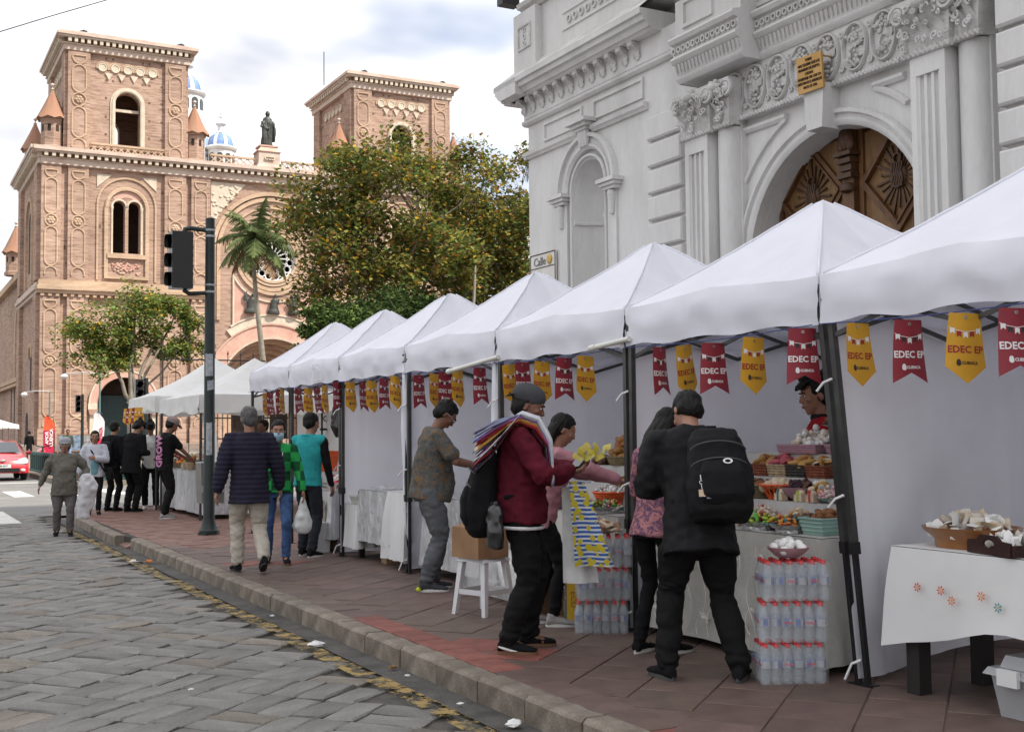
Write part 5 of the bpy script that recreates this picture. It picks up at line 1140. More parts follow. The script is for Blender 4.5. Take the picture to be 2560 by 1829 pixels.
# dense dark evergreens below them
broadleaf((13.6,38,-.1),5.5,(13.7,38.5,4.1),1.95,1.75,'round dense green bush tree beyond the tents',7,70,260,[(7,34),(0,32),(2,26),(6,8)],.13,trunk_r=.16,open_=.75,name='bush_tree',twigs=10)
broadleaf((18.3,43,-.1),6.5,(18.2,43,4.6),3.0,2.2,'dark shady evergreen under the autumn trees',9,60,200,[(7,60),(0,32),(2,8)],.17,trunk_r=.2,open_=.75,name='bush_tree',twigs=10)
broadleaf((24,44,-.1),7,(24,44,4.6),3.4,2.4,'dark evergreen between the tent peaks and the church',11,60,190,[(7,55),(0,32),(5,13)],.18,trunk_r=.2,open_=.75,name='bush_tree',twigs=10)
# thin trunks showing under the crowns
for x,y,h,lb in ((21.9,45,8.5,'slim grey trunk under the autumn crowns, left one'),(25.8,46,8,'slim grey trunk under the autumn crowns, right one')):
    t=thing('sapling',lb,'tree',(x,y,-.1)); rs=random.Random(int(x*3)); mb=MB(); pts=limb(mb,(x,y,-.1),(x+.3,y,h),.14,.06,rs,7,.02)
    for k in range(5): limb(mb,pts[3+k%3],pts[3+k%3]+Vector((rs.gauss(0,1.2),rs.gauss(0,1),1.8)),.04,.01,rs,4,.1,3)
    mb.build('trunk',M_barkp,t,smooth=60); leaves([(Vector((x+rs.gauss(0,.9),y+rs.gauss(0,.9),h+rs.uniform(-.6,.7))),.5,50,.8) for _ in range(7)],rs,'crown',t,AUT2,.22)
# small plane tree in front of the cathedral
def small_plane():
    base=(8.2,45,-.1); T=thing('plane_tree','small pruned plane tree with pale forked limbs before the cathedral','tree',base); rs=random.Random(21); mb=MB(); b=Vector(base)
    limb(mb,b,(8.2,45,2.9),.14,.12,rs,9,.02); f=Vector((8.2,45,2.7)); cl=[]
    main=[((6.9,45,4.9),.08),((7.8,45.3,5.6),.08),((8.3,44.8,6.1),.085),((9.2,45,5.6),.085),((9.9,45.2,6.2),.07),((10.2,44.8,5.0),.055)]
    blobs=[(6.4,4.9,.55),(6.8,5.5,.5),(6.3,5.3,.35),(7.1,4.4,.4),(7.6,5.0,.45),(7.6,6.0,.6),(8.1,6.4,.6),(8.5,6.5,.5),(8.2,5.4,.5),(8.6,5.9,.45),(9.0,6.2,.4),(9.4,6.2,.35),(9.8,6.35,.4),(10.2,6.2,.35),(10.4,5.7,.35),(9.6,4.7,.35),(9.9,4.5,.3),(9.3,4.5,.3),(8.0,4.4,.35),(7.0,5.1,.5),(7.4,4.5,.35),(9.9,5.5,.25),(7.9,5.8,.5),(6.6,4.2,.4),(7.3,3.9,.35),(8.6,4.9,.4),(9.0,5.2,.35),(7.9,4.0,.3),(10.3,5.1,.4),(10.5,4.7,.3)]
    prim=[]
    for e,r_ in main: prim+=limb(mb,f+Vector((rs.uniform(-.1,.1),0,rs.uniform(-.2,.1))),e,r_,r_*.35,rs,7,.06)
    for x,z,r_ in blobs:
        p=Vector((x,45+rs.uniform(-.7,.7),z)); q=min(prim,key=lambda w:(w-p).length); limb(mb,q,p,.035,.012,rs,5,.1,4)
        for k in range(4): cl.append((p+Vector((rs.gauss(0,r_*.75),rs.gauss(0,.3),rs.gauss(0,r_*.4))),r_*1.1,95,.85))
    mb.build('trunk',M_barkp,T,smooth=60); leaves(cl,rs,'crown',T,[(1,25),(2,38),(6,25),(3,7),(0,5)],.135)
small_plane()
# palm
def palm():
    base=(20.6,70,-.1); T=thing('palm_tree','tall slender palm with arching fronds before the rose window','palm',base); rs=random.Random(2); mb=MB(); top=Vector((20.0,70,12.2))
    k=10; mb.tube([Vector(base).lerp(top,t/k)+Vector((.18*math.sin(t*.5),0,0)) for t in range(k+1)],[.22-.10*t/k for t in range(k+1)],9); mb.build('trunk',M_barkp,T,smooth=60)
    mb=MB(); mb.loft([((20,70,11.3),(.12,0,0),(0,.12,0)),((20,70,11.9),(.24,0,0),(0,.24,0)),((20,70,12.9),(.26,0,0),(0,.26,0)),((20,70,13.4),(.1,0,0),(0,.1,0))],9); mb.build('crownshaft',LM[9],T,smooth=60)
    for i in range(24):
        a=i*2.399+rs.uniform(-.2,.2); el=R(80-4.6*i+rs.uniform(-5,5)); L=rs.uniform(2.6,3.3); pts=[]; p=Vector((20,70,13.0)); d=Vector((math.cos(a)*math.cos(el),math.sin(a)*math.cos(el),math.sin(el)))
        n=12
        for j in range(n+1): pts.append(p.copy()); p=p+d*L/n; d=(d+Vector((0,0,-.13-.03*(i/24)))).normalized()
        m=MB(); m.tube(pts,[.04*(1-.8*j/n) for j in range(n+1)],4)
        for j in range(1,n+1):
            t=(pts[j]-pts[j-1]).normalized(); sd=t.cross(Vector((0,0,1))).normalized() if abs(t.z)<.97 else Vector((math.sin(a),-math.cos(a),0))
            for h in range(4):
                b=pts[j-1].lerp(pts[j],h/4); ln=.80*math.sin(PI*min(1,(j+h/4)/n*.9+.08))+.12
                for s in (-1,1):
                    e=b+sd*s*ln*.75+t*ln*.45+Vector((0,0,-ln*rs.uniform(.25,.75))); m.add([b,b+t*.11,e+t*.03,e],[(0,1,2,3)])
        m.build('frond',LM[9] if i>=22 else LM[8],T,recalc=False)
palm()
# ================================================================== row of market tents
M_tent=cloth('tent_cloth',(0.915,0.92,0.985),.28,.08,5)
M_tent2=cloth('tent_cloth_old',(0.84,0.84,0.825),.28,.3,7,.03,.08,3,(0.78,0.775,0.75))
M_wallc=cloth('tent_wall_cloth',(0.925,0.925,0.98),.45,.12,5)
M_leg=pm('tent_leg_metal',(0.075,0.075,0.072),0.15,6,0.45,metal=0.6)
M_leg2=pm('tent_leg_inner',(0.022,0.022,0.024),0.15,6,0.4,metal=0.3)
M_cord=pm('blue_cord',(0.05,0.07,0.22),0.2,30,0.8); M_pvc=pm('pvc_pipe',(0.66,0.65,0.60),0.05,6,0.4)
M_tie=pm('white_tie',(0.7,0.7,0.7),0.05,20,0.8)
J=[3.2,5.25,7.30,9.38,11.45,13.45,15.40,17.30]
XF=4.85; EV=2.35; VB=2.07; PK=3.08
def canopy_me(w,dp,seed,old=False):
    q=random.Random(seed); n=28; bump=q.uniform(.04,.06)
    def h(u,v):
        m=max(abs(u),abs(v)); 
        t=(v if abs(u)>=abs(v) else u)/(m+1e-6)
        z=(PK-EV)*((1-m)*.80+.20*(1-m)**2)
        if m<.07: z-=(.07-m)*.28
        b=bump*max(0,1-abs(t)*1.25)**1.4*m**6
        sag=-.055*math.sin(PI*m)*(1-abs(t))**.9
        wr=.016*noise.noise(Vector((u*3+seed,v*3,seed)))+.009*noise.noise(Vector((u*9,v*9,seed*3)))+.010*math.sin(t*17+seed)*m*(1-m)*2*noise.noise(Vector((t*3,m*2,seed+9)))*2
        return EV+z+b+sag+wr*(1-.5*m)
    mb=MB(); per=[]
    for sd in range(4):
        for k in range(16):
            t=k/16*2-1; per.append(((1,t),(-t,1),(-1,-t),(t,-1))[sd])
    rings=[.0,.035,.08]+[.08+.92*(j/16) for j in range(1,17)]; N=len(per); vs=[]
    for m_ in rings: vs+=[(u*m_*dp/2,v*m_*w/2,h(u*m_,v*m_)) for u,v in per]
    mb.add(vs,[(j*N+i_,j*N+(i_+1)%N,(j+1)*N+(i_+1)%N,(j+1)*N+i_) for j in range(len(rings)-1) for i_ in range(N)])
    return mb.mesh('canopy',M_tent2 if old else M_tent,smooth=180), h
def valance_me(w,dp,seed,h,side,old=False):
    """hanging strip along one edge; local axes as the canopy"""
    mb=MB(); n=26; k=6; q=random.Random(seed*7+side)
    ph=q.uniform(0,6)
    def f(a,b):
        t=a*2-1
        if side==0: u,v,nx,ny=-1,t,-1,0
        elif side==1: u,v,nx,ny=1,t,1,0
        elif side==2: u,v,nx,ny=t,-1,0,-1
        else: u,v,nx,ny=t,1,0,1
        zt=h(u,v); zb_=VB+.012*math.sin(t*9+ph)+.010*noise.noise(Vector((t*4,seed,side)))
        bil=(.030*math.sin(PI*min(1,b*1.15))*(1-abs(t)**4)+.018*noise.noise(Vector((t*4+seed,b*2.6+t*1.5,side*3.1)))*math.sin(PI*b*.85+.1)+.012*noise.noise(Vector((t*9-b*4,b*5,seed)))*math.sin(PI*b)+.010*math.sin(t*14+b*4+ph)*b)
        return (u*dp/2+nx*(.004+bil),v*w/2+ny*(.004+bil),zt+(zb_-zt)*b)
    mb.grid(f,n,k); return mb.mesh('valance',M_tent2 if old else M_tent,smooth=180)
def wall_sheet(p0,p1,zt,zb_,seed,amp=.03,nx=54,nz=44,mt=None):
    """hanging cloth wall between two ground points, with folds and crease lines"""
    p0=Vector((*p0,0)); p1=Vector((*p1,0)); d=(p1-p0); nrm=Vector((-d.y,d.x,0)).normalized(); mb=MB()
    def f(a,b):
        z=zt+(zb_-zt)*b; o=amp*(noise.noise(Vector((a*3+seed,b*1.5,seed)))*1.3+.5*noise.noise(Vector((a*6+b*5,b*3-a*2,seed*2))))*math.sin(PI*min(1,a*6+.02) if a<.16 else PI/2)
        o+=.014*abs(math.sin(a*PI*3+.4))**24*-1+.012*abs(math.sin(b*PI*3+.5))**30
        return p0+d*a+nrm*o+Vector((0,0,z+.015*math.sin(a*7+seed)*b))
    mb.grid(f,nx,nz); return mb
def leg(mb,x,y,z,lean=(0,0)):
    mb.bar((x,y,.62),(x+lean[0]*.0,y,z),.040,.040,0)
LEANS={1:(.11,-.13)}
WALLS={1,2,3,4,5}          # dividers at joints 1..5
tents=[]
LAB=['white canopy tent nearest the camera, cut by the right frame edge','white canopy tent over the sweets stall of the boy vendor','white canopy tent over the burgundy jacket man','white canopy tent over the man in the patterned shirt','white canopy tent over the silver covered table','white canopy tent beyond the dividing walls, second from the far end','farthest tent of the white row, next to the traffic light pole']
for i in range(7):
    y0,y1=J[i]+.01,J[i+1]-.01; w=y1-y0; yc=(y0+y1)/2; dp=2.0; xc=XF+dp/2
    T=thing('canopy_tent',LAB[i],'tent',(xc,yc,0),0,'white tents in a row along the pavement'); tents.append(T)
    me,h=canopy_me(w,dp,i*3+1); link('canopy',me,T)
    for s in range(4): link('valance',valance_me(w,dp,i+1,h,s),T)
    for sx,sy in ((-1,-1),(1,-1),(-1,1),(1,1)): MB().tube([(sx*t*dp/2,sy*t*w/2,h(sx*t,sy*t)+.004) for t in [.05+.94*k/14 for k in range(15)]],.009,5).local('ridge_seam',M_tent,T,smooth=180)
    for sx in (-1,1):
        for sy in (-1,1):
            x=sx*(dp/2-.03); y=sy*(w/2-.028); ln=(0,0)
            if sx<0 and ((i==1 and sy<0) or (i==0 and sy>0)): ln=(.10,-.14)
            m=MB(); top=Vector((x,y,2.30)); bot=Vector((x+ln[0],y+ln[1],0)); kn=bot.lerp(top,.33)
            m.bar(kn,top,.038,.038,0,up=(1,0,0)); m.bar(bot,kn+(top-bot)*.02,.028,.028,1,up=(1,0,0)); m.bar(kn-(top-bot)*.01,kn+(top-bot)*.02,.048,.048,1,up=(1,0,0)); m.box(bot.x-.045,bot.x+.045,bot.y-.045,bot.y+.045,0,.006,1); m.box(x-.03,x+.03,y-.03,y+.03,2.18,2.3,1)
            m.local('leg',[M_leg,M_leg2],T)
    # scissor truss under the eaves
    for s,(a,b) in enumerate((((-1,-1),(-1,1)),((1,-1),(1,1)),((-1,-1),(1,-1)),((-1,1),(1,1)))):
        A=Vector((a[0]*(dp/2-.04),a[1]*(w/2-.04),0)); B=Vector((b[0]*(dp/2-.04),b[1]*(w/2-.04),0)); Mi=(A+B)/2; up=Vector((0,0,1)); m=MB()
        for P_,Q_ in ((A,Mi),(B,Mi)): m.bar(P_+up*2.25,Q_+up*1.99,.014,.026); m.bar(P_+up*1.99,Q_+up*2.25,.0135,.0255)
        m.local('truss',M_leg,T)
    m=MB(); c=Vector((0,0,2.95)); m.tube([(0,0,2.3),(0,0,3.02)],.022,8)
    m.local('centre_pole',M_leg,T)
    for sx in (-1,1):
        m=MB(); m.bar((sx*(dp/2-.05),0,2.24),(0,0,2.42),.02,.03); m.local('roof_strut',M_leg,T)
    if i<5:     # back wall, tied to the tent
        b=wall_sheet((dp/2-.01,-w/2+.03),(dp/2-.01,w/2-.03),2.3,.03,i+20); b.local('back_wall',M_wallc,T,smooth=180,recalc=False)
    if i in WALLS:  # divider on the near side of this tent
        b=wall_sheet((-dp/2+.02,-w/2+.012),(dp/2-.02,-w/2+.012),2.28,.03,i+40,.034 if i<4 else .05)
        if i==1: 
            b.v=[(x+(.10*(1-(z/2.28)))*max(0,1-(x+1)/1.0),y-.14*(1-z/2.28)*max(0,1-(x+1)/.9),z+(.09*max(0,(x+1)/2))*(1-z/2.28)) for x,y,z in b.v]
        b.local('side_wall',M_wallc,T,smooth=180,recalc=False)
        m=MB()    # wall ties
        for z in (1.72,1.05,.12):
            lx_=-dp/2+(.10*(1-z/2.28) if i==1 else 0); ly=-w/2-(.14*(1-z/2.28) if i==1 else 0)
            m.tube([(lx_+.06,ly+.02,z+.01),(lx_+.0,ly-.03,z+.02),(lx_-.035,ly+.0,z),(lx_-.06,ly+.03,z-.05-.04*(z<.5))],.008,5)
        pieces(m.local('wall_tie',M_tie,T))
    if i in (3,4):  # rolled cloth wrapped round the front leg
        m=MB(); m.lathe([(.035,.25),(.055,.4),(.05,1.0),(.06,1.5),(.055,2.15),(.03,2.2)],(-dp/2+.05,-w/2+.05,0),10); m.v=[(x+.01*math.sin(z*7),y+.008*math.sin(z*9+x*20),z) for x,y,z in m.v]; m.local('rolled_wall',M_tent,T,smooth=180)
# pale pipes tied under the eaves
for (a,b),lb in ((((4.83,9.30,2.11),(4.70,10.0,2.02)),'long white plastic pipe sticking out under the tent eave'),(((4.83,7.22,2.12),(4.77,7.60,2.08)),'short white plastic pipe end tied to the dark tent leg')):
    t=thing('plastic_pipe',lb,'pipe',a); m=MB(); m.tube([a,b],.020,10); m.build('pipe',M_pvc,t,smooth=40); d=(Vector(b)-Vector(a)).normalized(); m=MB(); m.tube([Vector(b)-d*.01,Vector(b)+d*.05],[.026,.026],10); m.build('end_cap',M_pvc,t,smooth=40)
# clear plastic patch on a valance
M_clear=film('clear_plastic',(0.75,0.75,0.76),.35,.12,.8,14)
m=MB(); m.grid(lambda a,b:(4.815-.01*noise.noise(Vector((a*4,b*4,1))),13.95+a*.42,2.10+b*.22),8,6); tag(m.build('plastic_patch',M_clear,smooth=180,recalc=False),'clear plastic patch stuck on the tent valance','plastic sheet')

# ------------------------------------------------------------------ pennants
M_mar_=pm('pennant_maroon',(0.23,0.018,0.03),0.08,4,0.55,bump=0.1,bscale=10); M_yel_=pm('pennant_yellow',(0.58,0.30,0.018),0.06,4,0.55,bump=0.1,bscale=10)
M_prw=pm('print_white',(0.75,0.73,0.72),0.03,10,0.6); M_prr=pm('print_red',(0.30,0.02,0.025),0.05,10,0.6); M_prk=pm('print_dark',(0.04,0.02,0.02),0.05,10,0.6); M_eye=pm('eyelet_metal',(0.5,0.5,0.5),0.1,20,0.3,metal=0.9)
PW,PH=.105,.335
def bendv(p,c): # wrap round a vertical cylinder, plus a gentle curl outwards at the foot
    x,y,z=p; a=x*c; r=1/c if abs(c)>1e-4 else 0
    if abs(c)<1e-4: return (x,y+.0,z)
    return ((r-y)*math.sin(a),r-(r-y)*math.cos(a)-.25*(z/PH)**2*.12,z)
def pen_cloth(col,c):
    m=MB(); nx,nz=10,10
    def f(a,b):
        x=(a*2-1)*PW*(.80+.24*b); 
        zb_=-PH+(.055*(1-abs(a*2-1)) if col=='m' else -.0+.085*abs(a*2-1)-.02)
        z=.0+zb_*b; return bendv((x,0,z),c)
    m.grid(f,nx,nz); return m
def bend_mesh(me,c,dx,dz,name):
    me=me.copy(); me.name=name; n=len(me.vertices); co=np.empty(n*3); me.vertices.foreach_get('co',co); co=co.reshape(-1,3)
    co=np.array([bendv((x+dx,-.0015-.0005*(z>0),y+dz),c) for x,y,z in co]); me.vertices.foreach_set('co',co.ravel()); me.update(); return me
PV={}
def pennant_parts(col,c):
    key=(col,round(c,2))
    if key in PV: return PV[key]
    ink=M_prw if col=='m' else M_prr; ink2=M_prw if col=='m' else M_prk
    cl=pen_cloth(col,c).mesh('pennant',M_mar_ if col=='m' else M_yel_,smooth=180)
    t1=bend_mesh(text_mesh('EDEC EP',.050,0,ink,.0014),c,0,-.185,'lettering'); t2=bend_mesh(text_mesh('CUENCA',.021,0,ink2,.0008),c,.018,-.252,'lettering')
    m=MB(); bu=[]
    for k,x in enumerate((-.068,-.034,0,.034,.068)):
        z=-.075-.022*(1-(x/.07)**2); s=.012; mi=(0 if k%2==0 else 1)
        m.add([bendv(p,c) for p in ((x-s,-.0016,z),(x+s,-.0016,z),(x+s,-.0016,z-.030),(x,-.0016,z-.020),(x-s,-.0016,z-.030))],[(0,1,2,3),(0,3,4)],mi)
    m.add([bendv((x,-.0015,-.072-.024*(1-(x/.085)**2)+dz),c) for x in (-.085,-.05,0,.05,.085) for dz in (0,.003)],[(2*j,2*j+2,2*j+3,2*j+1) for j in range(4)],0)
    bt=m.mesh('bunting_print',[M_prw,M_prr if col=='y' else M_prk])
    m=MB(); m.add([bendv((-.040+.012*math.cos(a)*(1.2 if math.sin(a)<0 else 1),-.0016,-.25+.018*math.sin(a)),c) for a in [2*PI*j/10 for j in range(10)]],[tuple(range(10))]); cr_=m.mesh('crest',ink2)
    m=MB(); m.ring(lambda u,v,d:bendv((u,-d,v),c),(0,-.022),[(.005,-.002),(.005,.003),(.009,.003),(.009,-.002)],0,2*PI,12); ey=m.mesh('eyelet',M_eye)
    PV[key]=(cl,t1,t2,bt,cr_,ey); return PV[key]
PEN=[(6,16.37,'y',.09),(6,16.14,'m',.11),(6,15.73,'m',.11),(6,15.57,'y',.07),(5,14.88,'m',.11),(5,14.47,'y',.13),(5,14.18,'m',.10),(5,13.83,'y',.09),(5,13.39,'m',.11),(4,12.95,'y',.13),(4,12.6,'m',.09),(4,12.29,'y',.14),(4,11.92,'m',.12),(4,11.6,'y',.13),
 (3,10.99,'m',.13),(3,10.63,'y',.13),(3,10.39,'m',.15),(3,10.08,'y',.12),(3,9.62,'m',.14),(2,9.06,'y',.14),(2,8.83,'m',.15),(2,8.49,'y',.155),(2,8.11,'m',.155),(2,7.81,'y',.155),(1,6.81,'m',.11),(1,6.53,'y',.13),(1,6.21,'m',.19),(1,5.8,'y',.16),(1,5.36,'m',.215),(0,4.92,'y',.15),(0,4.54,'m',.175),(0,4.17,'y',.205),(0,3.87,'m',.2)]
q=random.Random(4); COLN={'m':'maroon swallow-tailed','y':'yellow pointed'}
WHERE=['on the nearest tent','over the boy vendor stall','over the burgundy jacket man','over the patterned shirt man','over the silver table','on the second farthest tent','on the farthest row tent']
cnt={}
ORD=['first','second','third','fourth','fifth']
tot={}
for i,y,c,w in PEN: tot[(i,c)]=tot.get((i,c),0)+1
for i,y,col,wapp in PEN:
    cnt[(i,col)]=cnt.get((i,col),0)+1
    x=XF-.035; va=math.atan2(x,y)            # bearing of the view ray from +Y
    s=min(1,wapp/.215); th=math.asin(s)       # angle between the pennant plane and the view ray
    # pennant normal faces -X when rz=-90deg about local -Y face; plane direction bearing = va+th (turned towards the camera)
    bear=va+th; bear=min(bear,PI*.62)

    rz=math.atan2(math.cos(bear),math.sin(bear))
    cl,t1,t2,bt,cr_,ey=pennant_parts(col,q.choice((2.2,-1.6,3.0)))
    lab='%s EDEC EP pennant%s %s'%({'m':'maroon','y':'yellow'}[col],'' if tot[(i,col)]==1 else ', %s from right'%ORD[tot[(i,col)]-cnt[(i,col)]],WHERE[i])
    z=2.045-.02*math.sin(PI*((y-J[i])/2.05))+q.uniform(-.008,.012)
    o=link('pennant',cl,None,(x,y,z),(R(q.gauss(0,2)),R(q.gauss(0,2.5)),rz)); tag(o,lab,'pennant','bunting pennants along the tent eaves')
    for n_,me in (('lettering',t1),('lettering',t2),('bunting_print',bt),('crest',cr_),('eyelet',ey)): link(n_,me,o)
for i in range(7):
    m=MB(); m.tube([(XF-.036,J[i]+.03+(J[i+1]-J[i]-.06)*k/8,2.06-.022*math.sin(PI*k/8)) for k in range(9)],.0035,5)
    tag(m.build('bunting_cord',M_cord),'thin blue bunting cord '+WHERE[i],'cord')
# ================================================================== stalls, tables and goods
M_lace=pm('lace_cloth',(0.48,0.47,0.43),0.08,8,0.8,bump=.3,bscale=60,fine=.06)
M_emb=pm('embroidery',(0.80,0.79,0.75),0.05,20,0.75)
M_tcl=cloth('table_cloth',(0.76,0.76,0.75),.12,.15,9,.02); M_silver=pm('silver_cloth',(0.52,0.52,0.53),0.25,9,0.35,bump=.9,bscale=26,dist=.03,metal=.35,stretch=(1,1,.35),spec=.6)
M_ply=pm('plywood',(0.30,0.19,0.10),0.2,4,0.7); M_card=pm('cardboard',(0.27,0.155,0.08),0.15,5,0.85,bump=.15,bscale=30); M_bwood=pm('black_wood',(0.018,0.015,0.014),0.2,6,0.5)
M_foil=pm('foil',(0.62,0.62,0.62),0.15,20,0.28,bump=1.0,bscale=45,dist=.012,metal=.9)
M_mint=pm('mint_plastic',(0.30,0.46,0.40),0.05,10,0.45); M_mauve=pm('mauve_plastic',(0.38,0.22,0.27),0.05,10,0.45); M_orp=pm('orange_plastic',(0.72,0.12,0.03),0.05,10,0.4); M_pinkc=pm('pink_ceramic',(0.46,0.26,0.29),0.08,12,0.35)
M_rust=pm('basket_rust',(0.21,0.062,0.03),0.3,30,0.8,bump=.8,bscale=70,dist=.01); M_beige=pm('basket_beige',(0.40,0.30,0.19),0.25,30,0.85,bump=.8,bscale=70,dist=.01); M_blackb=pm('basket_black',(0.04,0.035,0.032),0.3,30,0.8,bump=.8,bscale=70,dist=.01); M_wick=pm('basket_wicker',(0.22,0.17,0.09),0.3,30,0.8,bump=.8,bscale=70,dist=.01)
M_brwood=pm('bowl_wood',(0.23,0.085,0.022),0.3,6,0.35,col2=(.33,.14,.04),coat=.3); M_tray=pm('tray_wood',(0.035,0.014,0.012),0.2,8,0.35)
def fm(n,c,r=.7,v=.15,**k): return pm('food_'+n,c,v,25,r,rnd=.18,hue=.012,bump=.3,bscale=60,dist=.006,**k)
F_brown=fm('brown',(0.24,0.10,0.04)); F_tan=fm('tan',(0.47,0.26,0.08)); F_pink=fm('pink',(0.46,0.10,0.13)); F_cream=fm('cream',(0.62,0.50,0.36)); F_white=fm('white',(0.78,0.77,0.74)); F_purple=fm('purple',(0.05,0.02,0.03)); F_choc=fm('choc',(0.085,0.035,0.02),.5)
F_meri=fm('meringue',(0.66,0.52,0.46)); F_pop=fm('popcorn',(0.68,0.56,0.47)); F_bread=fm('bread',(0.36,0.165,0.05),.55,.3); F_cand=[fm('c_green',(0.12,0.42,0.05),.35),fm('c_lime',(0.45,0.55,0.05),.35),fm('c_orange',(0.70,0.20,0.03),.35),fm('c_yellow',(0.68,0.48,0.06),.35),fm('c_teal',(0.02,0.20,0.22),.35),fm('c_red',(0.5,0.03,0.04),.35),fm('c_white',(0.7,0.68,0.62),.4),fm('c_brown',(0.14,0.05,0.025),.4)]
F_wafer=fm('wafer',(0.34,0.20,0.11)); F_wrap=fm('wrapper',(0.66,0.60,0.52),.5)
IT={}
def item(kind,mt):
    k=(kind,mt.name)
    if k in IT: return IT[k]
    m=MB(); q=random.Random(hash(kind)%99)
    if kind=='ball': m.ball((0,0,0),(1,1,.95),10,6)
    elif kind=='cookie': m.ball((0,0,0),(1.15,.75,.45),10,6)
    elif kind=='heart': m.add([(0,0,.35)]+[(.95*math.sin(a)**3,.85*(math.cos(a)-.35*math.cos(2*a)-.12*math.cos(3*a)),.0) for a in [2*PI*j/14 for j in range(14)]]+[(0,0,-.3)],[(0,1+j,1+(j+1)%14) for j in range(14)]+[(15,1+(j+1)%14,1+j) for j in range(14)])
    elif kind=='roll': m.loft([((-1.3,0,0),(0,.15,0),(0,0,.15)),((-.9,0,0),(0,.6,0),(0,0,.5)),((-.35,0,.06),(0,.78,0),(0,0,.62)),((-.1,0,.0),(0,.66,0),(0,0,.5)),((.15,0,.06),(0,.78,0),(0,0,.62)),((.9,0,0),(0,.6,0),(0,0,.5)),((1.3,0,0),(0,.15,0),(0,0,.15))],8)
    elif kind=='clump':
        for j in range(7): m.ball((q.gauss(0,.5),q.gauss(0,.5),q.gauss(0,.4)),q.uniform(.3,.55),7,4)
    elif kind=='candy': 
        m.ball((0,0,0),(.8,.42,.36),8,5)
        for s in (-1,1): m.add([(s*.7,0,0),(s*1.35,.4,.1),(s*1.4,0,-.1),(s*1.35,-.4,.1)],[(0,1,2),(0,2,3)])
    elif kind=='slab': m.taper((0,0,-.35),(1,.65),(.95,.6),.7)
    elif kind=='cone': m.lathe([(.12,-1),(.5,.3),(.65,.7),(.3,1.0),(0,1.05)],n=9)
    elif kind=='packet': m.add([(-1,-.7,0),(1,-.7,0),(1,.7,0),(-1,.7,0),(0,0,.3),(0,0,-.3),(-1.15,0,.1),(1.15,0,-.1)],[(0,1,4),(1,7,4),(7,2,4),(2,3,4),(3,6,4),(6,0,4),(1,0,5),(7,1,5),(2,7,5),(3,2,5),(6,3,5),(0,6,5)])
    me=m.mesh('item',mt,smooth=50); fixn(me); IT[k]=me; return me
def heap(name,cat,label,group,c,rx,ry,n,kind,mats,size,h,seed=0,tilt=.5):
    """n single pieces piled in a dome"""
    q=random.Random(seed+int(c[0]*100+c[1]*37)); placed=[]
    for i in range(n):
        a=i*2.399963; t=math.sqrt((i+.5)/n); x=rx*t*math.cos(a); y=ry*t*math.sin(a); z=h*(1-t**2)**.8 if t<1 else 0
        mt=q.choice(mats) if isinstance(mats,list) else mats
        o=link(name,item(kind,mt),None,(c[0]+x+q.gauss(0,size*.25),c[1]+y+q.gauss(0,size*.25),c[2]+z+size*.25),(q.gauss(0,tilt),q.gauss(0,tilt),q.uniform(0,6.28)),size*q.uniform(.85,1.15)); tag(o,label,cat,group)
def draped(name,label,x0,x1,y0,y1,z,drop,mt,seed,amp=.02,cat='tablecloth',hem=None,th=True):
    """cloth over a table: top plus four hanging sides with folds"""
    m=MB(); nu=64; nv=9; per=[]; cx_,cy_=(x0+x1)/2,(y0+y1)/2
    def pt(s):
        s=s%4; k=int(s); t=s-k
        return ((x0+(x1-x0)*t,y0),(x1,y0+(y1-y0)*t),(x1-(x1-x0)*t,y1),(x0,y1-(y1-y0)*t))[k]
    nrm=((0,-1),(1,0),(0,1),(-1,0))
    N=4*18
    vs=[]
    for j in range(nv+1):
        b=j/nv
        for i in range(N):
            s=4*i/N; x,y=pt(s); k=int(s)%4; t=s-int(s); nx,ny=nrm[k]
            cr_=math.exp(-min(t,1-t)*9)          # corner flare
            if t<.5: n2=nrm[(k-1)%4]
            else: n2=nrm[(k+1)%4]
            fx,fy=nx+n2[0]*cr_*.7,ny+n2[1]*cr_*.7
            o=(.006+b*(.018+amp*1.6*noise.noise(Vector((s*5.5+seed,b*.7,seed)))+amp*.6*math.sin(s*23+seed))+b*cr_*.05)
            d=drop if hem is None else hem(x,y,k,t,cr_)
            vs.append((x+fx*o,y+fy*o,z-d*b+.0*cr_))
    m.add(vs,[(j*N+i,j*N+(i+1)%N,(j+1)*N+(i+1)%N,(j+1)*N+i) for j in range(nv) for i in range(N)])
    m.add([(x0,y0,z+.003),(x1,y0,z+.003),(x1,y1,z+.003),(x0,y1,z+.003)],[(0,1,2,3)]); m.grid(lambda a,b:(x0-.006+(x1-x0+.012)*a,y0-.006+(y1-y0+.012)*b,z+.004+.004*noise.noise(Vector((a*6,b*6,seed)))),8,8)
    o=m.build(name,mt,None,smooth=70); return tag(o,label,cat)
def table(label,x0,x1,y0,y1,z,mt=M_ply,legm=None,lw=.03,name='stall_table'):
    t=thing(name,label,'table',((x0+x1)/2,(y0+y1)/2,0)); MB().box(x0+.02,x1-.02,y0+.02,y1-.02,z-.035,z-.012).build('table_top',mt,t)
    for x in (x0+.05,x1-.05):
        for y in (y0+.06,y1-.06): MB().box(x-lw,x+lw,y-lw,y+lw,0,z-.036).build('leg',legm or M_leg2,t)
    return t
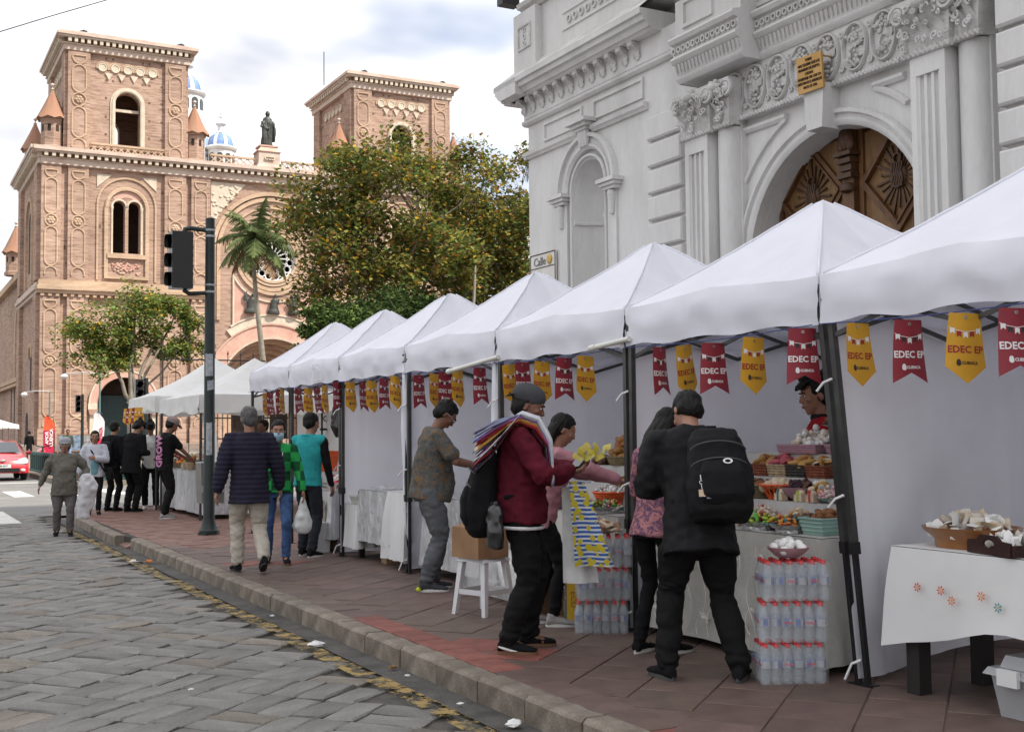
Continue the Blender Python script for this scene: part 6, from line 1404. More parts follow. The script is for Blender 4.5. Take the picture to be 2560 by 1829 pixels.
def basket_me(rt,rb,h,mt,sy=1.0,n=20,weave=True,sq=False):
    m=MB()
    if sq:
        for a,b in (((-rt,-rt*sy),(rt,rt*sy)),): pass
        m.add([(s*rb,t*rb*sy,0) for s,t in ((-1,-1),(1,-1),(1,1),(-1,1))]+[(s*rt,t*rt*sy,h) for s,t in ((-1,-1),(1,-1),(1,1),(-1,1))]+[(s*(rt-.008),t*(rt*sy-.008),h) for s,t in ((-1,-1),(1,-1),(1,1),(-1,1))]+[(s*(rb-.008),t*(rb*sy-.008),.01) for s,t in ((-1,-1),(1,-1),(1,1),(-1,1))],[(3,2,1,0)]+[(j,(j+1)%4,4+(j+1)%4,4+j) for j in range(4)]+[(4+j,4+(j+1)%4,8+(j+1)%4,8+j) for j in range(4)]+[(8+j,8+(j+1)%4,12+(j+1)%4,12+j) for j in range(4)]+[(12,13,14,15)])
        m.tube([(s*rt,t*rt*sy,h) for s,t in ((-1,-1),(1,-1),(1,1),(-1,1),(-1,-1))],.007,5)
        for k in range(1,4): z=h*k/4; r_=rb+(rt-rb)*k/4; m.tube([(s*r_,t*r_*sy,z) for s,t in ((-1,-1),(1,-1),(1,1),(-1,1),(-1,-1))],.006,4)
    else:
        m.lathe([(0,0),(rb,0),(rt,h),(rt-.008,h),(rb-.008,.01),(0,.01)],n=n,sy=sy)
        if weave:
            for k in range(6): z=h*(k+.5)/6; r_=rb+(rt-rb)*(k+.5)/6; m.tube([(r_*math.cos(2*PI*j/n),r_*sy*math.sin(2*PI*j/n),z) for j in range(n+1)],h*.07,5,caps=False)
        m.tube([(rt*math.cos(2*PI*j/n),rt*sy*math.sin(2*PI*j/n),h) for j in range(n+1)],.009,5,caps=False)
    me=m.mesh('basket',mt,smooth=40); fixn(me); return me
def bowl_me(r,h,mt,sy=1.0,foot=.4,th=.006):
    m=MB(); m.lathe([(0,0),(r*foot,0),(r*.75,h*.4),(r*.95,h*.8),(r,h),(r-th,h),(r*.9,h*.78),(r*.7,h*.42),(r*foot*.8,th*2),(0,th*2)],n=24,sy=sy); me=m.mesh('bowl',mt,smooth=45); fixn(me); return me
# ---------------- T1: the boy's sweets stall
table('plain stall table under the lace cloth of the sweets stall',4.97,5.45,5.42,7.15,.80)
lc=draped('lace_tablecloth','cream lace tablecloth with white embroidery hanging in front of the sweets stall',4.95,5.47,5.40,7.18,.80,.75,M_lace,3,.012)
m=MB(); q=random.Random(6)   # embroidered scrolls and flowers on the front fall
def fx(y,z): return (4.95-.030-.018*(1-z/.8)*1.2,y,z)
for i in range(13):
    y=5.5+.13*i+q.uniform(-.03,.03); z0=q.uniform(.12,.30)
    pts=[]; a=q.uniform(0,6); s=q.choice((-1,1))
    for k in range(16): r_=.065*(1-k/20); pts.append(fx(y+s*r_*math.cos(a+k*.42),z0+.35*(i%2)+.02*k*.4+r_*math.sin(a+k*.42)))
    m.tube(pts,.0035,4); pts=[fx(y+.05*math.sin(k*.8+i),.08+.07*k) for k in range(10)]; m.tube(pts,.0028,4)
for i in range(9):
    y=5.52+.19*i; z=q.choice((.2,.42,.66)); 
    for k in range(6): a=k*PI/3; m.tube([fx(y,z),fx(y+.03*math.cos(a+.25),z+.03*math.sin(a+.25)),fx(y+.042*math.cos(a),z+.042*math.sin(a)),fx(y+.03*math.cos(a-.25),z+.03*math.sin(a-.25)),fx(y,z)],.003,4)
e=m.build('embroidery',M_emb,None,smooth=60); e.parent=lc
sh=thing('display_riser','stepped display riser draped in grey satin on the sweets stall','shelf',(5.6,6.2,0)); M_satin=pm('grey_satin',(0.47,0.46,0.45),0.1,4,0.5,bump=.5,bscale=6,dist=.04)
for x0,x1,z in ((5.22,5.80,.985),(5.40,5.80,1.13),(5.52,5.82,1.285)): 
    m=MB(); m.grid(lambda a,b:(x0-.0-.012*noise.noise(Vector((a*9,b*2,z)))-.01*b,5.45+1.72*a,z-(z-.80)*b),26,5); m.grid(lambda a,b:(x0+(x1-x0)*a,5.45+1.72*b,z+.002*noise.noise(Vector((a*5,b*9,z)))),6,20); m.build('riser_step',M_satin,sh,smooth=60,recalc=False)
G='sweets laid out on the boy vendor stall'
def put(name,me,loc,label,cat,rz=0,scale=None,group=None):
    o=link(name,me,None,loc,(0,0,rz),scale); return tag(o,label,cat,group)
# row A on the table top
for (x,y,lb) in ((5.09,6.10,'crinkled foil tray of green and yellow candies on the lace table'),(5.09,5.80,'crinkled foil tray of orange and teal candies on the lace table')): put('foil_tray',bowl_me(.155,.05,M_foil,.85,.75),(x,y,.806),lb,'tray')
heap('candy','candy','wrapped green or yellow candy in the left foil tray',G,(5.09,6.10,.835),.11,.12,26,'candy',[F_cand[0],F_cand[1],F_cand[3],F_cand[0]],.030,.05)
heap('candy','candy','wrapped orange or teal candy in the right foil tray',G,(5.09,5.80,.835),.11,.12,24,'candy',[F_cand[2],F_cand[4],F_cand[7],F_cand[2]],.030,.045)
put('plate',bowl_me(.13,.03,M_mauve),(5.19,6.00,.806),'mauve plate of jelly candies behind the foil trays','plate')
heap('jelly_candy','candy','bright jelly candy heaped on the mauve plate',G,(5.19,6.0,.83),.10,.10,22,'candy',[F_cand[2],F_cand[3],F_cand[0],F_cand[5]],.028,.05)
heap('meringue','sweet','pinkish white meringue piled behind the candies',G,(5.17,6.20,.82),.10,.17,30,'clump',[F_meri,F_pop,F_pink],.034,.10)
heap('wafer_cone','sweet','brown wafer cone with white filling behind the candies',G,(5.19,5.86,.83),.07,.10,14,'cone',[F_tan,F_cream,F_brown],.034,.08,tilt=1.2)
put('plastic_tub',basket_me(.135,.115,.10,M_mint,.75,sq=True),(5.17,5.58,.806),'pale mint plastic tub of brown sweets at the table end','tub')
heap('brown_sweet','sweet','brown fudge sweet in the mint tub',G,(5.17,5.58,.885),.10,.07,14,'roll',F_brown,.034,.045)
m=MB(); m.lathe([(.0,0),(.045,0),(.048,.02),(.048,.09),(.035,.11),(.035,.125),(0,.125)],n=14); me=m.mesh('jar',film('jar_glass',(.10,.05,.03),.75),smooth=40); put('glass_jar',me,(5.13,5.70,.806),'small brown glass jar between the foil tray and the mint tub','jar')
# row B
put('basket',basket_me(.125,.105,.085,M_wick),(5.34,6.42,.988),'round wicker basket of glazed brown sweets','basket'); heap('glazed_sweet','sweet','glazed brown sweet in the round wicker basket',G,(5.34,6.42,1.06),.10,.10,15,'cookie',[F_brown,F_choc],.034,.035)
m=MB(); 
for k in range(20):
    a0=2*PI*k/20; 
    for s in (-1,1): m.tube([(.075*math.cos(a0),.075*math.sin(a0),.004),(.105*math.cos(a0+s*.16),.105*math.sin(a0+s*.16),.05),(.135*math.cos(a0+s*.05),.135*math.sin(a0+s*.05),.095)],.005,4)
m.lathe([(0,0),(.08,0),(.08,.01),(0,.01)],n=20); m.tube([(.136*math.cos(2*PI*j/20),.136*math.sin(2*PI*j/20),.095) for j in range(21)],.008,5,caps=False)
me=m.mesh('basket',M_orp,smooth=40); fixn(me); put('plastic_basket',me,(5.34,6.20,.988),'bright orange plastic lattice basket of cream balls','basket'); heap('cream_ball','sweet','round cream coloured sweet in the orange basket',G,(5.34,6.20,1.05),.10,.11,24,'ball',F_cream,.028,.05)
put('bowl',bowl_me(.125,.085,M_mauve),(5.34,6.0,.988),'mauve bowl of dark purple sweets','bowl'); heap('dark_sweet','sweet','dark purple sweet in the mauve bowl',G,(5.34,6.0,1.05),.09,.10,16,'slab',[F_purple,F_choc],.032,.045)
heap('sandwich_cookie','cookie','brown and white sandwich cookie stacked on the middle step',G,(5.36,5.84,.99),.06,.09,22,'cookie',[F_cream,F_brown,F_tan,F_white],.032,.11)
put('plate',bowl_me(.10,.03,M_mint),(5.32,5.68,.988),'small pale green plate of pink sweets','plate'); heap('pink_sweet','sweet','small pink sweet on the pale green plate',G,(5.32,5.68,1.01),.07,.07,14,'clump',[F_meri,fm('palepink',(.62,.36,.42))],.026,.045)
for y,c in ((6.09,F_cand[4]),(5.90,F_cand[1]),(5.79,F_cand[5])):
    m=MB(); m.box(-.028,.028,-.035,.035,0,.045); m.ball((0,0,.05),(.03,.035,.025),8,5); me=m.mesh('pack',F_cream,smooth=40); o=put('gift_pack',me,(5.25,y,.988),{6.09:'tiny sweets pack with teal ribbon below the orange basket',5.90:'tiny sweets pack with lime ribbon on the middle step',5.79:'tiny sweets pack with red ribbon on the middle step'}[y],'pack'); m=MB(); m.box(-.030,.030,-.008,.008,0,.07); m.local('ribbon',c,o)
# row C: four woven baskets
for y,mt,mts,lb,il in ((6.50,M_rust,[F_brown,F_tan],'rust coloured woven basket, first of four on the upper step','brown cookie heaped in the left rust basket'),(6.31,M_beige,[F_pink],'beige woven basket of pink cookies','pink cookie heaped in the beige basket'),(6.12,M_blackb,[F_tan],'black woven basket of golden cookies','golden cookie heaped in the black basket'),(5.93,M_rust,[F_tan,F_cream],'rust coloured woven basket at the right end of the upper step','heart shaped golden cookie heaped in the right rust basket')):
    put('basket',basket_me(.092,.085,.075,mt,1.0,sq=True),(5.49,y,1.132),lb,'basket',0,None,'woven baskets on the upper step'); heap('cookie','cookie',il,G,(5.49,y,1.19),.075,.08,16,'heart' if y<6 else 'cookie',mts,.042,.055)
# row D: mauve boxes with puffed rice, plate on top
put('plastic_box',basket_me(.20,.19,.055,M_mauve,.95,sq=True),(5.68,6.20,1.288),'long mauve box of white puffed clusters at the top','box'); heap('puffed_cluster','sweet','white puffed sugar cluster piled in the mauve box',G,(5.68,6.20,1.32),.15,.16,34,'clump',[F_pop,F_white],.048,.08)
put('plastic_box',basket_me(.14,.13,.055,M_mauve,.95,sq=True),(5.68,5.85,1.288),'short mauve box of golden clusters by the tent leg','box'); heap('golden_cluster','sweet','golden puffed cluster in the short mauve box',G,(5.68,5.85,1.32),.11,.11,20,'clump',[F_tan,F_pop],.042,.09)
put('plate',bowl_me(.11,.02,M_mauve),(5.70,6.02,1.46),'mauve plate of glossy brown sweets on top of the clusters','plate'); heap('brown_glossy','sweet','glossy brown sweet on the topmost plate',G,(5.70,6.02,1.475),.07,.07,20,'roll',[F_choc,F_brown],.034,.12)
# ---------------- shrink wrapped water bottles
M_pet=film('pet_plastic',(0.68,0.75,0.80),.17,.05,.1,20); M_wrapf=film('shrink_film',(0.8,0.8,0.82),.10,.08,.9,16); M_cap=pm('red_cap',(0.55,0.025,0.03),0.05,20,0.4); M_lblu=film('label_blue',(0.12,0.2,0.5),.55,.2,.1,9); M_lwht=film('label_clear',(0.7,0.7,0.74),.35,.2,.1,9); M_lred=pm('label_red',(0.55,0.03,0.06),0.05,20,0.4)
m=MB(); m.lathe([(.0,.002),(.026,.0),(.031,.012),(.031,.06),(.028,.075),(.031,.09),(.031,.135),(.028,.155),(.018,.185),(.012,.20),(.012,.208)],n=14); m.v=[(x*1.0,y*1.0,z*1.03) for x,y,z in m.v]; BOT=m.mesh('bottle',M_pet,smooth=60)
m=MB(); m.lathe([(.0145,.204),(.0145,.224),(.012,.227),(0,.227)],n=12); CAP=m.mesh('cap',M_cap,smooth=50)
m=MB(); m.lathe([(.0316,.092),(.0316,.132)],n=14); LBL=m.mesh('label',[M_lwht,M_lblu]); LBL.polygons.foreach_set('material_index',[1 if (i%7) in (1,2) else 0 for i in range(len(LBL.polygons))])
TXV=text_mesh('Vivant',.021,.0002,M_lred,.0006)
def pack(loc,rz,label,nx=6,ny=4):
    t=thing('bottle_pack',label,'bottle pack',loc,rz,'shrink wrapped packs of bottled water'); sp=.064; q=random.Random(int(loc[0]*90+loc[2]*70))
    for i in range(nx):
        for j in range(ny):
            x=(i-(nx-1)/2)*sp; y=(j-(ny-1)/2)*sp
            b=link('bottle',BOT,t,(x,y,0),(0,0,q.uniform(0,6))); link('cap',CAP,b); 
            if i in (0,nx-1) or j in (0,ny-1): link('label',LBL,b)
            if (i==0 or j==0) and (i+j*2)%2==0:
                lt=link('lettering',TXV,b); a=-b.rotation_euler.z; out=Vector((-1,0,0)) if i==0 else Vector((0,-1,0)); out=Matrix.Rotation(a,3,'Z')@out
                lt.location=out*.0325+Vector((0,0,.113)); lt.rotation_euler=(PI/2,0,math.atan2(out.y,out.x)+PI/2)
    hx,hy=nx*sp/2+.004,ny*sp/2+.004; m=MB()
    def f(a,b):
        s=a*4; k=int(s)%4; u=s-int(s); x,y=((-hx+2*hx*u,-hy),(hx,-hy+2*hy*u),(hx-2*hx*u,hy),(-hx,hy-2*hy*u))[k]; r_=1-.05*max(0,b-.75)*4+.012*math.sin(a*60)*math.sin(PI*b)+.01*noise.noise(Vector((a*20,b*6,loc[2])))
        return (x*r_,y*r_,.001+b*.222)
    m.grid(f,48,7); m.local('shrink_film',M_wrapf,t,smooth=180,recalc=False); return t
for k in range(3): pack((4.70+.01*k,5.42-.01*k,.0+.236*k),R(-28)+R((3,-4,2)[k]),['bottom pack of bottled water in the stack by the near tent leg','middle pack of bottled water in the stack by the near tent leg','top pack of bottled water under the pink bowl'][k])
for k in range(3): pack((4.67+.01*k,7.40-.012*k,.0+.236*k),R(-28)+R((-3,3,-2)[k]),['bottom pack of bottled water in the stack behind the burgundy man','middle pack of bottled water in the stack behind the burgundy man','top pack of bottled water under the plate of wafers'][k])
put('bowl',bowl_me(.125,.06,M_pinkc,1,.5),(4.70,5.40,.710),'pink ceramic bowl of white balls on the near bottle stack','bowl'); heap('white_ball','sweet','white round sweet in the pink bowl',G,(4.70,5.40,.742),.085,.085,13,'ball',F_white,.030,.05)
put('plate',bowl_me(.14,.025,pm('beige_plate',(.45,.38,.3),.05,9,.5)),(4.69,7.38,.710),'beige plate of wafer pieces on the farther bottle stack','plate'); heap('wafer_piece','sweet','brown and white wafer piece on the beige plate','wafers on the bottle stack',(4.69,7.38,.725),.10,.10,24,'slab',[F_wafer,F_cream],.032,.055)
# ---------------- T2 stall (behind the burgundy man)
table('stall table with candies behind the burgundy jacket man',4.98,5.5,7.62,9.2,.80); draped('lace_tablecloth','cream lace tablecloth on the stall behind the burgundy man',4.96,5.52,7.60,9.22,.80,.74,M_lace,9,.012)
G2='sweets on the stall behind the burgundy man'
put('foil_tray',bowl_me(.17,.05,M_foil,1.0,.75),(5.10,8.0,.806),'wide foil tray of assorted bright candies behind the burgundy man','tray'); heap('candy','candy','assorted bright candy in the wide foil tray',G2,(5.10,8.0,.83),.13,.15,40,'candy',F_cand,.030,.06)
put('plate',bowl_me(.15,.03,M_mauve),(5.12,8.30,.806),'plate of orange jelly sweets beside the foil tray','plate'); heap('orange_jelly','candy','orange or cream jelly sweet on the plate behind the man',G2,(5.12,8.30,.82),.12,.12,26,'roll',[F_cand[3],F_cand[2],F_cream],.028,.05)
put('plastic_basket',basket_me(.15,.11,.09,M_orp),(5.32,8.25,.86),'orange plastic basket of white sweets at the back of the second stall','basket'); heap('white_sweet','sweet','white sweet in the orange basket at the second stall',G2,(5.32,8.25,.94),.10,.12,16,'clump',F_white,.032,.04)
heap('dark_ball','sweet','dark chocolate ball heaped on the second stall',G2,(5.12,8.58,.81),.10,.12,26,'ball',[F_choc,F_purple],.03,.09)
sh=thing('display_riser','pale display riser holding bread on the second stall','shelf',(5.6,8.3,0))
for x0,x1,y0_,y1_,z in ((5.35,5.8,7.8,8.9,1.0),(5.44,5.85,7.9,8.75,1.16)): 
    m=MB(); m.box(x0,x1,y0_,y1_,.78,z); m.build('riser_step',M_satin,sh)
put('bread_basket',basket_me(.21,.18,.07,M_wick),(5.60,8.36,1.162),'wicker basket piled with bread rolls on the second stall','basket'); heap('bread_roll','bread','golden brown bread roll piled in the wicker basket','bread rolls in the basket',(5.60,8.36,1.215),.15,.17,34,'roll',F_bread,.050,.17)
heap('chocolate_ball','sweet','dark round chocolate beside the bread basket',G2,(5.50,8.66,1.165),.06,.09,14,'ball',F_choc,.032,.05)
heap('small_roll','bread','small golden roll on the lower riser step',G2,(5.40,8.15,1.005),.06,.18,18,'cookie',[F_tan,F_bread],.034,.04)
# boxes on the ground under it
M_prg=pm('print_green',(0.06,0.25,0.06),0.05,10,.6); M_boxw=pm('box_print_grey',(0.20,0.21,0.22),0.1,8,.6); M_boxy=pm('box_yellow',(0.60,0.38,0.02),0.05,8,.6); M_boxr=pm('box_red',(0.42,0.03,0.03),0.08,8,.6)
b=thing('printed_carton','grey printed light bulb carton with a yellow edge below the second stall','carton',(4.72,7.78,0),R(-25)); MB().box(-.11,.11,-.15,.15,.0,.36).local('box',M_boxw,b); MB().box(-.113,-.02,-.152,-.150,0,.36).local('yellow_side',M_boxy,b); MB().box(-.112,-.1105,-.15,.15,.0,.05).local('green_band',M_prg,b)
m=MB(); F_=lambda u,v,d:(-.111-d,u,v); m.ring(F_,(0.0,.22),[(.03,0),(.03,.001),(.036,.001),(.036,0)],0,2*PI,14)
for k in range(7): a=R(-20)+k*R(220)/6; m.bar((-.1125,.045*math.cos(a),.22+.045*math.sin(a)),(-.1125,.07*math.cos(a),.22+.07*math.sin(a)),.006,.001)
for k in range(4): m.box(-.112,-.111,.05,.12,.08+.022*k,.09+.022*k)
m.local('printed_lines',M_prw,b); link('lettering',text_mesh('ECO',.06,.0005,M_prr),b,(-.065,-.153,.2),(PI/2,PI/2,0))
b=thing('cardboard_carton','brown carton with a red printed label below the second stall','carton',(4.70,8.12,0),R(-20)); MB().box(-.16,.16,-.17,.17,0,.40).local('box',M_card,b); MB().box(-.162,-.160,-.168,.10,.24,.40).local('label_print',M_boxr,b); link('lettering',text_mesh('oru',.07,.0005,M_prw,.002),b,(-.163,-.04,.30),(PI/2,0,-PI/2))
m=MB(); m.ball((0,0,0),(.13,.16,.12),14,10); me=remesh(m,.012,1); displace(me,lambda c,n:n*(noise3(c,22)*.03+noise3(c,9)*.03)[:,None]); M_bag=pm('black_bag',(0.012,0.012,0.013),0.1,9,0.22,spec=.7); me.materials.append(M_bag); put('rubbish_bag',me,(4.66,7.86,.47),'crumpled black rubbish bag on the printed carton','bag')
# ---------------- stool and box in front of T3
t=thing('plastic_stool','white plastic stool with four slanted legs carrying a carton','stool',(4.33,8.62,0),R(20)); M_stool=pm('white_plastic',(0.62,0.62,0.63),0.03,6,0.35)
MB().taper((0,0,.42),(.155,.155),(.14,.14),.03).local('seat',M_stool,t)
for sx in (-1,1):
    for sy in (-1,1):
        m=MB(); m.add([(sx*.12+a*.024,sy*.12+b_*.024,.42) for a,b_ in ((-1,-1),(1,-1),(1,1),(-1,1))]+[(sx*.165+a*.018,sy*.165+b_*.018,0) for a,b_ in ((-1,-1),(1,-1),(1,1),(-1,1))],[(0,1,2,3),(7,6,5,4)]+[(j,(j+1)%4,4+(j+1)%4,4+j) for j in range(4)]); m.local('leg',M_stool,t)
for a in range(4): m=MB(); m.M=Matrix.Rotation(a*PI/2,4,'Z'); m.box(-.13,.13,-.160,-.145,.16,.20); m.local('brace',M_stool,t)
b=thing('cardboard_box','brown cardboard box standing on the white stool','carton',(4.30,8.62,.452),R(12)); MB().box(-.155,.155,-.17,.17,0,.24).local('box',M_card,b)
for s in (-1,1): m=MB(); m.add([(s*.155,-.17,.241),(s*.155,.17,.241),(s*.02,.17,.262),(s*.02,-.17,.262)],[(0,1,2,3)]); m.local('flap',M_card,b)
# clear plastic wrapped pile behind it (T3 stall)
table('stall table under the plastic sheet beside the patterned shirt man',4.98,5.5,9.6,11.2,.80); draped('tablecloth','white tablecloth behind the man in the patterned shirt',4.96,5.52,9.58,11.22,.80,.70,M_silver,17,.03)
M_cl2=film('clear_sheet',(0.78,0.78,0.78),.42,.1,1.0,9)
m=MB(); m.grid(lambda a,b:(4.83-.10*b+.05*noise.noise(Vector((a*5,b*4,2)))-.12*max(0,b-.6),8.75+a*1.15+.04*noise.noise(Vector((b*6,a*4,5))),.86-.82*b),26,22); tag(m.build('plastic_sheet',M_cl2,None,smooth=180,recalc=False),'crinkled clear plastic sheet hanging beside the white stool','plastic sheet')
m=MB(); m.ball((0,0,0),(.22,.45,.22),14,8); me=remesh(m,.03,1); displace(me,lambda c,n:n*(noise3(c,8)*.06)[:,None]); me.materials.append(M_tcl); put('wrapped_bundle',me,(4.98,9.05,.22),'white bundle of goods under the crinkled plastic sheet','bundle')
put('foil_tray',bowl_me(.15,.05,M_foil,1.0,.75),(5.06,9.72,.806),'foil tray of pastries beside the patterned shirt man','tray'); heap('pastry','pastry','golden pastry in the foil tray by the patterned shirt man','pastries in a foil tray',(5.06,9.72,.83),.11,.11,14,'roll',[F_tan,F_bread],.04,.05)
m=MB()
for k in range(14): m.tube([(5.9,9.75+k*.11,.9),(5.9,9.75+k*.11,2.0)],.003,4)
for k in range(11): m.tube([(5.9,9.75,.9+k*.11),(5.9,11.18,.9+k*.11)],.003,4)
tag(m.build('wire_grid',M_leg,None),'thin wire display grid behind the patterned shirt man','rack')
tag(MB().box(5.84,5.86,10.55,10.85,1.42,1.75).build('hanging_card',M_tcl),'pale square card hanging on the wire grid','card')
# ---------------- T4 stall: silver table
table('stall table under the silver cloth',4.98,5.6,11.7,13.25,.78); draped('silver_tablecloth','shiny silver tablecloth on the table beyond the patterned shirt man',4.93,5.62,12.05,13.0,.80,.58,M_silver,5,.03)
draped('tablecloth','white tablecloth with drooping corner at the left of the patterned man',4.90,5.55,11.55,12.04,.82,.72,M_tcl,8,.05); draped('tablecloth','low white cloth on the far side of the silver table',4.92,5.4,13.02,13.42,.62,.5,M_tcl,12,.04)
m=MB(); m.grid(lambda a,b:(5.0+.55*a,12.0+.85*b,.83+.05*noise.noise(Vector((a*5,b*6,3)))),14,18); tag(m.build('plastic_sheet',M_cl2,None,smooth=180,recalc=False),'rumpled clear plastic over the silver table','plastic sheet')
put('plastic_tub',basket_me(.12,.10,.08,pm('pale_tub',(.6,.58,.52),.05,9,.5),1,sq=True),(5.05,13.2,.63),'pale plastic tub on the low white cloth','tub')
tag(MB().box(5.0,5.16,12.35,12.5,.0,.36).build('wood_block',M_ply),'upright plywood block under the silver table','block')
# ---------------- T5 stall: lace trolley
t=thing('trolley_table','small wheeled trolley under lace cloth by the far tents','trolley',(5.15,14.35,0))
MB().box(4.95,5.45,13.95,14.75,.70,.73).build('table_top',M_ply,t)
for x in (5.0,5.4):
    for y in (14.0,14.7): MB().box(x-.02,x+.02,y-.02,y+.02,.12,.7).build('leg',M_leg2,t)
for y in (14.05,14.65): m=MB(); m.M=Matrix.Translation((4.98,y,.1))@Matrix.Rotation(PI/2,4,'Y'); m.lathe([(.0,-.02),(.1,-.02),(.1,.02),(0,.02)],n=16); m.build('wheel',pm('wheel_wood',(.10,.045,.02),.2,8,.6),t,smooth=40)
draped('lace_tablecloth','glittering lace cloth over the wheeled trolley',4.92,5.48,13.9,14.8,.74,.58,M_silver,31,.04)
m=MB(); m.ring(lambda u,v,d:(4.885-d,u,v),(14.1,.45),[(.001,0),(.001,.006),(1.0,.006),(1.0,0)],0,2*PI,24,0,.07,.18); tag(m.build('oval_picture',pm('oval_print',(.13,.10,.08),.5,14,.5,col2=(.3,.25,.2)),None),'dark oval picture hanging on the lace trolley cloth','picture')
q=random.Random(3)
for k in range(12): o=link('sweet_packet',item('packet',q.choice([fm('pkpink',(.6,.07,.16),.3),fm('pkred',(.55,.04,.06),.3),F_wrap])),None,(5.0+q.uniform(0,.3),14.05+q.uniform(0,.5),.76+.015*k),(q.gauss(0,.3),q.gauss(0,.3),q.uniform(0,6)),.06); tag(o,'pink or red packet piled on the lace trolley','packet','packets on the trolley')
# ---------------- T0 table at the right edge
tb=table('dark square legged table under the flowered white cloth at the right edge',5.02,5.62,2.6,4.84,.80,M_bwood,M_bwood,.045)
def hem0(x,y,k,t,c): return .40+.03*math.sin(x*9+y*7)+.16*c-(.05 if k==2 else 0)
tc0=draped('flowered_tablecloth','white tablecloth with small embroidered flowers at the right edge',4.99,5.65,2.58,4.87,.80,.42,M_tcl,2,.034,hem=hem0)
m=MB(); cols=[]
def flower(m,p,U,V,r,mi):
    for k in range(7): a=2*PI*k/7; c_=p+U*r*.62*math.cos(a)+V*r*.62*math.sin(a); d=U*math.cos(a)+V*math.sin(a); s=U*-math.sin(a)+V*math.cos(a); m.add([c_-d*r*.4,c_+s*r*.2,c_+d*r*.4,c_-s*r*.2],[(0,1,2,3)],mi)
    m.add([p+U*r*.24*math.cos(2*PI*j/8)+V*r*.24*math.sin(2*PI*j/8) for j in range(8)],[tuple(range(8))],3)
flm=[pm('thread_red',(.55,.06,.05),.1,20,.7),pm('thread_orange',(.65,.16,.04),.1,20,.7),pm('thread_teal',(.06,.25,.26),.1,20,.7),pm('thread_yellow',(.6,.4,.05),.1,20,.7)]
for y,mi in ((4.66,0),(4.50,0),(4.43,1),(4.24,1),(4.14,2),(3.92,2)):
    n_=noise; m=MB(); flower(m,Vector((4.945,y,.60-.045*(int(y*100)%2)-.0)),Vector((0,1,0)),Vector((.06,0,1)).normalized(),.028,mi); e=m.build('embroidered_flower',flm,None,recalc=False); e.parent=tc0
put('wooden_bowl',bowl_me(.24,.11,M_brwood,1.15,.72,.014),(5.26,4.56,.806),'large varnished wooden bowl of wrapped sweets at the right edge','bowl'); heap('wrapped_sweet','sweet','paper wrapped sweet heaped in the wooden bowl','wrapped sweets in the bowl',(5.26,4.56,.88),.19,.22,60,'packet',[F_wrap,F_white,F_cream],.034,.085,tilt=.9)
t=thing('wooden_tray','dark wooden tray with handle hole holding wrapped sweets','tray',(5.13,4.20,.806),R(-12)); MB().box(-.13,.13,-.17,.17,0,.012).local('base',M_tray,t)
for s in (-1,1): MB().box(-.13,.13,s*.17-.008,s*.17+.008,.0,.06).local('side',M_tray,t)
for s in (-1,1):
    m=MB(); ol=[(-.162,.0),(.162,.0),(.162,.07),(.09,.075),(.06,.10),(-.06,.10),(-.09,.075),(-.162,.07)]; ho=[(.045*math.cos(a),.055+.02*math.sin(a)) for a in [2*PI*j/12 for j in range(12)]]; m.plate(ol,[ho],lambda u,v,d:(s*.13+d,u,v),-.007,.007); m.local('handle_side',M_tray,t)
heap('wrapped_sweet','sweet','paper wrapped sweet in the dark handled tray','wrapped sweets in the tray',(5.13,4.20,.83),.10,.14,30,'packet',[F_wrap,F_white],.032,.06,tilt=.9)
t=thing('clear_box','clear plastic box of wrapped sweets at the frame edge','box',(5.12,3.83,.806)); m=MB(); m.box(-.13,.13,-.16,.16,0,.13); m.local('box',film('clear_box_plastic',(.8,.8,.8),.25,.08,.1,5),t); heap('wrapped_sweet','sweet','paper wrapped sweet inside the clear plastic box','wrapped sweets in the clear box',(5.12,3.83,.83),.10,.13,26,'packet',[F_wrap,F_white],.034,.07,tilt=.9)
t=thing('storage_tote','clear lidded storage tote under the flowered table','tote',(5.25,3.93,0)); M_tote=film('tote_plastic',(.62,.63,.65),.45,.2,.1,6)
m=MB(); m.taper((5.25,3.93,.0),(.22,.28),(.25,.31),.21); m.build('tub',M_tote,t); m=MB(); m.taper((5.25,3.93,.21),(.28,.34),(.26,.32),.035); m.taper((5.25,3.93,.245),(.22,.28),(.20,.26),.06); m.build('lid',M_tote,t)
MB().box(4.955,4.98,4.05,4.17,.17,.25).build('clip',M_tcl,t)
for k in range(8): m=MB(); m.M=Matrix.Translation((5.12+.07*(k%4),3.82+.2*(k//4),.02)); m.loft([((0,0,0),(.03,0,0),(0,.09,0)),((0,0,.10),(.035,0,0),(0,.10,0)),((0,0,.17),(.02,0,0),(0,.09,0))],8); m.M=None; o=m.build('food_pack',F_wrap,t,smooth=50); 
# ================================================================== people
SK=[pm('skin_light',(0.40,0.215,0.145),0.12,14,0.5,sss=.15,bump=.1,bscale=80),pm('skin_mid',(0.30,0.15,0.095),0.12,14,0.5,sss=.15,bump=.1,bscale=80),pm('skin_dark',(0.19,0.088,0.055),0.12,14,0.5,sss=.12,bump=.1,bscale=80)]
M_hair=pm('hair_black',(0.008,0.007,0.006),0.3,30,0.6,spec=.2,bump=.8,bscale=90,dist=.006,stretch=(1,1,.35)); M_hairg=pm('hair_grey',(0.13,0.125,0.12),0.45,40,0.6,bump=.8,bscale=90,dist=.006,col2=(.05,.048,.046)); M_eyew=pm('eye_white',(.6,.58,.55),.05,9,.3); M_eyed=pm('eye_dark',(.015,.01,.008),.05,9,.2); M_lip=pm('lip',(.26,.085,.07),.1,20,.5)
def Rx(a): return Matrix.Rotation(-a,3,'X')      # positive = forward (towards +Y)
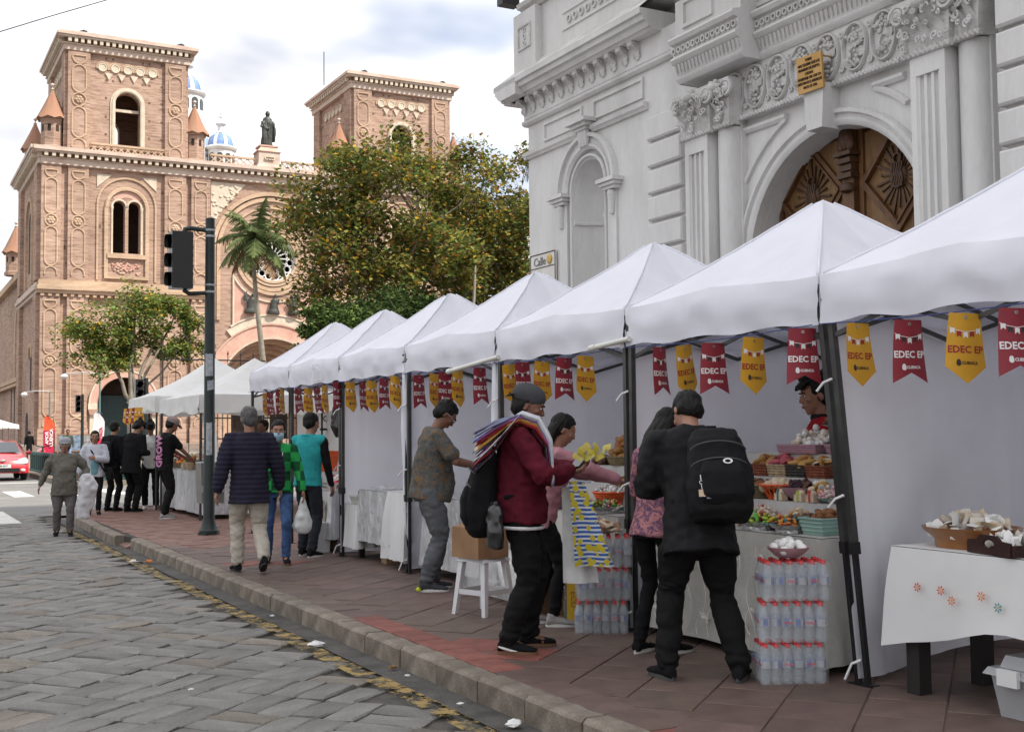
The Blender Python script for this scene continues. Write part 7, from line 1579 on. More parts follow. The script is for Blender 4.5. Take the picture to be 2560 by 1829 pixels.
def ik(root,tgt,a,b,pole):
    d=tgt-root; L=d.length
    if L>(a+b)*.995: tgt=root+d*((a+b)*.995/L); d=tgt-root; L=d.length
    c=(a*a-b*b+L*L)/(2*L); h=math.sqrt(max(1e-6,a*a-c*c)); u=d/L; p=pole-u*pole.dot(u); p=p.normalized(); return root+u*c+p*h,tgt
def seg(mb,pts,rs,n=12,flat=1.0,side=None):
    """tapered limb through joints, rounded ends"""
    pts=[Vector(p) for p in pts]; k=len(pts); P_=[];R_=[]
    for i in range(k-1):
        m=4
        for j in range(m): t=j/m; P_.append(pts[i].lerp(pts[i+1],t)); R_.append(rs[i]+(rs[i+1]-rs[i])*t)
    P_.append(pts[-1]); R_.append(rs[-1])
    d0=(P_[1]-P_[0]).normalized(); d1=(P_[-1]-P_[-2]).normalized()
    P_=[P_[0]-d0*R_[0]*.6]+P_+[P_[-1]+d1*R_[-1]*.6]; R_=[R_[0]*.6]+R_+[R_[-1]*.6]
    mb.tube(P_,R_,n)
def hand(mb,w,d,nrm,s,side,curl=.5,spread=.0):
    """palm, four unequal bent fingers and a thumb from the palm's side. w wrist, d pointing dir, nrm palm normal"""
    d=d.normalized(); nrm=(nrm-d*nrm.dot(d)).normalized(); x=d.cross(nrm)*side   # x = thumb side
    mb.loft([(w-d*.015*s,x*.026*s,nrm*.020*s),(w+d*.02*s,x*.033*s,nrm*.018*s),(w+d*.06*s,x*.042*s,nrm*.017*s),(w+d*.088*s,x*.040*s,nrm*.013*s)],10)
    for i,(off,ln) in enumerate(((.031,.072),(.0105,.080),(-.0105,.075),(-.031,.058))):
        p=w+d*(.082-.004*abs(i-1))*s+x*off*s; dd=(d+x*off*spread*8).normalized(); pts=[p]; a=curl*(.55+.12*i)
        for q in (.45,.32,.23):
            dd=(dd*math.cos(a)+nrm*math.sin(a)).normalized(); dd=dd; p=p+dd*ln*q*s; pts.append(p); a=curl*.75
            # keep bending towards the palm
        seg(mb,pts,[.0095*s,.009*s,.0082*s,.007*s],8)
    p=w+d*.025*s+x*.028*s; t1=p+(d*.55+x*.75+nrm*.25).normalized()*.038*s; t2=t1+(d*.85+x*.1+nrm*(.3+.4*curl)).normalized()*.034*s
    seg(mb,[p,t1,t2],[.0135*s,.0115*s,.009*s],8)
def person(loc,face,H,label,top,bottom,shoes,skin=1,hair='short',hairm=None,lean=0,neck=8,pitch=0,yaw=0,twist=0,feet=None,hands=None,poles=None,palms=None,curl=(.5,.5),girth=1.0,belly=0.0,female=False,vox=.009,drop=0.0,features=True,hip=(0,0),extra=None,sleeve='long',hem=-.12,thick=.0,wr=.006,pwr=.007,pfit=1.0,ground=0.0,quilt=0,name='person'):
    s=H/1.70; rz=math.atan2(-face[0],face[1]); T=thing(name,label,'person',(loc[0],loc[1],ground),rz); X=Vector((1,0,0)); Zv=Vector((0,0,1)); V=Vector
    fl=Rx(R(lean)); tw=Matrix.Rotation(R(twist),3,'Z')
    P0=V((hip[0],hip[1],.905-drop)); sp=lambda x,y,z:(P0+tw@(fl@V((x,y,z))))
    N=sp(0,-.012,.515); nk=Rx(R(lean+neck)); Hc=N+tw@(nk@V((0,.026,.158))); Hr=tw@Rx(R(lean+neck+pitch))@Matrix.Rotation(R(yaw),3,'Z')
    sw=(.165 if female else .182)*(.5+.5*girth); SH={-1:sp(-sw,-.005,.462),1:sp(sw,-.005,.462)}
    feet=feet or ((-.10,0,0,0),(.10,0,0,0)); hands=hands or ((-.25,.03,.80),(.25,.03,.80)); poles=poles or ((-.5,-1,-.2),(.5,-1,-.2))
    arm={};leg={}
    for i,sd in enumerate((-1,1)):
        tgt=V(hands[i]); el,wr_=ik(SH[sd],tgt,.285,.255,V(poles[i])); arm[sd]=(SH[sd],el,wr_)
        fx,fy,fz,toe=feet[i]; an=V((fx,fy,.085+fz)); hp=P0+V((sd*.088*(.7+.3*girth),0,-.03)); kn,an=ik(hp,an,.415,.405,V((sd*.08+.3*math.sin(R(-toe)),1,0))); leg[sd]=(hp,kn,an)
    g=girth; HM=Matrix.Scale(s,4)@Matrix.Translation(Hc)@Hr.to_4x4()@Matrix.Scale(1.07,4)
    # ---- body: one continuous skin
    mb=MB()
    r_=lambda x,z,rx,ry,y=0:(sp(x,y,z),(tw@X)*rx*g,(tw@(fl@V((0,1,0))))*ry*g)
    mb.loft([r_(0,-.06,.13,.09),r_(0,.1,.125,.085),r_(0,.3,.14,.09),r_(0,.42,.13,.08),r_(0,.50,.07,.06)],14)
    seg(mb,[N-(N-P0).normalized()*.05,N+(Hc-N)*.6],[.055,.050],12)
    mb.M=Matrix.Translation(Hc)@Hr.to_4x4()@Matrix.Scale(1.07,4)
    mb.ball((0,-.016,.028),(.073,.092,.083),16,12)
    mb.loft([((0,.010,.055),(.062,0,0),(0,.070,0)),((0,.014,.015),(.066,0,0),(0,.074,0)),((0,.018,-.025),(.061,0,0),(0,.070,0)),((0,.022,-.062),(.050,0,0),(0,.060,0)),((0,.034,-.092),(.034,0,0),(0,.042,0)),((0,.046,-.108),(.018,0,0),(0,.024,0))],14)
    mb.loft([((0,.078,.022),(.009,0,0),(0,.010,0)),((0,.092,-.002),(.012,0,0),(0,.012,0)),((0,.098,-.020),(.017,0,0),(0,.014,0)),((0,.088,-.030),(.010,0,0),(0,.008,0))],8)
    for sd in (-1,1): mb.ball((sd*.073,-.012,-.004),(.009,.020,.031),8,6); mb.ball((sd*.040,.058,-.012),(.022,.022,.020),8,6)
    mb.ball((0,.076,.034),(.045,.012,.010),8,5); mb.ball((0,.084,-.052),(.024,.012,.012),8,5)
    mb.M=None
    for i,sd in enumerate((-1,1)):
        a,b,c=arm[sd]; seg(mb,[a,b,c],[.046,.038,.024],10)
        pn=V(palms[i]) if palms else (tw@X)*-sd
        hand(mb,c,(c-b),pn,1.0,sd*(1),curl[i]); hp,kn,an=leg[sd]; seg(mb,[hp,kn,an],[.072,.045,.032],10)
        seg(mb,[an,an+V((0,.10,-.05))],[.03,.025],8)
    me=remesh(mb,vox*.72 if features else vox,2); me.materials.append(SK[skin]); me.transform(Matrix.Scale(s,4)); B=link('body',me,T)
    # ---- face details
    if features:
        for sd in (-1,1):
            m=MB(); m.M=HM; m.ball((sd*.030,.078,.012),(.013,.008,.0065),8,6,0); m.ball((sd*.030,.083,.012),(.0062,.005,.0062),8,6,1); m.local('eye',[M_eyew,M_eyed],T,smooth=60)
            m=MB(); m.M=HM; m.tube([(sd*.014,.089,.030),(sd*.030,.088,.036),(sd*.047,.076,.030)],[.0035,.0045,.003],6); m.local('eyebrow',hairm or M_hair,T,smooth=60)
        m=MB(); m.M=HM; m.ball((0,.089,-.050),(.023,.008,.006),10,5); m.ball((0,.088,-.058),(.020,.008,.006),10,5); m.local('lips',M_lip,T,smooth=60)
    # ---- hair
    if hair:
        m=MB(); m.ball((0,-.022,.040),(.083,.098,.088),18,14); vs=[]
        for x,y,z in m.v:
            front=y>.045 and z<.070 or (y>.0 and z<.012) ; 
            if front: x*=.80;y=min(y,.03)*.75;z*=.9
            if z<-.02 and hair=='short': x*=.93; y*=.95
            vs.append((x,y,z))
        m.v=vs; m.ball((0,-.048,-.005),(.074,.062,.078),14,10)
        for sd in (-1,1): m.ball((sd*.058,-.03,.0),(.022,.040,.05),10,7)
        if hair in ('long','bun','bob'):
            L_={'long':-.34,'bob':-.10,'bun':-.05}[hair]
            m.loft([((0,-.05,.04),(.080,0,0),(0,.06,0)),((0,-.07,-.06),(.085,0,0),(0,.05,0)),((0,-.075,L_*.6-.02),(.088 if hair=='long' else .07,0,0),(0,.045,0)),((0,-.07,L_-.02),(.05,0,0),(0,.03,0))],12)
        if hair=='mop':
            for k in range(26): a=k*2.4; m.ball((.060*math.cos(a)*(.6+.4*(k%3)/2),-.01+.085*math.sin(a)*.9,.085+.018*(k%4)),(.026,.030,.022),7,5)
            m.loft([((0,.03,.10),(.075,0,0),(0,.05,0)),((0,.075,.085),(.070,0,0),(0,.03,0)),((0,.100,.055),(.060,0,0),(0,.012,0))],12); m.loft([((0,-.07,.02),(.075,0,0),(0,.04,0)),((0,-.085,-.07),(.06,0,0),(0,.03,0)),((0,-.075,-.11),(.03,0,0),(0,.02,0))],10)
        me=remesh(m,vox*.8,1); displace(me,lambda c,n:n*(noise3(c,(70,70,26),H)*.006+noise3(c,(25,25,14),1)*.006)[:,None]); me.materials.append(hairm or M_hair); me.transform(HM); link('hair',me,T)
    # ---- trousers
    m=MB(); f_=.072*pfit; bw=.140*g*(1.06 if female else 1)
    q0=lambda z,rx,ry,y=0:(P0+V((0,y,z)),X*rx,V((0,ry,0)))
    m.loft([q0(-.12,bw*.97,.108*g,-.005),q0(-.06,bw*1.02,.112*g,-.008),q0(.0,bw*.93,.100*g,0),q0(.04,bw*.85,.092*g,0)],16)
    for sd in (-1,1):
        hp,kn,an=leg[sd]; dn=(an-kn).normalized(); seg(m,[hp+V((0,-.01,.0)),hp.lerp(kn,.5),kn,kn.lerp(an,.5)+V((0,-.012,0)),an-dn*.01],[.080*g*(.6+.4*pfit),.080*g*(.4+.6*pfit),.062*pfit,.060*pfit,.054*pfit],14)
    me=remesh(m,vox*1.05,2); az={sd:leg[sd] for sd in leg}
    def wf(c,n):
        d=noise3(c,(9,9,16),H*3)*pwr*1.3+noise3(c,(22,22,34),2)*pwr*.7
        low=np.clip((.30-c[:,2])/.2,0,1)+np.exp(-((c[:,2]-.49)/.07)**2)*.7; d=d+np.sin(c[:,2]*85+noise3(c,11,4)*9)*pwr*.5*low; return n*d[:,None]
    displace(me,wf); me.materials.append(bottom); me.transform(Matrix.Scale(s,4)); link('trousers',me,T)
    # ---- upper garment
    k=thick; m=MB(); gg=g*(1+k*3)
    def tr(z,rx,ry,y=0): return (sp(0,y,z),(tw@X)*(rx*g+k),(tw@(fl@V((0,1,0))))*(ry*g+k))
    bl=belly
    m.loft([tr(hem,.172 if not female else .172,.124+bl*.7,bl*.3),tr(hem+.08,.162,.120+bl*.9,bl*.45),tr(.06,.150 if not female else .140,.116+bl,bl*.6),tr(.16,.150 if not female else .135,.114+bl*.8,bl*.4),tr(.28,.166 if not female else .150,.124+bl*.3+(.018 if female else 0),.008+bl*.1),tr(.39,.182 if not female else .160,.118,0),tr(.450,.168 if not female else .148,.098,-.008),tr(.50,.120,.078,-.012),tr(.53,.070,.064,-.012)],18)
    for sd in (-1,1):
        a,b,c=arm[sd]; inn=sp(sd*.10,-.006,.452)
        if sleeve=='long': dn=(c-b).normalized(); seg(m,[inn,a,a.lerp(b,.5),b,b.lerp(c,.55),c-dn*.012],[.052+k*.6,.060+k*.7,.057*g+k*.9,.052+k,.047+k,.036+k*.8],14)
        elif sleeve=='short': seg(m,[inn,a,a.lerp(b,.45),a.lerp(b,.78)],[.052+k,.060+k,.062*g+k,.066*g+k],14)
        elif sleeve=='none': seg(m,[inn,a],[.07+k,.06+k],12)
    me=remesh(m,vox,2)
    def wt(c,n):
        d=noise3(c,(8,8,11),H)*wr*1.5+noise3(c,(19,19,25),5)*wr
        if quilt: d=d+(np.abs(np.sin(c[:,2]*PI/quilt)) -.6)*.010
        return n*d[:,None]
    displace(me,wt); me.materials.append(top); me.transform(Matrix.Scale(s,4)); SHIRT=link('upper_garment',me,T)
    # ---- shoes
    um,sm=shoes[0],shoes[1]
    for i,sd in enumerate((-1,1)):
        hp,kn,an=leg[sd]; toe=feet[i][3]; lift=feet[i][2]; M0=Matrix.Translation(an)@Matrix.Rotation(R(-toe)*1,4,'Z')@(Matrix.Rotation(-min(R(70),lift*5.5),4,'X') if lift>.02 else Matrix.Identity(4))
        m=MB(); m.M=M0; z=-.085
        m.loft([((0,-.065,z+.045),(.030,0,0),(0,.004,.03)),((0,-.045,z+.05),(.036,0,0),(0,0,.042)),((0,.0,z+.052),(.038,0,0),(0,0,.045)),((0,.05,z+.045),(.042,0,0),(0,0,.036)),((0,.11,z+.036),(.046,0,0),(0,0,.026)),((0,.165,z+.03),(.040,0,0),(0,0,.018)),((0,.190,z+.027),(.022,0,0),(0,0,.010))],12); m.loft([((0,-.01,z+.06),(.036,0,0),(0,.045,0)),((0,-.012,z+.105),(.036,0,0),(0,.046,0))],12)
        me=remesh(m,max(.007,vox*.8),2); displace(me,lambda c,n:n*(noise3(c,60)*.003)[:,None]); me.materials.append(um); me.transform(Matrix.Scale(s,4)); sh_=link('shoe',me,T)
        m=MB(); m.M=Matrix.Scale(s,4)@M0; ol=[(.034*math.cos(a)*(1.0+.35*max(0,math.sin(a))),.062+.132*math.sin(a)) for a in [2*PI*j/20 for j in range(20)]]; m.prism(ol,lambda u,v,d:(u,v,z+d),.001,.026); o=m.local('sole',sm,None,smooth=40); o.parent=sh_
    T['_s']=s
    info=dict(T=T,s=s,head=lambda x,y,z:(Hc+Hr@V((x,y,z)))*s,HM=HM,sp=lambda x,y,z:sp(x,y,z)*s,arm={q:[p*s for p in arm[q]] for q in arm},leg={q:[p*s for p in leg[q]] for q in leg},N=N*s,TW=tw,FL=fl,shirt=SHIRT,M=Matrix.Translation((loc[0],loc[1],ground))@Matrix.Rotation(rz,4,'Z'),rz=rz)
    del T['_s']; return info
def lump(parts,vox,mt,name,parent,disp=None,M=None,smooth=2):
    m=MB(); m.M=M; parts(m); me=remesh(m,vox,smooth)
    if disp: displace(me,disp)
    for q in (mt if isinstance(mt,list) else [mt]): me.materials.append(q)
    return link(name,me,parent)
def fab(n,c,v=.15,rough=.85,b=.25,bs=90,**k): return pm('fabric_'+n,c,v,7,rough,bump=b,bscale=bs,dist=.004,spec=.12,**k)
M_blk=fab('black',(0.009,0.009,0.010)); M_blk2=fab('black_jacket',(0.011,0.011,0.012),rough=.65); M_blkp=fab('black_jeans',(0.010,0.0095,0.010)); M_navy=fab('navy',(0.024,0.022,0.038)); M_beigep=fab('beige',(0.43,0.39,0.33)); M_jean=fab('jeans',(0.055,0.10,0.22),.35); M_greyp=fab('grey_sweat',(0.095,0.098,0.105),.2); M_burg=fab('burgundy',(0.095,0.010,0.020)); M_pinks=fab('pink_sweater',(0.42,0.20,0.23)); M_redj=fab('red_jacket',(0.28,0.012,0.02)); M_tealv=fab('teal_vest',(0.03,0.30,0.31)); M_whiteT=fab('white_tee',(0.62,0.62,0.61)); M_darkj=fab('dark_jeans',(0.025,0.027,0.033)); M_greyw=fab('grey_trousers',(0.12,0.105,0.105)); M_paleg=fab('pale_grey_jacket',(0.48,0.49,0.54)); M_tealt=fab('teal_tee',(0.16,0.32,0.36))
M_solew=pm('sole_white',(.62,.61,.58),.05,9,.6); M_soleb=pm('sole_black',(.02,.02,.02),.1,9,.7); M_soleg=pm('sole_grey',(.06,.06,.058),.1,9,.7); M_solet=pm('sole_gum',(.16,.085,.045),.1,9,.6); M_shg=fab('grey_shoe',(.30,.29,.28)); M_brs=pm('brown_shoe',(.06,.03,.016),.2,9,.5)
def patmat(name,kind,cols,scale):
    mt=bpy.data.materials.new(name); mt.use_nodes=True; t=mt.node_tree; b=t.nodes['Principled BSDF']; b.inputs['Roughness'].default_value=.85; b.inputs['Specular IOR Level'].default_value=.2; L=t.links.new; tcn=t.nodes.new('ShaderNodeTexCoord')
    if kind=='check':
        ck=t.nodes.new('ShaderNodeTexChecker'); ck.inputs['Scale'].default_value=scale; ck.inputs['Color1'].default_value=(*cols[0],1); ck.inputs['Color2'].default_value=(*cols[1],1); mpn=t.nodes.new('ShaderNodeMapping'); mpn.inputs['Scale'].default_value=(1,.0,1); mpn.inputs['Location'].default_value=(.03,.01,.02); L(tcn.outputs['Object'],mpn.inputs[0]); L(mpn.outputs[0],ck.inputs['Vector']); L(ck.outputs[0],b.inputs['Base Color'])
    else:
        n=t.nodes.new('ShaderNodeTexNoise'); n.inputs['Scale'].default_value=scale; n.inputs['Detail'].default_value=5; n.inputs['Distortion'].default_value=1.5; n.inputs['Roughness'].default_value=.65; L(tcn.outputs['Object'],n.inputs['Vector']); rp=t.nodes.new('ShaderNodeValToRGB'); rp.color_ramp.interpolation='CONSTANT' if kind=='camo' else 'LINEAR'; e=rp.color_ramp.elements
        while len(e)<len(cols): e.new(.5)
        for i,c in enumerate(cols): e[i].position=.28+.44*i/(len(cols)-1); e[i].color=(*c,1)
        L(n.outputs['Fac'],rp.inputs[0]); L(rp.outputs[0],b.inputs['Base Color'])
    nb=t.nodes.new('ShaderNodeTexNoise'); nb.inputs['Scale'].default_value=90; L(tcn.outputs['Object'],nb.inputs['Vector']); bp=t.nodes.new('ShaderNodeBump'); bp.inputs['Strength'].default_value=.25; bp.inputs['Distance'].default_value=.004; L(nb.outputs['Fac'],bp.inputs['Height']); L(bp.outputs[0],b.inputs['Normal']); return mt
M_leafT=patmat('leaf_print_shirt','noise',[(.035,.038,.042),(.075,.08,.08),(.045,.048,.05),(.12,.12,.11),(.06,.062,.06),(.23,.12,.04),(.05,.052,.052),(.20,.15,.07)],15)
M_chk=patmat('green_check','check',[(.02,.30,.07),(.008,.075,.028)],9.5); M_olive=patmat('olive_knit','noise',[(.055,.052,.042),(.14,.13,.11),(.085,.08,.066)],26); M_floral=patmat('floral_top','noise',[(.45,.14,.15),(.50,.22,.22),(.08,.05,.12),(.48,.2,.2)],22)
# ---- backpack builder (a thing of its own)
def backpack(info,label,w,h,d,zc,mt,details=True,xoff=0,yoff=0):
    s=1; T=thing('backpack',label,'backpack',(0,0,0)); T.matrix_world=info['M']; T.location=info['M'].translation; T.rotation_euler=(0,0,info['rz'])
    c=info['sp'](xoff,-.13-d/2+yoff,zc); A=Matrix.Translation(c)@(info['TW']@info['FL']).to_4x4()
    def shape(m):
        m.loft([((0,.01,-h/2),(w*.42,0,0),(0,d*.42,0)),((0,-.01,-h*.42),(w*.50,0,0),(0,d*.52,0)),((0,-.02,-h*.2),(w*.52,0,0),(0,d*.56,0)),((0,-.01,h*.1),(w*.50,0,0),(0,d*.50,0)),((0,.01,h*.34),(w*.44,0,0),(0,d*.40,0)),((0,.03,h*.46),(w*.34,0,0),(0,d*.26,0)),((0,.04,h*.51),(w*.18,0,0),(0,d*.12,0))],18,e=2.8)
    body=lump(shape,.010,mt,'bag_body',T,lambda c_,n:n*(noise3(c_,14,3)*.010+noise3(c_,40,1)*.003)[:,None],A)
    m=MB(); m.M=A
    for z,k,dd in ((h*.20,.46,.50),(h*.02,.47,.54)): m.tube([(w*k*math.cos(a),-d*dd*abs(math.sin(a))**.5*.95-.01,z+.05*math.sin(a)) for a in [PI*j/12 for j in range(1,12)]],.005,5)
    m.local('zip',M_soleg,T,smooth=60)
    def pocket(m): m.loft([((0,-d*.50,-h*.38),(w*.34,0,0),(0,.02,0)),((0,-d*.56,-h*.28),(w*.38,0,0),(0,.04,0)),((0,-d*.55,-h*.05),(w*.37,0,0),(0,.045,0)),((0,-d*.50,h*.08),(w*.30,0,0),(0,.02,0))],14,e=3)
    lump(pocket,.010,mt,'pocket',T,lambda c_,n:n*(noise3(c_,20,3)*.006)[:,None],A)
    if details:
        m=MB(); m.M=A; m.tube([(-w*.22,-d*.63,-h*.09),(0,-d*.66,-h*.055),(w*.24,-d*.62,-h*.015)],.0055,6); m.local('reflective_strip',M_solew,T,smooth=60)
        m=MB(); m.M=A; m.ring(lambda u,v,q:(u,-d*.66-q,v),(.03,h*.06),[(.6,0),(.6,.006),(1.0,.006),(1.0,0)],0,2*PI,18,0,.028,.016); m.local('badge',M_eye,T)
        for k,(x,z) in enumerate(((-w*.36,-h*.08),(-w*.24,-h*.10))):
            m=MB(); m.M=A; y=-d*.64; m.tube([(x,y,z),(x,y-.004,z-.03)],.004,5); m.ring(lambda u,v,q:(u,y-q,v),(x,z-.042),[(.008,0),(.008,.003),(.011,.003),(.011,0)],0,2*PI,12); m.tube([(x,y,z-.054),(x+.004,y,z-.085)],.003,5); m.local('key_ring',M_eye,T)
            m=MB(); m.M=A; m.box(x-.018,x+.02,y-.006,y,z-.125,z-.085); m.local('charm',[fab('charm_y',(.55,.42,.3)),fab('charm_r',(.3,.28,.42))][k],T)
    # straps over the shoulders
    for sd in (-1,1):
        sp=info['sp']; m=MB(); pts=[sp(sd*.085+xoff*.5,-.125,.36),sp(sd*.10,-.10,.46),sp(sd*.105,-.02,.515),sp(sd*.11,.08,.45),sp(sd*.12,.135,.33),sp(sd*.14,.125,.20),sp(sd*.165,.05,.10),sp(sd*.15,-.10,.08)]
        Q=[]
        for i in range(len(pts)-1):
            for j in range(3): Q.append(pts[i].lerp(pts[i+1],j/3))
        Q.append(pts[-1]); m.tube(Q,.016,6); m.local('strap',mt,T,smooth=60)
    m=MB(); m.M=A; m.tube([(-.03,.06,h*.47),(-.025,.06,h*.53),(.025,.06,h*.53),(.03,.06,h*.47)],.009,6); m.local('grab_handle',mt,T,smooth=60)
    return T
V=Vector
# P12 man in black jacket with the big backpack
i12=person((4.27,5.68),(.42,.90),1.78,'person in a black jacket seen from behind, black trousers, bending over the sweets stall',M_blk2,M_blkp,(M_blk,M_soleg),1,'short',lean=17,neck=24,pitch=14,yaw=14,feet=((-.19,.02,0,-20),(.20,-.06,0,25)),hands=((-.07,.30,1.10),(.10,.30,1.08)),poles=((-.7,-.4,-.8),(.7,-.4,-.8)),girth=1.16,hem=-.20,thick=.022,vox=.008,wr=.010,pfit=1.22,pwr=.011,drop=.02)
backpack(i12,'large black backpack with silver strip and key rings worn by the man in black',.36,.56,.22,.20,fab('backpack',(0.009,0.009,0.010),rough=.7),True,.07,-.01)
m=MB(); m.M=i12['HM']; m.M=None; N_=i12['sp'](0,-.012,.50); 
lump(lambda m:m.tube([i12['sp'](.085*math.cos(a),-.015+.075*math.sin(a),.508+.012*math.sin(a)) for a in [2*PI*j/14 for j in range(15)]],.022,8,caps=False),.009,M_blk2,'collar',i12['T'])
# P13 woman half hidden behind him
person((4.50,6.48),(.95,.30),1.62,'person in a pink floral top and black leggings, half hidden behind the man in black',M_floral,M_blk,(M_blk,M_solew),1,'long',lean=12,neck=14,pitch=10,feet=((-.10,-.04,0,-8),(.10,.06,0,8)),hands=((-.15,.36,1.08),(.15,.34,1.06)),female=True,vox=.010,pfit=.86,features=False)
# P10 man in the burgundy jacket
i10=person((3.80,7.04),(.90,-.43),1.76,'person in a burgundy hooded jacket and backward cap, towels over the shoulders, looking at packets',M_burg,M_blkp,(M_blk,M_solet),2,'short',lean=2,neck=14,pitch=6,yaw=-8,feet=((-.12,.06,0,-12),(.11,-.08,0,14)),hands=((-.10,.36,1.16),(.10,.33,1.14)),poles=((-1,-.5,-.5),(1,-.5,-.6)),palms=((0.4,.2,1),(-.5,.3,1)),curl=(.8,.8),girth=1.10,hem=-.08,thick=.020,vox=.008,wr=.015,pfit=1.20,pwr=.012,belly=.02)
T=i10['T']; M_capg=fab('cap_grey',(.06,.061,.066)); M_hood=fab('hood',(.028,.026,.027))
def capf(m):
    m.ball((0,-.022,.062),(.090,.108,.078),18,12); m.v=[(x,y,max(z,.038)) for x,y,z in m.v]
lump(capf,.008,M_capg,'cap',T,None,Matrix(i10['HM']))
lump(lambda m:m.loft([((0,-.10,.045),(.075,0,0),(0,.01,.012)),((0,-.14,.022),(.070,0,0),(0,.008,.010)),((0,-.178,-.008),(.050,0,0),(0,.006,.007))],12),.007,M_capg,'cap_peak',T,None,Matrix(i10['HM']))
def hoodf(m): sp=i10['sp']; m.tube([sp(.10*math.cos(a),-.03+.095*math.sin(a),.50-.03*math.sin(a)) for a in [2*PI*j/16 for j in range(17)]],[.036+.016*max(0,-math.sin(2*PI*j/16)) for j in range(17)],9,caps=False)
lump(hoodf,.010,M_hood,'hood',T,lambda c,n:n*(noise3(c,22)*.008)[:,None])
m=MB(); m.M=i10['HM']; m.tube([(-.026,.090,-.043),(0,.098,-.038),(.026,.090,-.043)],[.004,.006,.004],6); m.ball((0,.075,-.085),(.020,.014,.016),8,5); m.local('moustache',M_hair,T,smooth=60)
lump(lambda m:m.tube([i10['sp'](.196*math.cos(a),.004+.160*math.sin(a),-.112) for a in [2*PI*j/20 for j in range(21)]],.014,7,caps=False),.008,M_whiteT,'shirt_hem',T)
backpack(i10,'slack black backpack worn by the man in the burgundy jacket',.36,.58,.20,.10,fab('backpack2',(0.008,0.008,0.009)),False)
# puma-like white flash on the shoe side
for sd in (-1,1):
    hp,kn,an=i10['leg'][sd]; m=MB(); s_=1
    m.M=Matrix.Translation(an)@Matrix.Rotation(R(12 if sd<0 else -14),4,'Z'); x=sd*.045; m.tube([(x*1.0,-.055,-.035),(x*1.02,-.02,-.045),(x*1.06,.03,-.058),(x*1.05,.07,-.062)],[.005,.009,.008,.003],6); m.local('shoe_flash',M_solew,T,smooth=60)
# towels: striped bundle over the shoulders, lemon towel on the arm
TWC=[fab('tw%d'%k,c) for k,c in enumerate([(.6,.58,.55),(.45,.05,.06),(.08,.14,.38),(.6,.32,.06),(.06,.3,.3),(.4,.14,.36),(.62,.6,.58),(.16,.17,.25),(.58,.54,.36),(.5,.5,.54)])]
def strip(ctrl,w,th):
    P_=[]
    for i in range(len(ctrl)-1):
        for j in range(3): P_.append(ctrl[i].lerp(ctrl[i+1],j/3))
    P_.append(ctrl[-1]); m=MB(); m.loft([(p,V((w,0,0)),V((0,th*.7,th))) for p in P_],8); return m
q=random.Random(12); sp=i10['sp']
for k in range(40):      # folded towels fanned over both shoulders
    a=(-1,1)[k%2]; lv=k//2; x0=a*(.02+.0095*lv); up=.012*(lv%5)
    zz=q.uniform(-.13,.12); ctrl=[sp(x0*1.5,-.25-q.uniform(0,.05),.37+zz),sp(x0*1.3,-.18,.45+zz*.85),sp(x0+a*.05,-.10,.525+zz*.45),sp(a*.075+x0*.5,-.01,.565+up),sp(a*.085+x0*.6,.10,.53+up),sp(a*.10+x0*.7,.18,.42+up*.4),sp(a*.11+x0*.8+q.uniform(-.02,.02),.20,.26-q.uniform(0,.10))]
    me=strip(ctrl,.034,.018).mesh('towel',TWC[k%len(TWC)],smooth=60); fixn(me); displace(me,lambda c,n:n*(noise3(c,35,k)*.008)[:,None])
    o=link('folded_towel',me,None,i10['M'].translation,(0,0,i10['rz'])); tag(o,'%s folded towel over the %s shoulder of the burgundy man'%(['white','red','blue','orange','teal','plum','white','black','sand','grey'][k%10],('left','right')[k%2]),'towel','towels carried by the burgundy jacket man')
def lemon_mat():
    mt=bpy.data.materials.new('lemon_print'); mt.use_nodes=True; t=mt.node_tree; b=t.nodes['Principled BSDF']; b.inputs['Roughness'].default_value=.9; L=t.links.new; tcn=t.nodes.new('ShaderNodeTexCoord'); sx=t.nodes.new('ShaderNodeSeparateXYZ'); L(tcn.outputs['Object'],sx.inputs[0]); mu=t.nodes.new('ShaderNodeMath'); mu.operation='MULTIPLY'; mu.inputs[1].default_value=34; L(sx.outputs['Z'],mu.inputs[0]); fr=t.nodes.new('ShaderNodeMath'); fr.operation='FRACT'; L(mu.outputs[0],fr.inputs[0]); gt=t.nodes.new('ShaderNodeMath'); gt.operation='GREATER_THAN'; gt.inputs[1].default_value=.45; L(fr.outputs[0],gt.inputs[0]); mxn=t.nodes.new('ShaderNodeMix'); mxn.data_type='RGBA'; L(gt.outputs[0],mxn.inputs[0]); mxn.inputs[6].default_value=(.62,.62,.6,1); mxn.inputs[7].default_value=(.03,.10,.36,1)
    vo=t.nodes.new('ShaderNodeTexVoronoi'); vo.inputs['Scale'].default_value=19; L(tcn.outputs['Object'],vo.inputs['Vector']); lt=t.nodes.new('ShaderNodeMath'); lt.operation='LESS_THAN'; lt.inputs[1].default_value=.44; L(vo.outputs['Distance'],lt.inputs[0]); m2=t.nodes.new('ShaderNodeMix'); m2.data_type='RGBA'; L(lt.outputs[0],m2.inputs[0]); L(mxn.outputs[2],m2.inputs[6]); m2.inputs[7].default_value=(.52,.42,.03,1); L(m2.outputs[2],b.inputs['Base Color']); return mt
w1=i10['M']@i10['arm'][1][2]; w0=i10['M']@i10['arm'][-1][2]
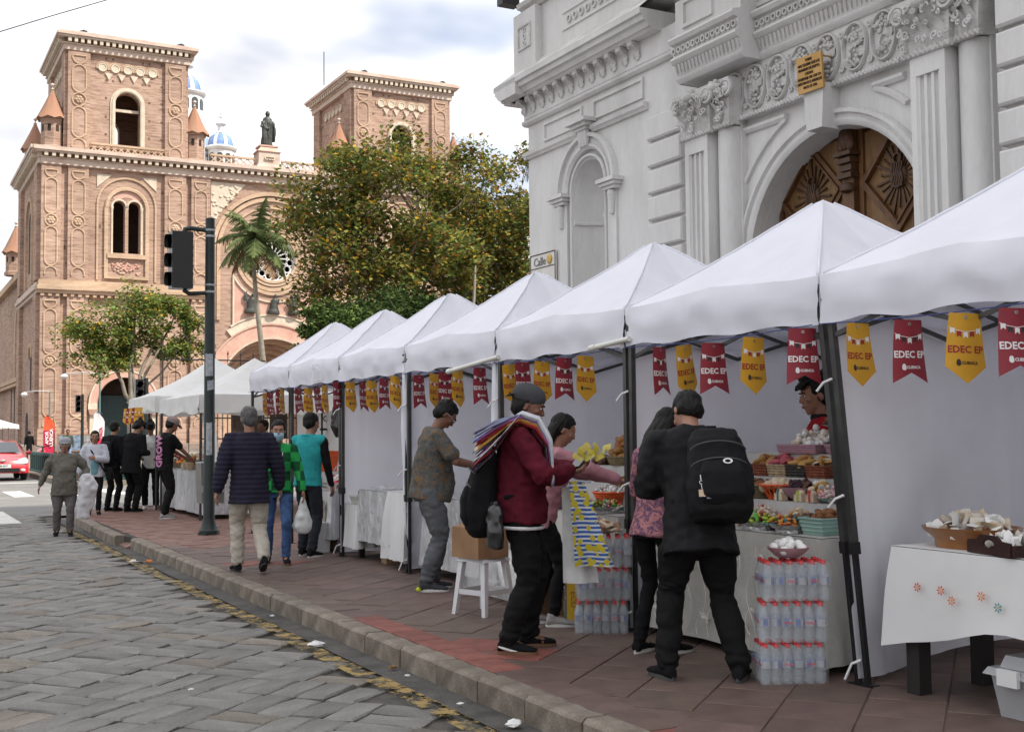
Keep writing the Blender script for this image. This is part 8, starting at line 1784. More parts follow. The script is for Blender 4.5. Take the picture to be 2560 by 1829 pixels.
def hang(name,label,top,U,w0_,w1_,L_,mt,seed,cat='towel',lean=V((0,0,0))):
    m=MB(); U=V(U).normalized(); Nn=U.cross(V((0,0,1)))
    m.grid(lambda a,b:V(top)+U*((a-.5)*(w0_+(w1_-w0_)*b))+Nn*(.030*math.sin(a*7+seed)*(.4+.6*b)+.02*noise.noise(V((a*4,b*3,seed))))+V((0,0,-L_*b))+lean*b,14,16); return tag(m.build(name,mt,None,smooth=180,recalc=False),label,cat)
hang('lemon_towel','lemon printed blue striped towel hanging from the burgundy arm',w1+V((.03,-.03,-.06)),(.88,-.47,0),.10,.26,.56,lemon_mat(),2,lean=V((.10,-.05,0)))
hang('white_towel','plain white towel hanging behind the lemon printed towel',w1+V((.05,.06,-.10)),(.88,-.47,0),.14,.24,.64,M_whiteT,5,lean=V((.05,-.02,0)))
M_pky=pm('packet_yellow',(.46,.38,.06),.15,20,.3); M_phone=pm('phone',(.015,.015,.017),.1,9,.2)
q=random.Random(4); hc=(w0+w1)/2+V((.10,-.045,.06))
for k in range(9):
    o=link('seed_packet',item('packet',M_pky),None,hc+V((.022*k-.07,-.010*k,.03+.03*(k%3))),(R(60)+q.gauss(0,.2),q.gauss(0,.8),R(-28)+q.gauss(0,.7)),.034); tag(o,'yellow packet held by the burgundy jacket man','packet','yellow packets in his hands')
o=MB().box(-.04,.04,-.075,.075,-.005,.005).local('mobile_phone',M_phone,None,loc=hc+V((-.06,.02,-.01)),rot=(R(25),R(-10),R(-60))); tag(o,'black mobile phone held with the yellow packets','phone')
lump(lambda m:m.loft([((0,0,0),(.02,0,0),(0,.03,0)),((0,0,-.06),(.05,0,0),(0,.07,0)),((0,0,-.2),(.055,0,0),(0,.09,0)),((0,0,-.31),(.05,0,0),(0,.085,0))],12),.012,M_bag,'plastic_bag',None,lambda c,n:n*(noise3(c,25)*.014)[:,None]); o=bpy.data.objects['plastic_bag']; o.location=i10['M']@i10['sp'](.20,-.16,.06); tag(o,'small black plastic bag hanging at the burgundy man hip','bag')
# P11 woman in pink reaching over the stall
i11=person((4.44,7.86),(.93,-.36),1.60,'person in a pink sweater with long black hair reaching over the candies',M_pinks,M_blk,(M_shg,M_solew),1,'long',lean=14,neck=4,pitch=10,feet=((-.09,-.05,0,-5),(.10,.08,0,8)),hands=((-.12,.58,1.16),(.14,.62,1.14)),poles=((-1,-.2,-.6),(1,-.2,-.8)),palms=((0,0,-1),(0,0,-1)),curl=(.3,.3),female=True,vox=.009,wr=.009,pfit=.88,thick=.012,features=False)
# P14 boy vendor
i14=person((5.98,6.46),(-.80,.60),1.82,'person with black mop hair in a red and black jacket standing behind the sweets stall',M_redj,M_blk,(M_blk,M_soleb),1,'mop',lean=2,neck=6,pitch=2,yaw=14,hands=((-.20,.18,.95),(.20,.18,.95)),vox=.008,wr=.008,thick=.012,girth=.95)
T=i14['T']
for sd in (-1,1):
    a,b,c=i14['arm'][sd]; lump(lambda m:seg(m,[a+V((-sd*.02,0,.0)),a.lerp(b,.5),b,c],[.083,.074,.066,.050],12),.011,M_blk2,'sleeve_panel',T,lambda cc,n:n*(noise3(cc,18)*.008)[:,None])
lump(lambda m:m.tube([i14['sp'](.066*math.cos(a),-.012+.062*math.sin(a),.528) for a in [2*PI*j/14 for j in range(15)]],.026,8,caps=False),.009,M_blk2,'collar',T)
# P9 man in the patterned shirt
i9=person((4.52,10.12),(.96,-.26),1.78,'person in a leaf print shirt, grey sweatpants and glasses working at the stall',M_leafT,M_greyp,(fab('shoe9',(.05,.052,.058)),M_solew),2,'short',lean=7,neck=24,pitch=18,feet=((-.10,.04,0,-8),(.11,-.04,0,10)),hands=((-.10,.42,1.10),(.10,.40,1.08)),poles=((-1,-.3,-.6),(1,-.3,-.8)),palms=((.5,0,-.6),(-.5,0,-.6)),curl=(.8,.8),girth=1.16,belly=.055,sleeve='short',hem=-.11,vox=.009,wr=.008,pfit=1.25,pwr=.012)
m=MB(); m.M=i9['HM']
for sd in (-1,1): m.ring(lambda u,v,d:(u,.093+d,v),(sd*.032,.012),[(.019,0),(.019,.003),(.023,.003),(.023,0)],0,2*PI,14); m.tube([(sd*.054,.088,.016),(sd*.078,.03,.016),(sd*.078,-.01,.006)],.0022,5)
m.local('glasses',M_eye,i9['T'])
for sd in (-1,1):
    hp,kn,an=i9['leg'][sd]; m=MB(); m.M=Matrix.Translation(an); m.tube([(sd*.035,-.072,-.06),(0,-.085,-.062),(-sd*.035,-.072,-.06)],.016,6); m.local('heel_patch',fab('lime',(.5,.55,.03)),i9['T'],smooth=60)
# P6 old man walking away
i6=person((3.48,12.42),(.10,1.0),1.74,'grey haired person in a quilted navy jacket and beige trousers walking away',M_navy,M_beigep,(M_blk,M_soleb),1,'short',M_hairg,lean=1,neck=6,feet=((-.10,.12,0,-8),(.11,-.22,.075,4)),hands=((-.33,-.02,.84),(.33,.08,.86)),girth=1.12,hem=-.20,thick=.026,vox=.010,quilt=.050,wr=.004,pfit=1.22,pwr=.011)
# P7 woman with mask
i7=person((4.0,13.1),(-.28,-.96),1.60,'person in a green checked sweater, blue jeans and face mask carrying a white bag',M_chk,M_jean,(M_blk,M_solet),1,'bun',lean=1,neck=6,pitch=2,feet=((-.09,.10,0,-6),(.12,-.12,0,8)),hands=((-.30,.16,.80),(.22,.10,.88)),female=True,vox=.010,pfit=.95,thick=.010,hem=-.06)
lump(lambda m:m.loft([((0,.045,-.005),(.064,0,0),(0,.05,0)),((0,.052,-.035),(.064,0,0),(0,.056,0)),((0,.045,-.075),(.058,0,0),(0,.050,0)),((0,.035,-.108),(.040,0,0),(0,.034,0))],14),.008,pm('mask_blue',(.32,.50,.62),.05,20,.7),'face_mask',i7['T'],None,Matrix(i7['HM']))
m=MB(); m.tube([i7['sp'](-.05,.14,.42),i7['sp'](-.03,.165,.25),i7['sp'](0,.17,.13),i7['sp'](.03,.165,.25),i7['sp'](.05,.14,.42)],.005,5); m.box(-.02,.02,i7['sp'](0,.175,.1).y,i7['sp'](0,.18,.1).y,i7['sp'](0,0,.06).z,i7['sp'](0,0,.13).z); m.local('lanyard',M_solew,i7['T'])
hw=i7['M']@i7['arm'][-1][2]; lump(lambda m:m.loft([((0,0,-.06),(.012,0,0),(0,.012,0)),((0,0,-.14),(.03,0,0),(0,.035,0)),((0,0,-.28),(.085,0,0),(0,.08,0)),((0,0,-.40),(.12,0,0),(0,.10,0)),((0,0,-.47),(.08,0,0),(0,.07,0))],14),.014,pm('white_bag',(.60,.61,.60),.05,6,.4),'plastic_bag',None,lambda c,n:n*(noise3(c,18)*.018)[:,None])
o=bpy.data.objects['plastic_bag.001']; o.location=hw+V((0,0,.0)); tag(o,'full white plastic carrier bag held by the masked woman','bag')
# P8 man in the teal vest
i8=person((4.52,13.62),(.75,.66),1.70,'person in a teal vest over black sleeves and dark jeans looking at a stall',M_tealv,M_darkj,(M_blk,M_solew),1,'short',lean=4,neck=10,pitch=8,yaw=-12,feet=((-.11,.06,0,-6),(.11,-.10,0,10)),hands=((-.18,.24,.92),(.26,.10,.84)),sleeve='none',vox=.010,thick=.014,hem=-.08,pfit=1.08)
for sd in (-1,1):
    a,b,c=i8['arm'][sd]; lump(lambda m:seg(m,[a,a.lerp(b,.5),b,c],[.062,.056,.050,.038],12),.011,M_blk,'sleeve',i8['T'],lambda cc,n:n*(noise3(cc,18)*.007)[:,None])
lump(lambda m:m.tube([i8['sp'](.075*math.cos(a),-.02+.070*math.sin(a),.515) for a in [2*PI*j/14 for j in range(15)]],.024,8,caps=False),.01,M_tealv,'collar',i8['T'])
# P5 man in the black tee with lettering
i5=person((4.42,21.1),(.95,.15),1.76,'person in a black lettered tee, beige cap and grey trainers at the far stall',M_blk,M_blkp,(M_shg,M_solew),2,'short',lean=6,neck=16,pitch=8,feet=((-.10,.05,0,-6),(.11,-.05,0,8)),hands=((-.14,.42,1.0),(.14,.42,.98)),sleeve='short',vox=.013,features=False,pfit=1.05,girth=1.08)
lump(capf,.010,fab('cap_beige',(.26,.20,.19)),'cap',i5['T'],None,Matrix(i5['HM'])); lump(lambda m:m.loft([((0,.075,.06),(.07,0,0),(0,.01,.012)),((0,.12,.045),(.065,0,0),(0,.008,.01)),((0,.155,.03),(.045,0,0),(0,.006,.007))],12),.009,bpy.data.materials['fabric_cap_beige'],'cap_peak',i5['T'],None,Matrix(i5['HM']))
o=link('lettering',text_mesh('GROW',.17,.012,fab('print_pink',(.55,.25,.42)),.004),i5['T']); c=i5['sp'](.075,-.140,.20); o.location=c; o.rotation_euler=(PI/2,-PI/2,R(25))
# P4 white tee
i4=person((4.74,23.9),(-.30,-.95),1.72,'person in a plain white long tee and black trousers looking down by the far stall',M_whiteT,M_blkp,(M_solew,M_solew),1,'mop',lean=3,neck=20,pitch=18,hands=((-.16,.24,1.0),(.16,.24,1.0)),vox=.014,features=False,pfit=1.1)
# P3 suit and companion
i3=person((4.26,23.3),(.80,.55),1.76,'person in a black suit bowed over the phone at the far corner',M_blk,M_blkp,(M_blk,M_soleb),1,'mop',lean=10,neck=18,pitch=16,hands=((-.12,.30,1.08),(.12,.30,1.06)),hem=-.22,thick=.018,vox=.014,features=False,pfit=1.2,girth=1.08)
i3b=person((3.98,23.75),(.75,.62),1.72,'person in black with a backpack standing beside the black suit',M_blk,M_blkp,(M_blk,M_soleb),1,'short',lean=4,neck=10,vox=.014,features=False,thick=.012)
backpack(i3b,'plain black backpack worn beside the black suit',.32,.46,.16,.18,fab('backpack3',(.014,.014,.015)),False)
# P2, P1 ladies
i2=person((3.55,23.0),(-.15,-.99),1.53,'person in an open pale grey jacket and teal tee with a black shoulder bag',M_paleg,M_blkp,(M_blk,M_soleb),1,'bob',lean=1,neck=6,feet=((-.08,.06,0,-6),(.09,-.10,0,6)),hands=((-.02,.24,1.14),(.30,.06,.82)),poles=((-1,-.4,-.8),(.6,-1,-.2)),vox=.013,girth=1.1,hem=-.14,thick=.022,female=True,ground=0)
lump(lambda m:m.loft([(i2['sp'](0,.095,-.10),(.085,0,0),(0,.06,0)),(i2['sp'](0,.11,.1),(.08,0,0),(0,.06,0)),(i2['sp'](0,.10,.30),(.06,0,0),(0,.055,0)),(i2['sp'](0,.06,.44),(.03,0,0),(0,.04,0))],12),.012,M_tealt,'tee_front',i2['T'])
sb=thing('shoulder_bag','black crossbody bag hanging at the grey jacket hip','bag',(0,0,0)); sb.location=i2['M'].translation; sb.rotation_euler=(0,0,i2['rz']); lump(lambda m:m.loft([((-.26,.06,.86),(.05,0,0),(0,.10,0)),((-.27,.06,.74),(.06,0,0),(0,.15,0)),((-.27,.06,.62),(.055,0,0),(0,.14,0)),((-.27,.06,.56),(.03,0,0),(0,.09,0))],12),.014,M_blk,'bag_body',sb); m=MB(); m.tube([i2['sp'](-.20,.10,-.04),i2['sp'](-.08,.17,.18),i2['sp'](.06,.15,.38),i2['sp'](.11,.03,.47)],.014,6); m.local('strap',M_blk,sb,smooth=60)
i1=person((2.66,20.2),(-.14,-.99),1.55,'person in an olive knit top and grey knit cap walking with a folded white coat',M_olive,M_greyw,(M_blk,M_soleb),1,'bob',M_hairg,lean=1,neck=4,yaw=-6,feet=((-.10,.08,0,-6),(.12,-.06,0,8)),hands=((-.28,.14,.96),(.42,.0,.82)),poles=((-1,-.6,-.4),(.6,-1,-.2)),girth=1.34,belly=.05,female=True,vox=.011,hem=-.20,thick=.010,wr=.012,pfit=1.15,ground=-.135)
T=i1['T']; M_knit=fab('cap_knit',(.30,.31,.33))
def knitcap(m): m.ball((0,-.02,.055),(.100,.116,.082),16,12); m.v=[(x,y,max(z,.02)) for x,y,z in m.v]; m.tube([(.088*math.cos(a),-.015+.104*math.sin(a),.035) for a in [2*PI*j/18 for j in range(19)]],.014,7,caps=False); m.loft([((0,.07,.04),(.07,0,0),(0,.01,.014)),((0,.11,.028),(.06,0,0),(0,.01,.008))],12)
lump(knitcap,.010,M_knit,'knit_cap',T,None,Matrix(i1['HM']))
m=MB(); m.M=i1['HM']
for sd in (-1,1): m.ring(lambda u,v,d:(u,.093+d,v),(sd*.032,.010),[(.020,0),(.020,.003),(.024,.003),(.024,0)],0,2*PI,12)
m.local('glasses',M_eye,T)
hw=i1['M']@i1['arm'][-1][2]; cl_=lump(lambda m:(m.loft([((0,0,.10),(.06,0,0),(0,.05,0)),((.0,0,.0),(.12,0,0),(0,.09,0)),((.03,0,-.22),(.14,0,0),(0,.09,0)),((-.02,0,-.45),(.13,0,0),(0,.07,0)),((-.05,0,-.62),(.09,0,0),(0,.05,0))],14),m.loft([((.05,-.02,.06),(.06,0,0),(0,.05,0)),((.12,-.03,-.08),(.07,0,0),(0,.06,0)),((.11,-.03,-.25),(.05,0,0),(0,.05,0))],10)),.016,fab('puffer_white',(.56,.55,.57)),'puffer_coat',None,lambda c,n:n*(noise3(c,14)*.03)[:,None])
cl_.location=hw+V((.06,-.06,.0)); tag(cl_,'folded white puffer coat carried by the olive knit lady','coat')
# vendor in the far tent, passers-by on the plaza
person((6.3,21.5),(-.9,-.4),1.70,'person in dark clothes and a black hat behind the far tent goods',M_blk,M_blkp,(M_blk,M_soleb),2,'short',vox=.018,features=False,thick=.012)
person((7.9,75),(.2,1),1.72,'person with a black backpack walking by the orange flag',M_blk,M_darkj,(M_blk,M_soleb),1,'short',vox=.026,features=False,ground=0,name='person')
person((8.3,62),(-.1,-1),1.74,'person in a dark green jacket and light jeans walking by the bollards',fab('green_jacket',(.06,.075,.06)),fab('light_jeans',(.16,.23,.36)),(M_blk,M_soleb),2,'short',feet=((-.1,.15,0,0),(.1,-.15,0,0)),vox=.022,features=False,ground=0)
person((13.2,68),(-.1,-1),1.70,'person in a pale pink shirt far off between the two flags',fab('pale_shirt',(.55,.45,.47)),M_darkj,(M_blk,M_soleb),1,'short',vox=.026,features=False,ground=0)
# ================================================================== street furniture, far tents, traffic, plaza
M_pole=pm('pole_paint',(0.010,0.016,0.016),0.3,5,0.45,col2=(.018,.026,.025),bump=.15,bscale=30); M_poster=pm('torn_poster',(.45,.46,.46),.3,16,.85,col2=(.25,.28,.33)); M_lens=pm('lens_dark',(.02,.02,.02),.1,9,.3); M_steel=pm('brushed_steel',(.21,.21,.19),.25,6,.45,metal=.4,col2=(.15,.15,.14)); M_galv=pm('galvanised',(.33,.35,.36),.1,9,.5,metal=.4)
tl=thing('traffic_light','black traffic signal hung sideways on a dark green pole with torn posters','traffic light',(4.28,17.4,0))
m=MB(); m.lathe([(.14,0),(.14,.06),(.12,.08),(.095,.18),(.082,.24),(.074,3.2),(.068,4.62),(0,4.64)],(4.28,17.4,0),18); m.build('pole',M_pole,tl,smooth=40)
m=MB(); m.lathe([(.16,0),(.16,.03)],(4.28,17.4,0),6); m.build('base_plate',M_pole,tl)
for z in (4.43,4.34,3.62,3.52): MB().lathe([(.078,0),(.078,.03)],(4.28,17.4,z),16).build('pole_band',M_galv,tl)
m=MB(); m.tube([(4.28,17.4,4.44),(4.0,17.42,4.46),(3.92,17.42,4.44),(3.90,17.42,4.38)],.035,8); m.tube([(4.28,17.4,3.52),(3.98,17.42,3.50),(3.90,17.42,3.55)],.032,8); m.build('bracket',M_pole,tl,smooth=60)
hd_=MB().taper((3.86,17.42,3.56),(.15,.13),(.15,.13),.83).build('signal_head',M_lens,tl)
for k in range(3):
    z=3.70+.275*k; m=MB(); m.M=Matrix.Translation((3.71,17.42,z))@Matrix.Rotation(-PI/2,4,'Y'); m.lathe([(.10,0),(.105,.0),(.10,.07),(.095,.07)],n=14,a0=PI*.5-1.9,a1=PI*.5+1.9); m.lathe([(0,.01),(.09,.01)],n=14); m.build('visor',M_lens,tl,smooth=50)
    for zz in (-.08,.08): MB().box(4.01,4.03,17.36,17.40,z+zz-.02,z+zz+.02).build('hinge',M_lens,tl)
m=MB()
for a0,a1,z0,z1 in ((-2.6,-1.2,2.30,2.62),(-2.2,-1.0,2.10,2.24),(-2.4,-1.3,1.15,1.62)): m.add([(4.28+.0815*math.cos(a0+(a1-a0)*i/6),17.4+.0815*math.sin(a0+(a1-a0)*i/6),z+.03*noise.noise(Vector((i,z*3,0)))) for z in (z0,z1) for i in range(7)],[(i,i+1,8+i,7+i) for i in range(6)])
pieces(m.build('torn_poster',M_poster,tl))
wb=thing('litter_bin','grey steel litter bin on a post beside the traffic light pole','bin',(4.62,18.7,0)); MB().taper((4.62,18.7,.38),(.17,.17),(.19,.19),.62).build('bin_body',M_steel,wb); MB().box(4.43,4.81,18.51,18.89,1.0,1.02).build('rim',M_galv,wb); MB().box(4.60,4.64,18.68,18.72,0,.38).build('post',M_galv,wb); MB().box(4.5,4.74,18.6,18.8,0,.02).build('foot',M_galv,wb); MB().box(4.44,4.80,18.508,18.512,.55,.66).build('band',M_galv,wb)
# --- two sagging far tents
def fartent(x0,x1,y0,y1,ev,pk,lab,seed):
    T=thing('canopy_tent',lab,'tent',((x0+x1)/2,(y0+y1)/2,0)); w=y1-y0; d=x1-x0; m=MB(); N=24; 
    def h(u,v): mx_=max(abs(u),abs(v)); return ev+(pk-ev)*(1-mx_)**1.15-.06*math.sin(PI*mx_)+.03*noise.noise(Vector((u*2.5,v*2.5,seed)))
    per=[((1,t),(-t,1),(-1,-t),(t,-1))[s_] for s_ in range(4) for t in [k/8*2-1 for k in range(8)]]; rg_=[j/10 for j in range(11)]; n=len(per)
    m.add([(u*r_*d/2,v*r_*w/2,h(u*r_,v*r_)) for r_ in rg_ for u,v in per],[(j*n+i,j*n+(i+1)%n,(j+1)*n+(i+1)%n,(j+1)*n+i) for j in range(10) for i in range(n)]); m.local('canopy',M_tent2,T,smooth=180,recalc=False)
    for s_ in range(4):
        m=MB(); 
        def f(a,b):
            t=a*2-1; u,v=((-1,t),(1,t),(t,-1),(t,1))[s_]; nx,ny=((-1,0),(1,0),(0,-1),(0,1))[s_]; o=.02+.04*noise.noise(Vector((t*4,b*2,seed+s_))); return (u*d/2+nx*o*b,v*w/2+ny*o*b,h(u,v)-.30*b+.03*math.sin(t*6+seed)*b)
        m.grid(f,20,4); m.local('valance',M_tent2,T,smooth=180,recalc=False)
    for sx in (-1,1):
        for sy in (-1,1): MB().box(sx*(d/2-.03)-.018,sx*(d/2-.03)+.018,sy*(w/2-.03)-.018,sy*(w/2-.03)+.018,0,ev).local('leg',M_leg,T)
    m=MB(); m.bar((-d/2+.03,-w/2+.03,ev-.05),(-d/2+.03,w/2-.03,ev-.05),.02,.03); m.bar((-d/2+.03,-w/2+.03,ev-.25),(-d/2+.03,w/2-.03,ev-.05),.02,.03); m.local('truss',M_leg,T); return T
fartent(4.8,7.6,20.2,23.4,2.12,2.86,'sagging off-white tent just behind the traffic light pole',3); fartent(4.75,7.7,23.55,26.3,2.2,3.05,'larger off-white tent at the street corner',5)
b=wall_sheet((7.5,20.3),(7.5,23.3),2.0,.05,61); tag(b.build('tent_curtain',M_tent2,None,smooth=180,recalc=False),'pale curtain closing the back of the far tent','curtain')
b=wall_sheet((4.80,20.28),(4.98,20.16),1.95,.75,62,.03,8,14); b.v=[(x+.12*math.sin((2-z)*2),y,z) for x,y,z in b.v]; tag(b.build('tent_curtain',M_tent2,None,smooth=180,recalc=False),'gathered white cloth tied to the far tent leg','curtain')
for y0,y1,lb,g_ in ((20.4,23.2,'silver plastic covered table under the tent behind the pole',7),(23.7,25.0,'silver plastic covered table at the corner tent',8)):
    table(['trestle table hidden by the cloth behind the pole','trestle table hidden by the cloth at the corner tent'][g_-7],4.98,5.6,y0,y1,.78); draped('silver_tablecloth',lb,4.95,5.62,y0-.02,y1+.02,.80,.72,M_silver,g_,.03)
qf=random.Random(8)
FY=(20.6,20.95,21.3,21.7,22.1,22.5,22.9,23.9,24.4)
for y in FY:
    o=put('basket',basket_me(.16,.13,.12,M_wick if y<22 else M_beige),(5.2+qf.uniform(-.05,.1),y,.806),'x','basket'); o['label']='woven goods basket, number %s from the near end on the far tables'%(['one','two','three','four','five','six','seven','eight','nine'][FY.index(y)]); o['group']='baskets on the far tables'
    heap('packed_treat','sweet','small wrapped treat piled in the far baskets','treats on the far tables',(5.22,y,.90),.13,.14,10,'roll',[F_bread,F_tan,F_cand[2],F_cand[5],F_cand[0],F_wrap],.05,.14)
m=MB(); m.grid(lambda a,b:(5.0+.5*a+.02*noise.noise(Vector((a*4,b*5,1))),20.5+2.6*b,1.06+.12*math.sin(PI*a)+.05*noise.noise(Vector((a*4,b*9,7)))),12,30); tag(m.build('plastic_sheet',film('plastic_far',(.75,.72,.68),.25,.1,1,9),None,smooth=180,recalc=False),'clear plastic sheet over the baskets of the far tables','plastic sheet')
for k,(y,c) in enumerate(((25.9,'y'),(25.6,'m'),(25.3,'y'),(25.0,'m'),(24.7,'y'))):
    cl,t1,t2,bt,cr_,ey=pennant_parts(c,2.2); o=link('pennant',cl,None,(4.66,y,2.0),(0,0,R(-25))); tag(o,'%s pennant on the corner tent, %s from its far end'%({'m':'maroon','y':'yellow'}[c],ORD[k]),'pennant','bunting pennants along the tent eaves'); [link(n_,q_,o) for n_,q_ in (('lettering',t1),('bunting_print',bt))]
lump(lambda m:m.loft([((0,0,0),(.03,0,0),(0,.03,0)),((0,0,-.15),(.11,0,0),(0,.1,0)),((0,0,-.38),(.13,0,0),(0,.12,0)),((0,0,-.52),(.06,0,0),(0,.06,0))],12),.02,M_bag,'hanging_bag',None,lambda c,n:n*(noise3(c,12)*.03)[:,None]); o=bpy.data.objects['hanging_bag']; o.location=(5.6,15.5,1.92); tag(o,'bulging black bag hanging under the tent beside the teal vest','bag')
put('crate_basket',basket_me(.14,.11,.26,M_orp,.8,sq=True),(5.25,15.05,.95),'tall orange plastic basket behind the teal vest','basket'); tag(MB().taper((4.78,14.1,0),(.13,.13),(.15,.15),.36).build('white_crate',M_stool),'white plastic crate on the pavement by the trolley','crate'); tag(MB().box(5.1,5.5,14.9,15.25,0,.945).build('side_stand',M_tcl),'cloth covered stand carrying the tall orange basket','stand')
# --- park: kerb, paving, bollards, railings
mb=MB(); mb.prism([(5.35,39.3),(60,39.3),(60,101.0),(5.35,101.0)],lambda u,v,d:(u,v,d),-.2,.0); structure(mb.build('park_ground',M_park)); mb=MB(); mb.box(5.2,5.348,39.15,101,-.2,.02); mb.box(5.35,60,39.15,39.298,-.2,.02); structure(mb.build('park_kerb',M_kerb))
structure(MB().prism([(5.36,101.0),(60,101.0),(60,160),(5.36,160)],lambda u,v,d:(u,v,d),-.21,-.005).build('plaza',M_park))
m=MB(); m.lathe([(.13,0),(.13,.05),(.10,.08),(.10,.62),(.12,.64),(.12,.70),(.07,.78),(0,.80)],n=12); BL=m.mesh('bollard',pm('bollard_green',(.012,.045,.04),.1,9,.45),smooth=40)
k=0
for y in [40.2+.62*i for i in range(22)]: o=link('bollard',BL,None,(5.75,y,0)); tag(o,'dark green bollard in the row along the park kerb','bollard','bollards along the park kerb')
for x in [6.4+.65*i for i in range(9)]: o=link('bollard',BL,None,(x,39.75,0)); tag(o,'dark green bollard in the row facing the crossing','bollard','bollards facing the crossing')
M_iron=pm('iron_black',(.018,.02,.02),.2,9,.5,metal=.3)
def railing(lab,x0,x1,y,h,st):
    T=thing('iron_railing',lab,'railing',((x0+x1)/2,y,0)); n=int((x1-x0)/st); m=MB(); m.tube([(0,0,0),(0,0,h-.12)],.014,5); m.lathe([(.014,0),(.035,.04),(0,.16)],(0,0,h-.14),6); me=m.mesh('bar',M_iron)
    for i in range(n+1): link('bar',me,T,(x0+i*st-(x0+x1)/2,0,0))
    for z in (.15,h*.55,h-.35): MB().box(x0,x1,y-.02,y+.02,z,z+.045).build('rail',M_iron,T)
railing('black iron park railing seen between the far tents',9.5,17.5,39.6,2.3,.17); railing('tall black iron spikes above the corner tent roof',8.6,12.2,41.5,4.35,.45)
t=thing('iron_gate','ornate black iron gate panel seen under the last tents','gate',(8.0,21.5,0)); 
for k in range(7): MB().box(7.4+.14*k,7.43+.14*k,21.5,21.53,0,2.0).build('bar',M_iron,t)
for z in (.12,.9,1.5,1.95): MB().box(7.38,8.3,21.495,21.535,z,z+.04).build('rail',M_iron,t)
m=MB()
for k in range(6): m.ring(lambda u,v,d:(u,21.49+d,v),(7.49+.14*k,1.72),[(.04,0),(.04,.02),(.055,.02),(.055,0)],0,2*PI,12)
m.build('scroll_row',M_iron,t)
# planting behind the railing
rs=random.Random(31); hdg=thing('hedge','green hedge with white flowers behind the park railing','hedge',(13,40.6,0)); leaves([(Vector((9.5+.5*k,40.6+rs.uniform(-.3,.3),rs.uniform(.2,.9))),.45,90,.9) for k in range(18)],rs,'foliage',hdg,[(2,40),(0,30),(6,30)],.09)
# --- feather flags
def flag(x,y,h,c1,c2,lab,lines,ink,rz):
    T=thing('feather_flag',lab,'flag',(x,y,0),rz); MB().tube([(0,.02,0),(0,.02,h*.8),(-.10,.02,h*.95),(-.40,.02,h)],.02,6).local('mast',M_iron,T); MB().lathe([(.3,0),(.3,.03),(.05,.06)],n=12).local('base',M_iron,T)
    m=MB(); L_=[];n=14
    for i in range(n+1):
        t=i/n; z=h*.06+t*h*.94; w=.62 if t<.6 else .62*max(.06,math.sqrt(max(0,1-((t-.6)/.4)**2))); xr=0 if t<.78 else -.40*((t-.78)/.22)**1.5
        for j in range(5): u=j/4; L_.append((xr-(.62-.0)*u*(w/.62),.03*math.sin(u*4+t*5),z))
    m.add(L_,[(i*5+j,i*5+j+1,(i+1)*5+j+1,(i+1)*5+j) for i in range(n) for j in range(4)]); m.m=[0 if k//4>n*.6 else 1 for k in range(len(m.f))]; m.local('sail',[c1,c2],T,recalc=False)
    for k,tx in enumerate(lines): link('lettering',text_mesh(tx,.30 if len(tx)<5 else .27,.004,ink,.008),T,(-.20-.23*k if k else -.42,-.06,h*.48),(PI/2,-PI/2,0)) if False else link('lettering',text_mesh(tx,.25,.004,ink,.008),T,(-.42+.24*k,-.07,h*.50),(PI/2,-PI/2,0))
    return T
M_fo=pm('flag_orange',(.62,.12,.02),.1,3,.7,col2=(.55,.06,.04)); M_fr=pm('flag_red',(.45,.01,.035),.1,3,.7,col2=(.5,.02,.09)); M_fw=pm('flag_white',(.66,.66,.68),.04,3,.7)
flag(9.05,73,2.62,M_fo,M_fr,'orange and red feather flag reading AMOR CUENCA by the traffic signal',('AMOR','CUENCA'),M_prw,0); flag(11.0,68,2.72,M_fw,M_fw,'white feather flag with red CUENCA lettering by the lamp post',('POR','CUENCA'),M_fr,0)
tag(MB().box(10.5,11.5,67.9,67.95,.1,1.15).build('flag_panel',M_fr),'red printed panel below the white feather flag','banner')
# photo boards, lamp post, small signals
t=thing('photo_board','two framed photo boards standing before the cathedral wall','board',(14.3,100,.0)); MB().box(12.7,14.4,100,100.06,.25,1.45).build('photo',pm('photo_blue',(.05,.09,.16),.6,3,.5,col2=(.25,.32,.4)),t); MB().box(14.5,15.8,100,100.06,.25,1.45).build('photo',pm('photo_grey',(.35,.34,.33),.5,3,.5,col2=(.12,.12,.14)),t)
for x in (12.6,14.42,15.82): MB().box(x,x+.08,99.98,100.08,-.1,1.6).build('frame_post',M_card,t)
MB().box(12.6,15.9,99.97,100.09,1.47,1.55).build('frame_rail',M_card,t)
def lamp(x,y,h,arm,lab):
    T=thing('lamp_post',lab,'lamp post',(x,y,0)); MB().lathe([(.12,0),(.1,.4),(.06,.5),(.045,h)],(x,y,0),10).build('post',pm('lamp_green',(.10,.17,.17),.1,9,.5),T,smooth=40); MB().tube([(x,y,h),(x-arm*.5,y,h+.05),(x-arm,y,h-.05)],.03,6).build('arm',M_galv,T); MB().lathe([(.05,.1),(.16,.05),(.2,-.05),(.12,-.18),(0,-.2)],(x-arm,y,h-.15),10).build('lantern',M_stool,T,smooth=50)
lamp(11.05,70,4.9,1.9,'slim green lamp post beside the white feather flag'); lamp(9.6,80,4.2,1.5,'far lamp post with a white lantern before the side wall')
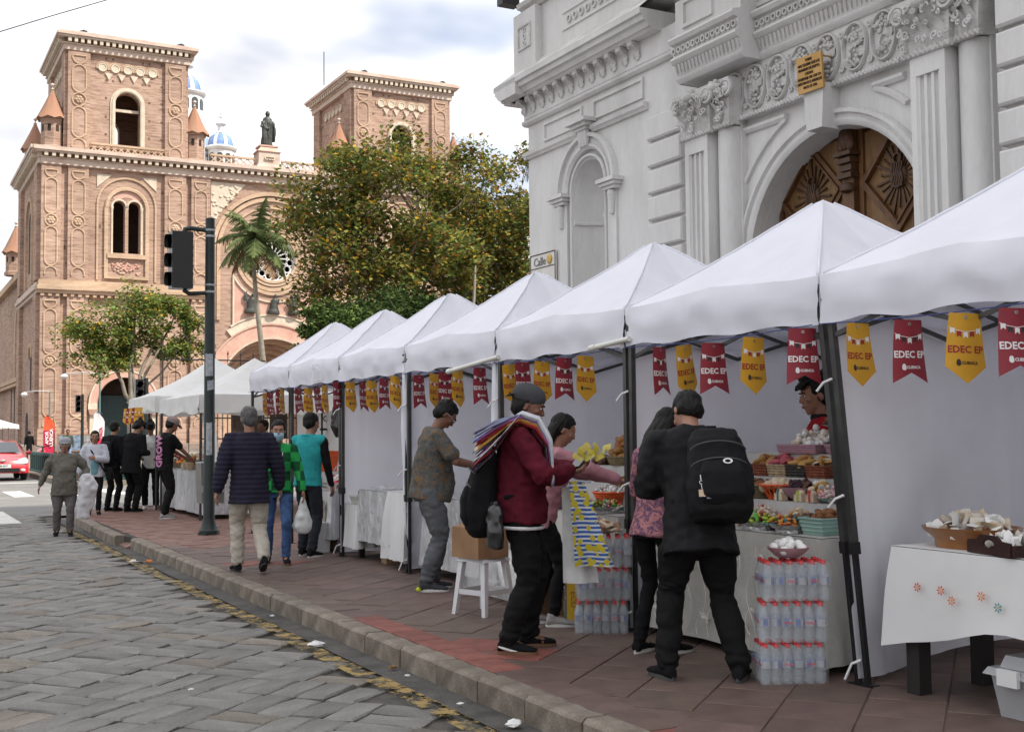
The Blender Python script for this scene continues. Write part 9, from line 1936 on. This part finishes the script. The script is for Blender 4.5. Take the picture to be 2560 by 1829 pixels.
def signal(x,y,h,lab):
    T=thing('traffic_light',lab,'traffic light',(x,y,0)); MB().lathe([(.09,0),(.07,h)],(x,y,0),10).build('pole',M_pole,T,smooth=40); b=MB().box(x-.36,x-.10,y-.12,y+.12,h-.95,h-.05).build('signal_head',M_lens,T)
    for k in range(3): m=MB(); m.M=Matrix.Translation((x-.23,y-.12,h-.22-.28*k))@Matrix.Rotation(PI/2,4,'X'); m.lathe([(.11,0),(.11,.18)],n=12,a0=0,a1=PI); m.lathe([(0,.01),(.10,.01)],n=12); m.build('visor',M_lens,T)
signal(7.75,39.9,3.3,'grey traffic signal beside the corner tent edge'); signal(9.55,66,3.6,'small traffic signal above the orange flag')
# far market tents at the left edge, motorbike, red car
for x0,x1,y0,y1,lb in ((3.2,7.6,84,88,'far white market tent at the left edge behind the red car'),(5.2,9.0,92,95,'far white market tent second behind the red car')): fartent(x0,x1,y0,y1,2.25,2.95,lb,int(y0))
M_car=pm('car_red',(.50,.012,.02),.03,2,.3,coat=.8,spec=.5); M_cglass=pm('car_glass',(.03,.045,.06),.2,3,.08,spec=.8); M_tyre=pm('tyre',(.012,.012,.012),.1,9,.8); M_lamp_=pm('headlamp',(.55,.55,.50),.1,6,.12,spec=.8); M_chr=pm('chrome',(.55,.55,.56),.05,9,.2,metal=.9)
car=thing('red_car','bright red hatchback driving towards the camera at the left edge','car',(3.95,45.6,-.15)); FX=lambda u,v,d:(d,u,v)
prof=[(-.0,.28),(.02,.55),(.12,.72),(.55,.86),(1.05,.96),(1.85,1.36),(2.6,1.46),(3.3,1.40),(3.9,1.12),(4.0,.7),(3.98,.3)]
m=MB(); st=[]
for sx,ins in ((-1,.0),(-.97,.0),(-.80,0),(0,0),(.80,0),(.97,0),(1,0)):
    w_=abs(sx); st.append([( sx*(.86 if z<.95 else .86-.42*(z-.95)),y+(.10*w_**4 if y<2 else -.06*w_**4),z-(.05*w_**6 if z>.5 else 0)) for y,z in prof])
k=len(prof); vs=[p for r_ in st for p in r_]; m.add(vs,[(i*k+j,i*k+j+1,(i+1)*k+j+1,(i+1)*k+j) for i in range(6) for j in range(k-1)]+[tuple(range(k)),tuple(reversed([6*k+j for j in range(k)]))]+[(i*k,(i+1)*k,(i+1)*k+k-1,i*k+k-1) for i in range(6)]); m.local('body',M_car,car,smooth=35)
m=MB(); m.add([(-.66,1.10,1.0),(.66,1.10,1.0),(.56,1.83,1.355),(-.56,1.83,1.355)],[(0,1,2,3)]); m.v=[(x,y-.015,z+.012) for x,y,z in m.v]; m.local('windscreen',M_cglass,car)
for sx in (-1,1):
    m=MB(); m.add([(sx*.845,1.35,1.0),(sx*.835,3.4,1.02),(sx*.72,3.1,1.33),(sx*.705,1.95,1.34)],[(0,1,2,3)]); m.v=[(x+sx*.012,y,z) for x,y,z in m.v]; m.local('side_window',M_cglass,car)
    m=MB(); m.loft([((sx*.62,.11,.66),(.22,0,0),(0,.05,.06)),((sx*.70,.24,.74),(.15,0,0),(0,.07,.05)),((sx*.76,.42,.80),(.06,0,0),(0,.05,.03))],10); m.local('headlight',M_lamp_,car,smooth=60)
    m=MB(); m.ball((sx*.97,1.25,.98),(.11,.07,.075),10,7); m.local('mirror',M_car,car,smooth=60); MB().ball((sx*.66,.03,.38),(.09,.03,.06),8,6).local('fog_lamp',M_lamp_,car,smooth=60)
    for y in (.78,3.2):
        m=MB(); m.M=Matrix.Translation((sx*.76,y,.30))@Matrix.Rotation(PI/2,4,'Y'); m.lathe([(.0,-.10),(.26,-.10),(.31,-.06),(.31,.06),(.26,.10),(0,.10)],n=20); wl=m.local('wheel',M_tyre,car,smooth=40); m=MB(); m.M=Matrix.Translation((sx*.868,y,.30))@Matrix.Rotation(PI/2,4,'Y'); m.lathe([(0,-.01),(.18,-.01),(.19,.01),(0,.012)],n=16); o=m.local('rim',M_chr,None,smooth=40); o.parent=wl
MB().box(-.55,.55,-.03,.05,.33,.46).local('grille',M_lens,car); MB().box(-.26,.26,-.05,-.03,.47,.60).local('number_plate',M_stool,car); link('lettering',text_mesh('ABE-8377',.085,.002,M_prk,.001),car,(0,-.053,.535),(PI/2,0,0)); MB().ball((0,.05,.72),(.09,.03,.05),12,6).local('badge',M_chr,car,smooth=60)
mt_=thing('motorbike','parked motorbike with red panel behind the red car','motorbike',(6.4,56,0)); 
for y in (-.6,.6): m=MB(); m.M=Matrix.Translation((6.4,56+y,.30))@Matrix.Rotation(PI/2,4,'Y'); m.ring(lambda u,v,d:(u,v,d),(0,0),[(.24,-.05),(.30,-.05),(.30,.05),(.24,.05)],0,2*PI,18); m.build('wheel',M_tyre,mt_,smooth=40)
lump(lambda m:m.loft([((0,-.5,.75),(.12,0,0),(0,.1,.1)),((0,-.1,.75),(.16,0,0),(0,0,.16)),((0,.4,.72),(.14,0,0),(0,0,.1)),((0,.8,.8),(.08,0,0),(0,0,.05))],10),.04,M_car,'body',mt_); MB().tube([(6.1,55.45,1.02),(6.4,55.5,.95),(6.7,55.45,1.02)],.03,6).build('handlebar',M_iron,mt_); MB().tube([(6.4,55.5,.95),(6.4,55.4,.3)],.035,6).build('fork',M_iron,mt_)
# overhead cable across the upper left sky
tag(MB().tube([(-6,30,7.4),(2.41,30,10.98),(3.55,30,11.54),(4.84,30,12.15),(14,30,16.7)],.012,5).build('overhead_cable',M_iron),'thin overhead cable crossing the upper left sky','cable')

bpy.data.scenes.remove(WS)
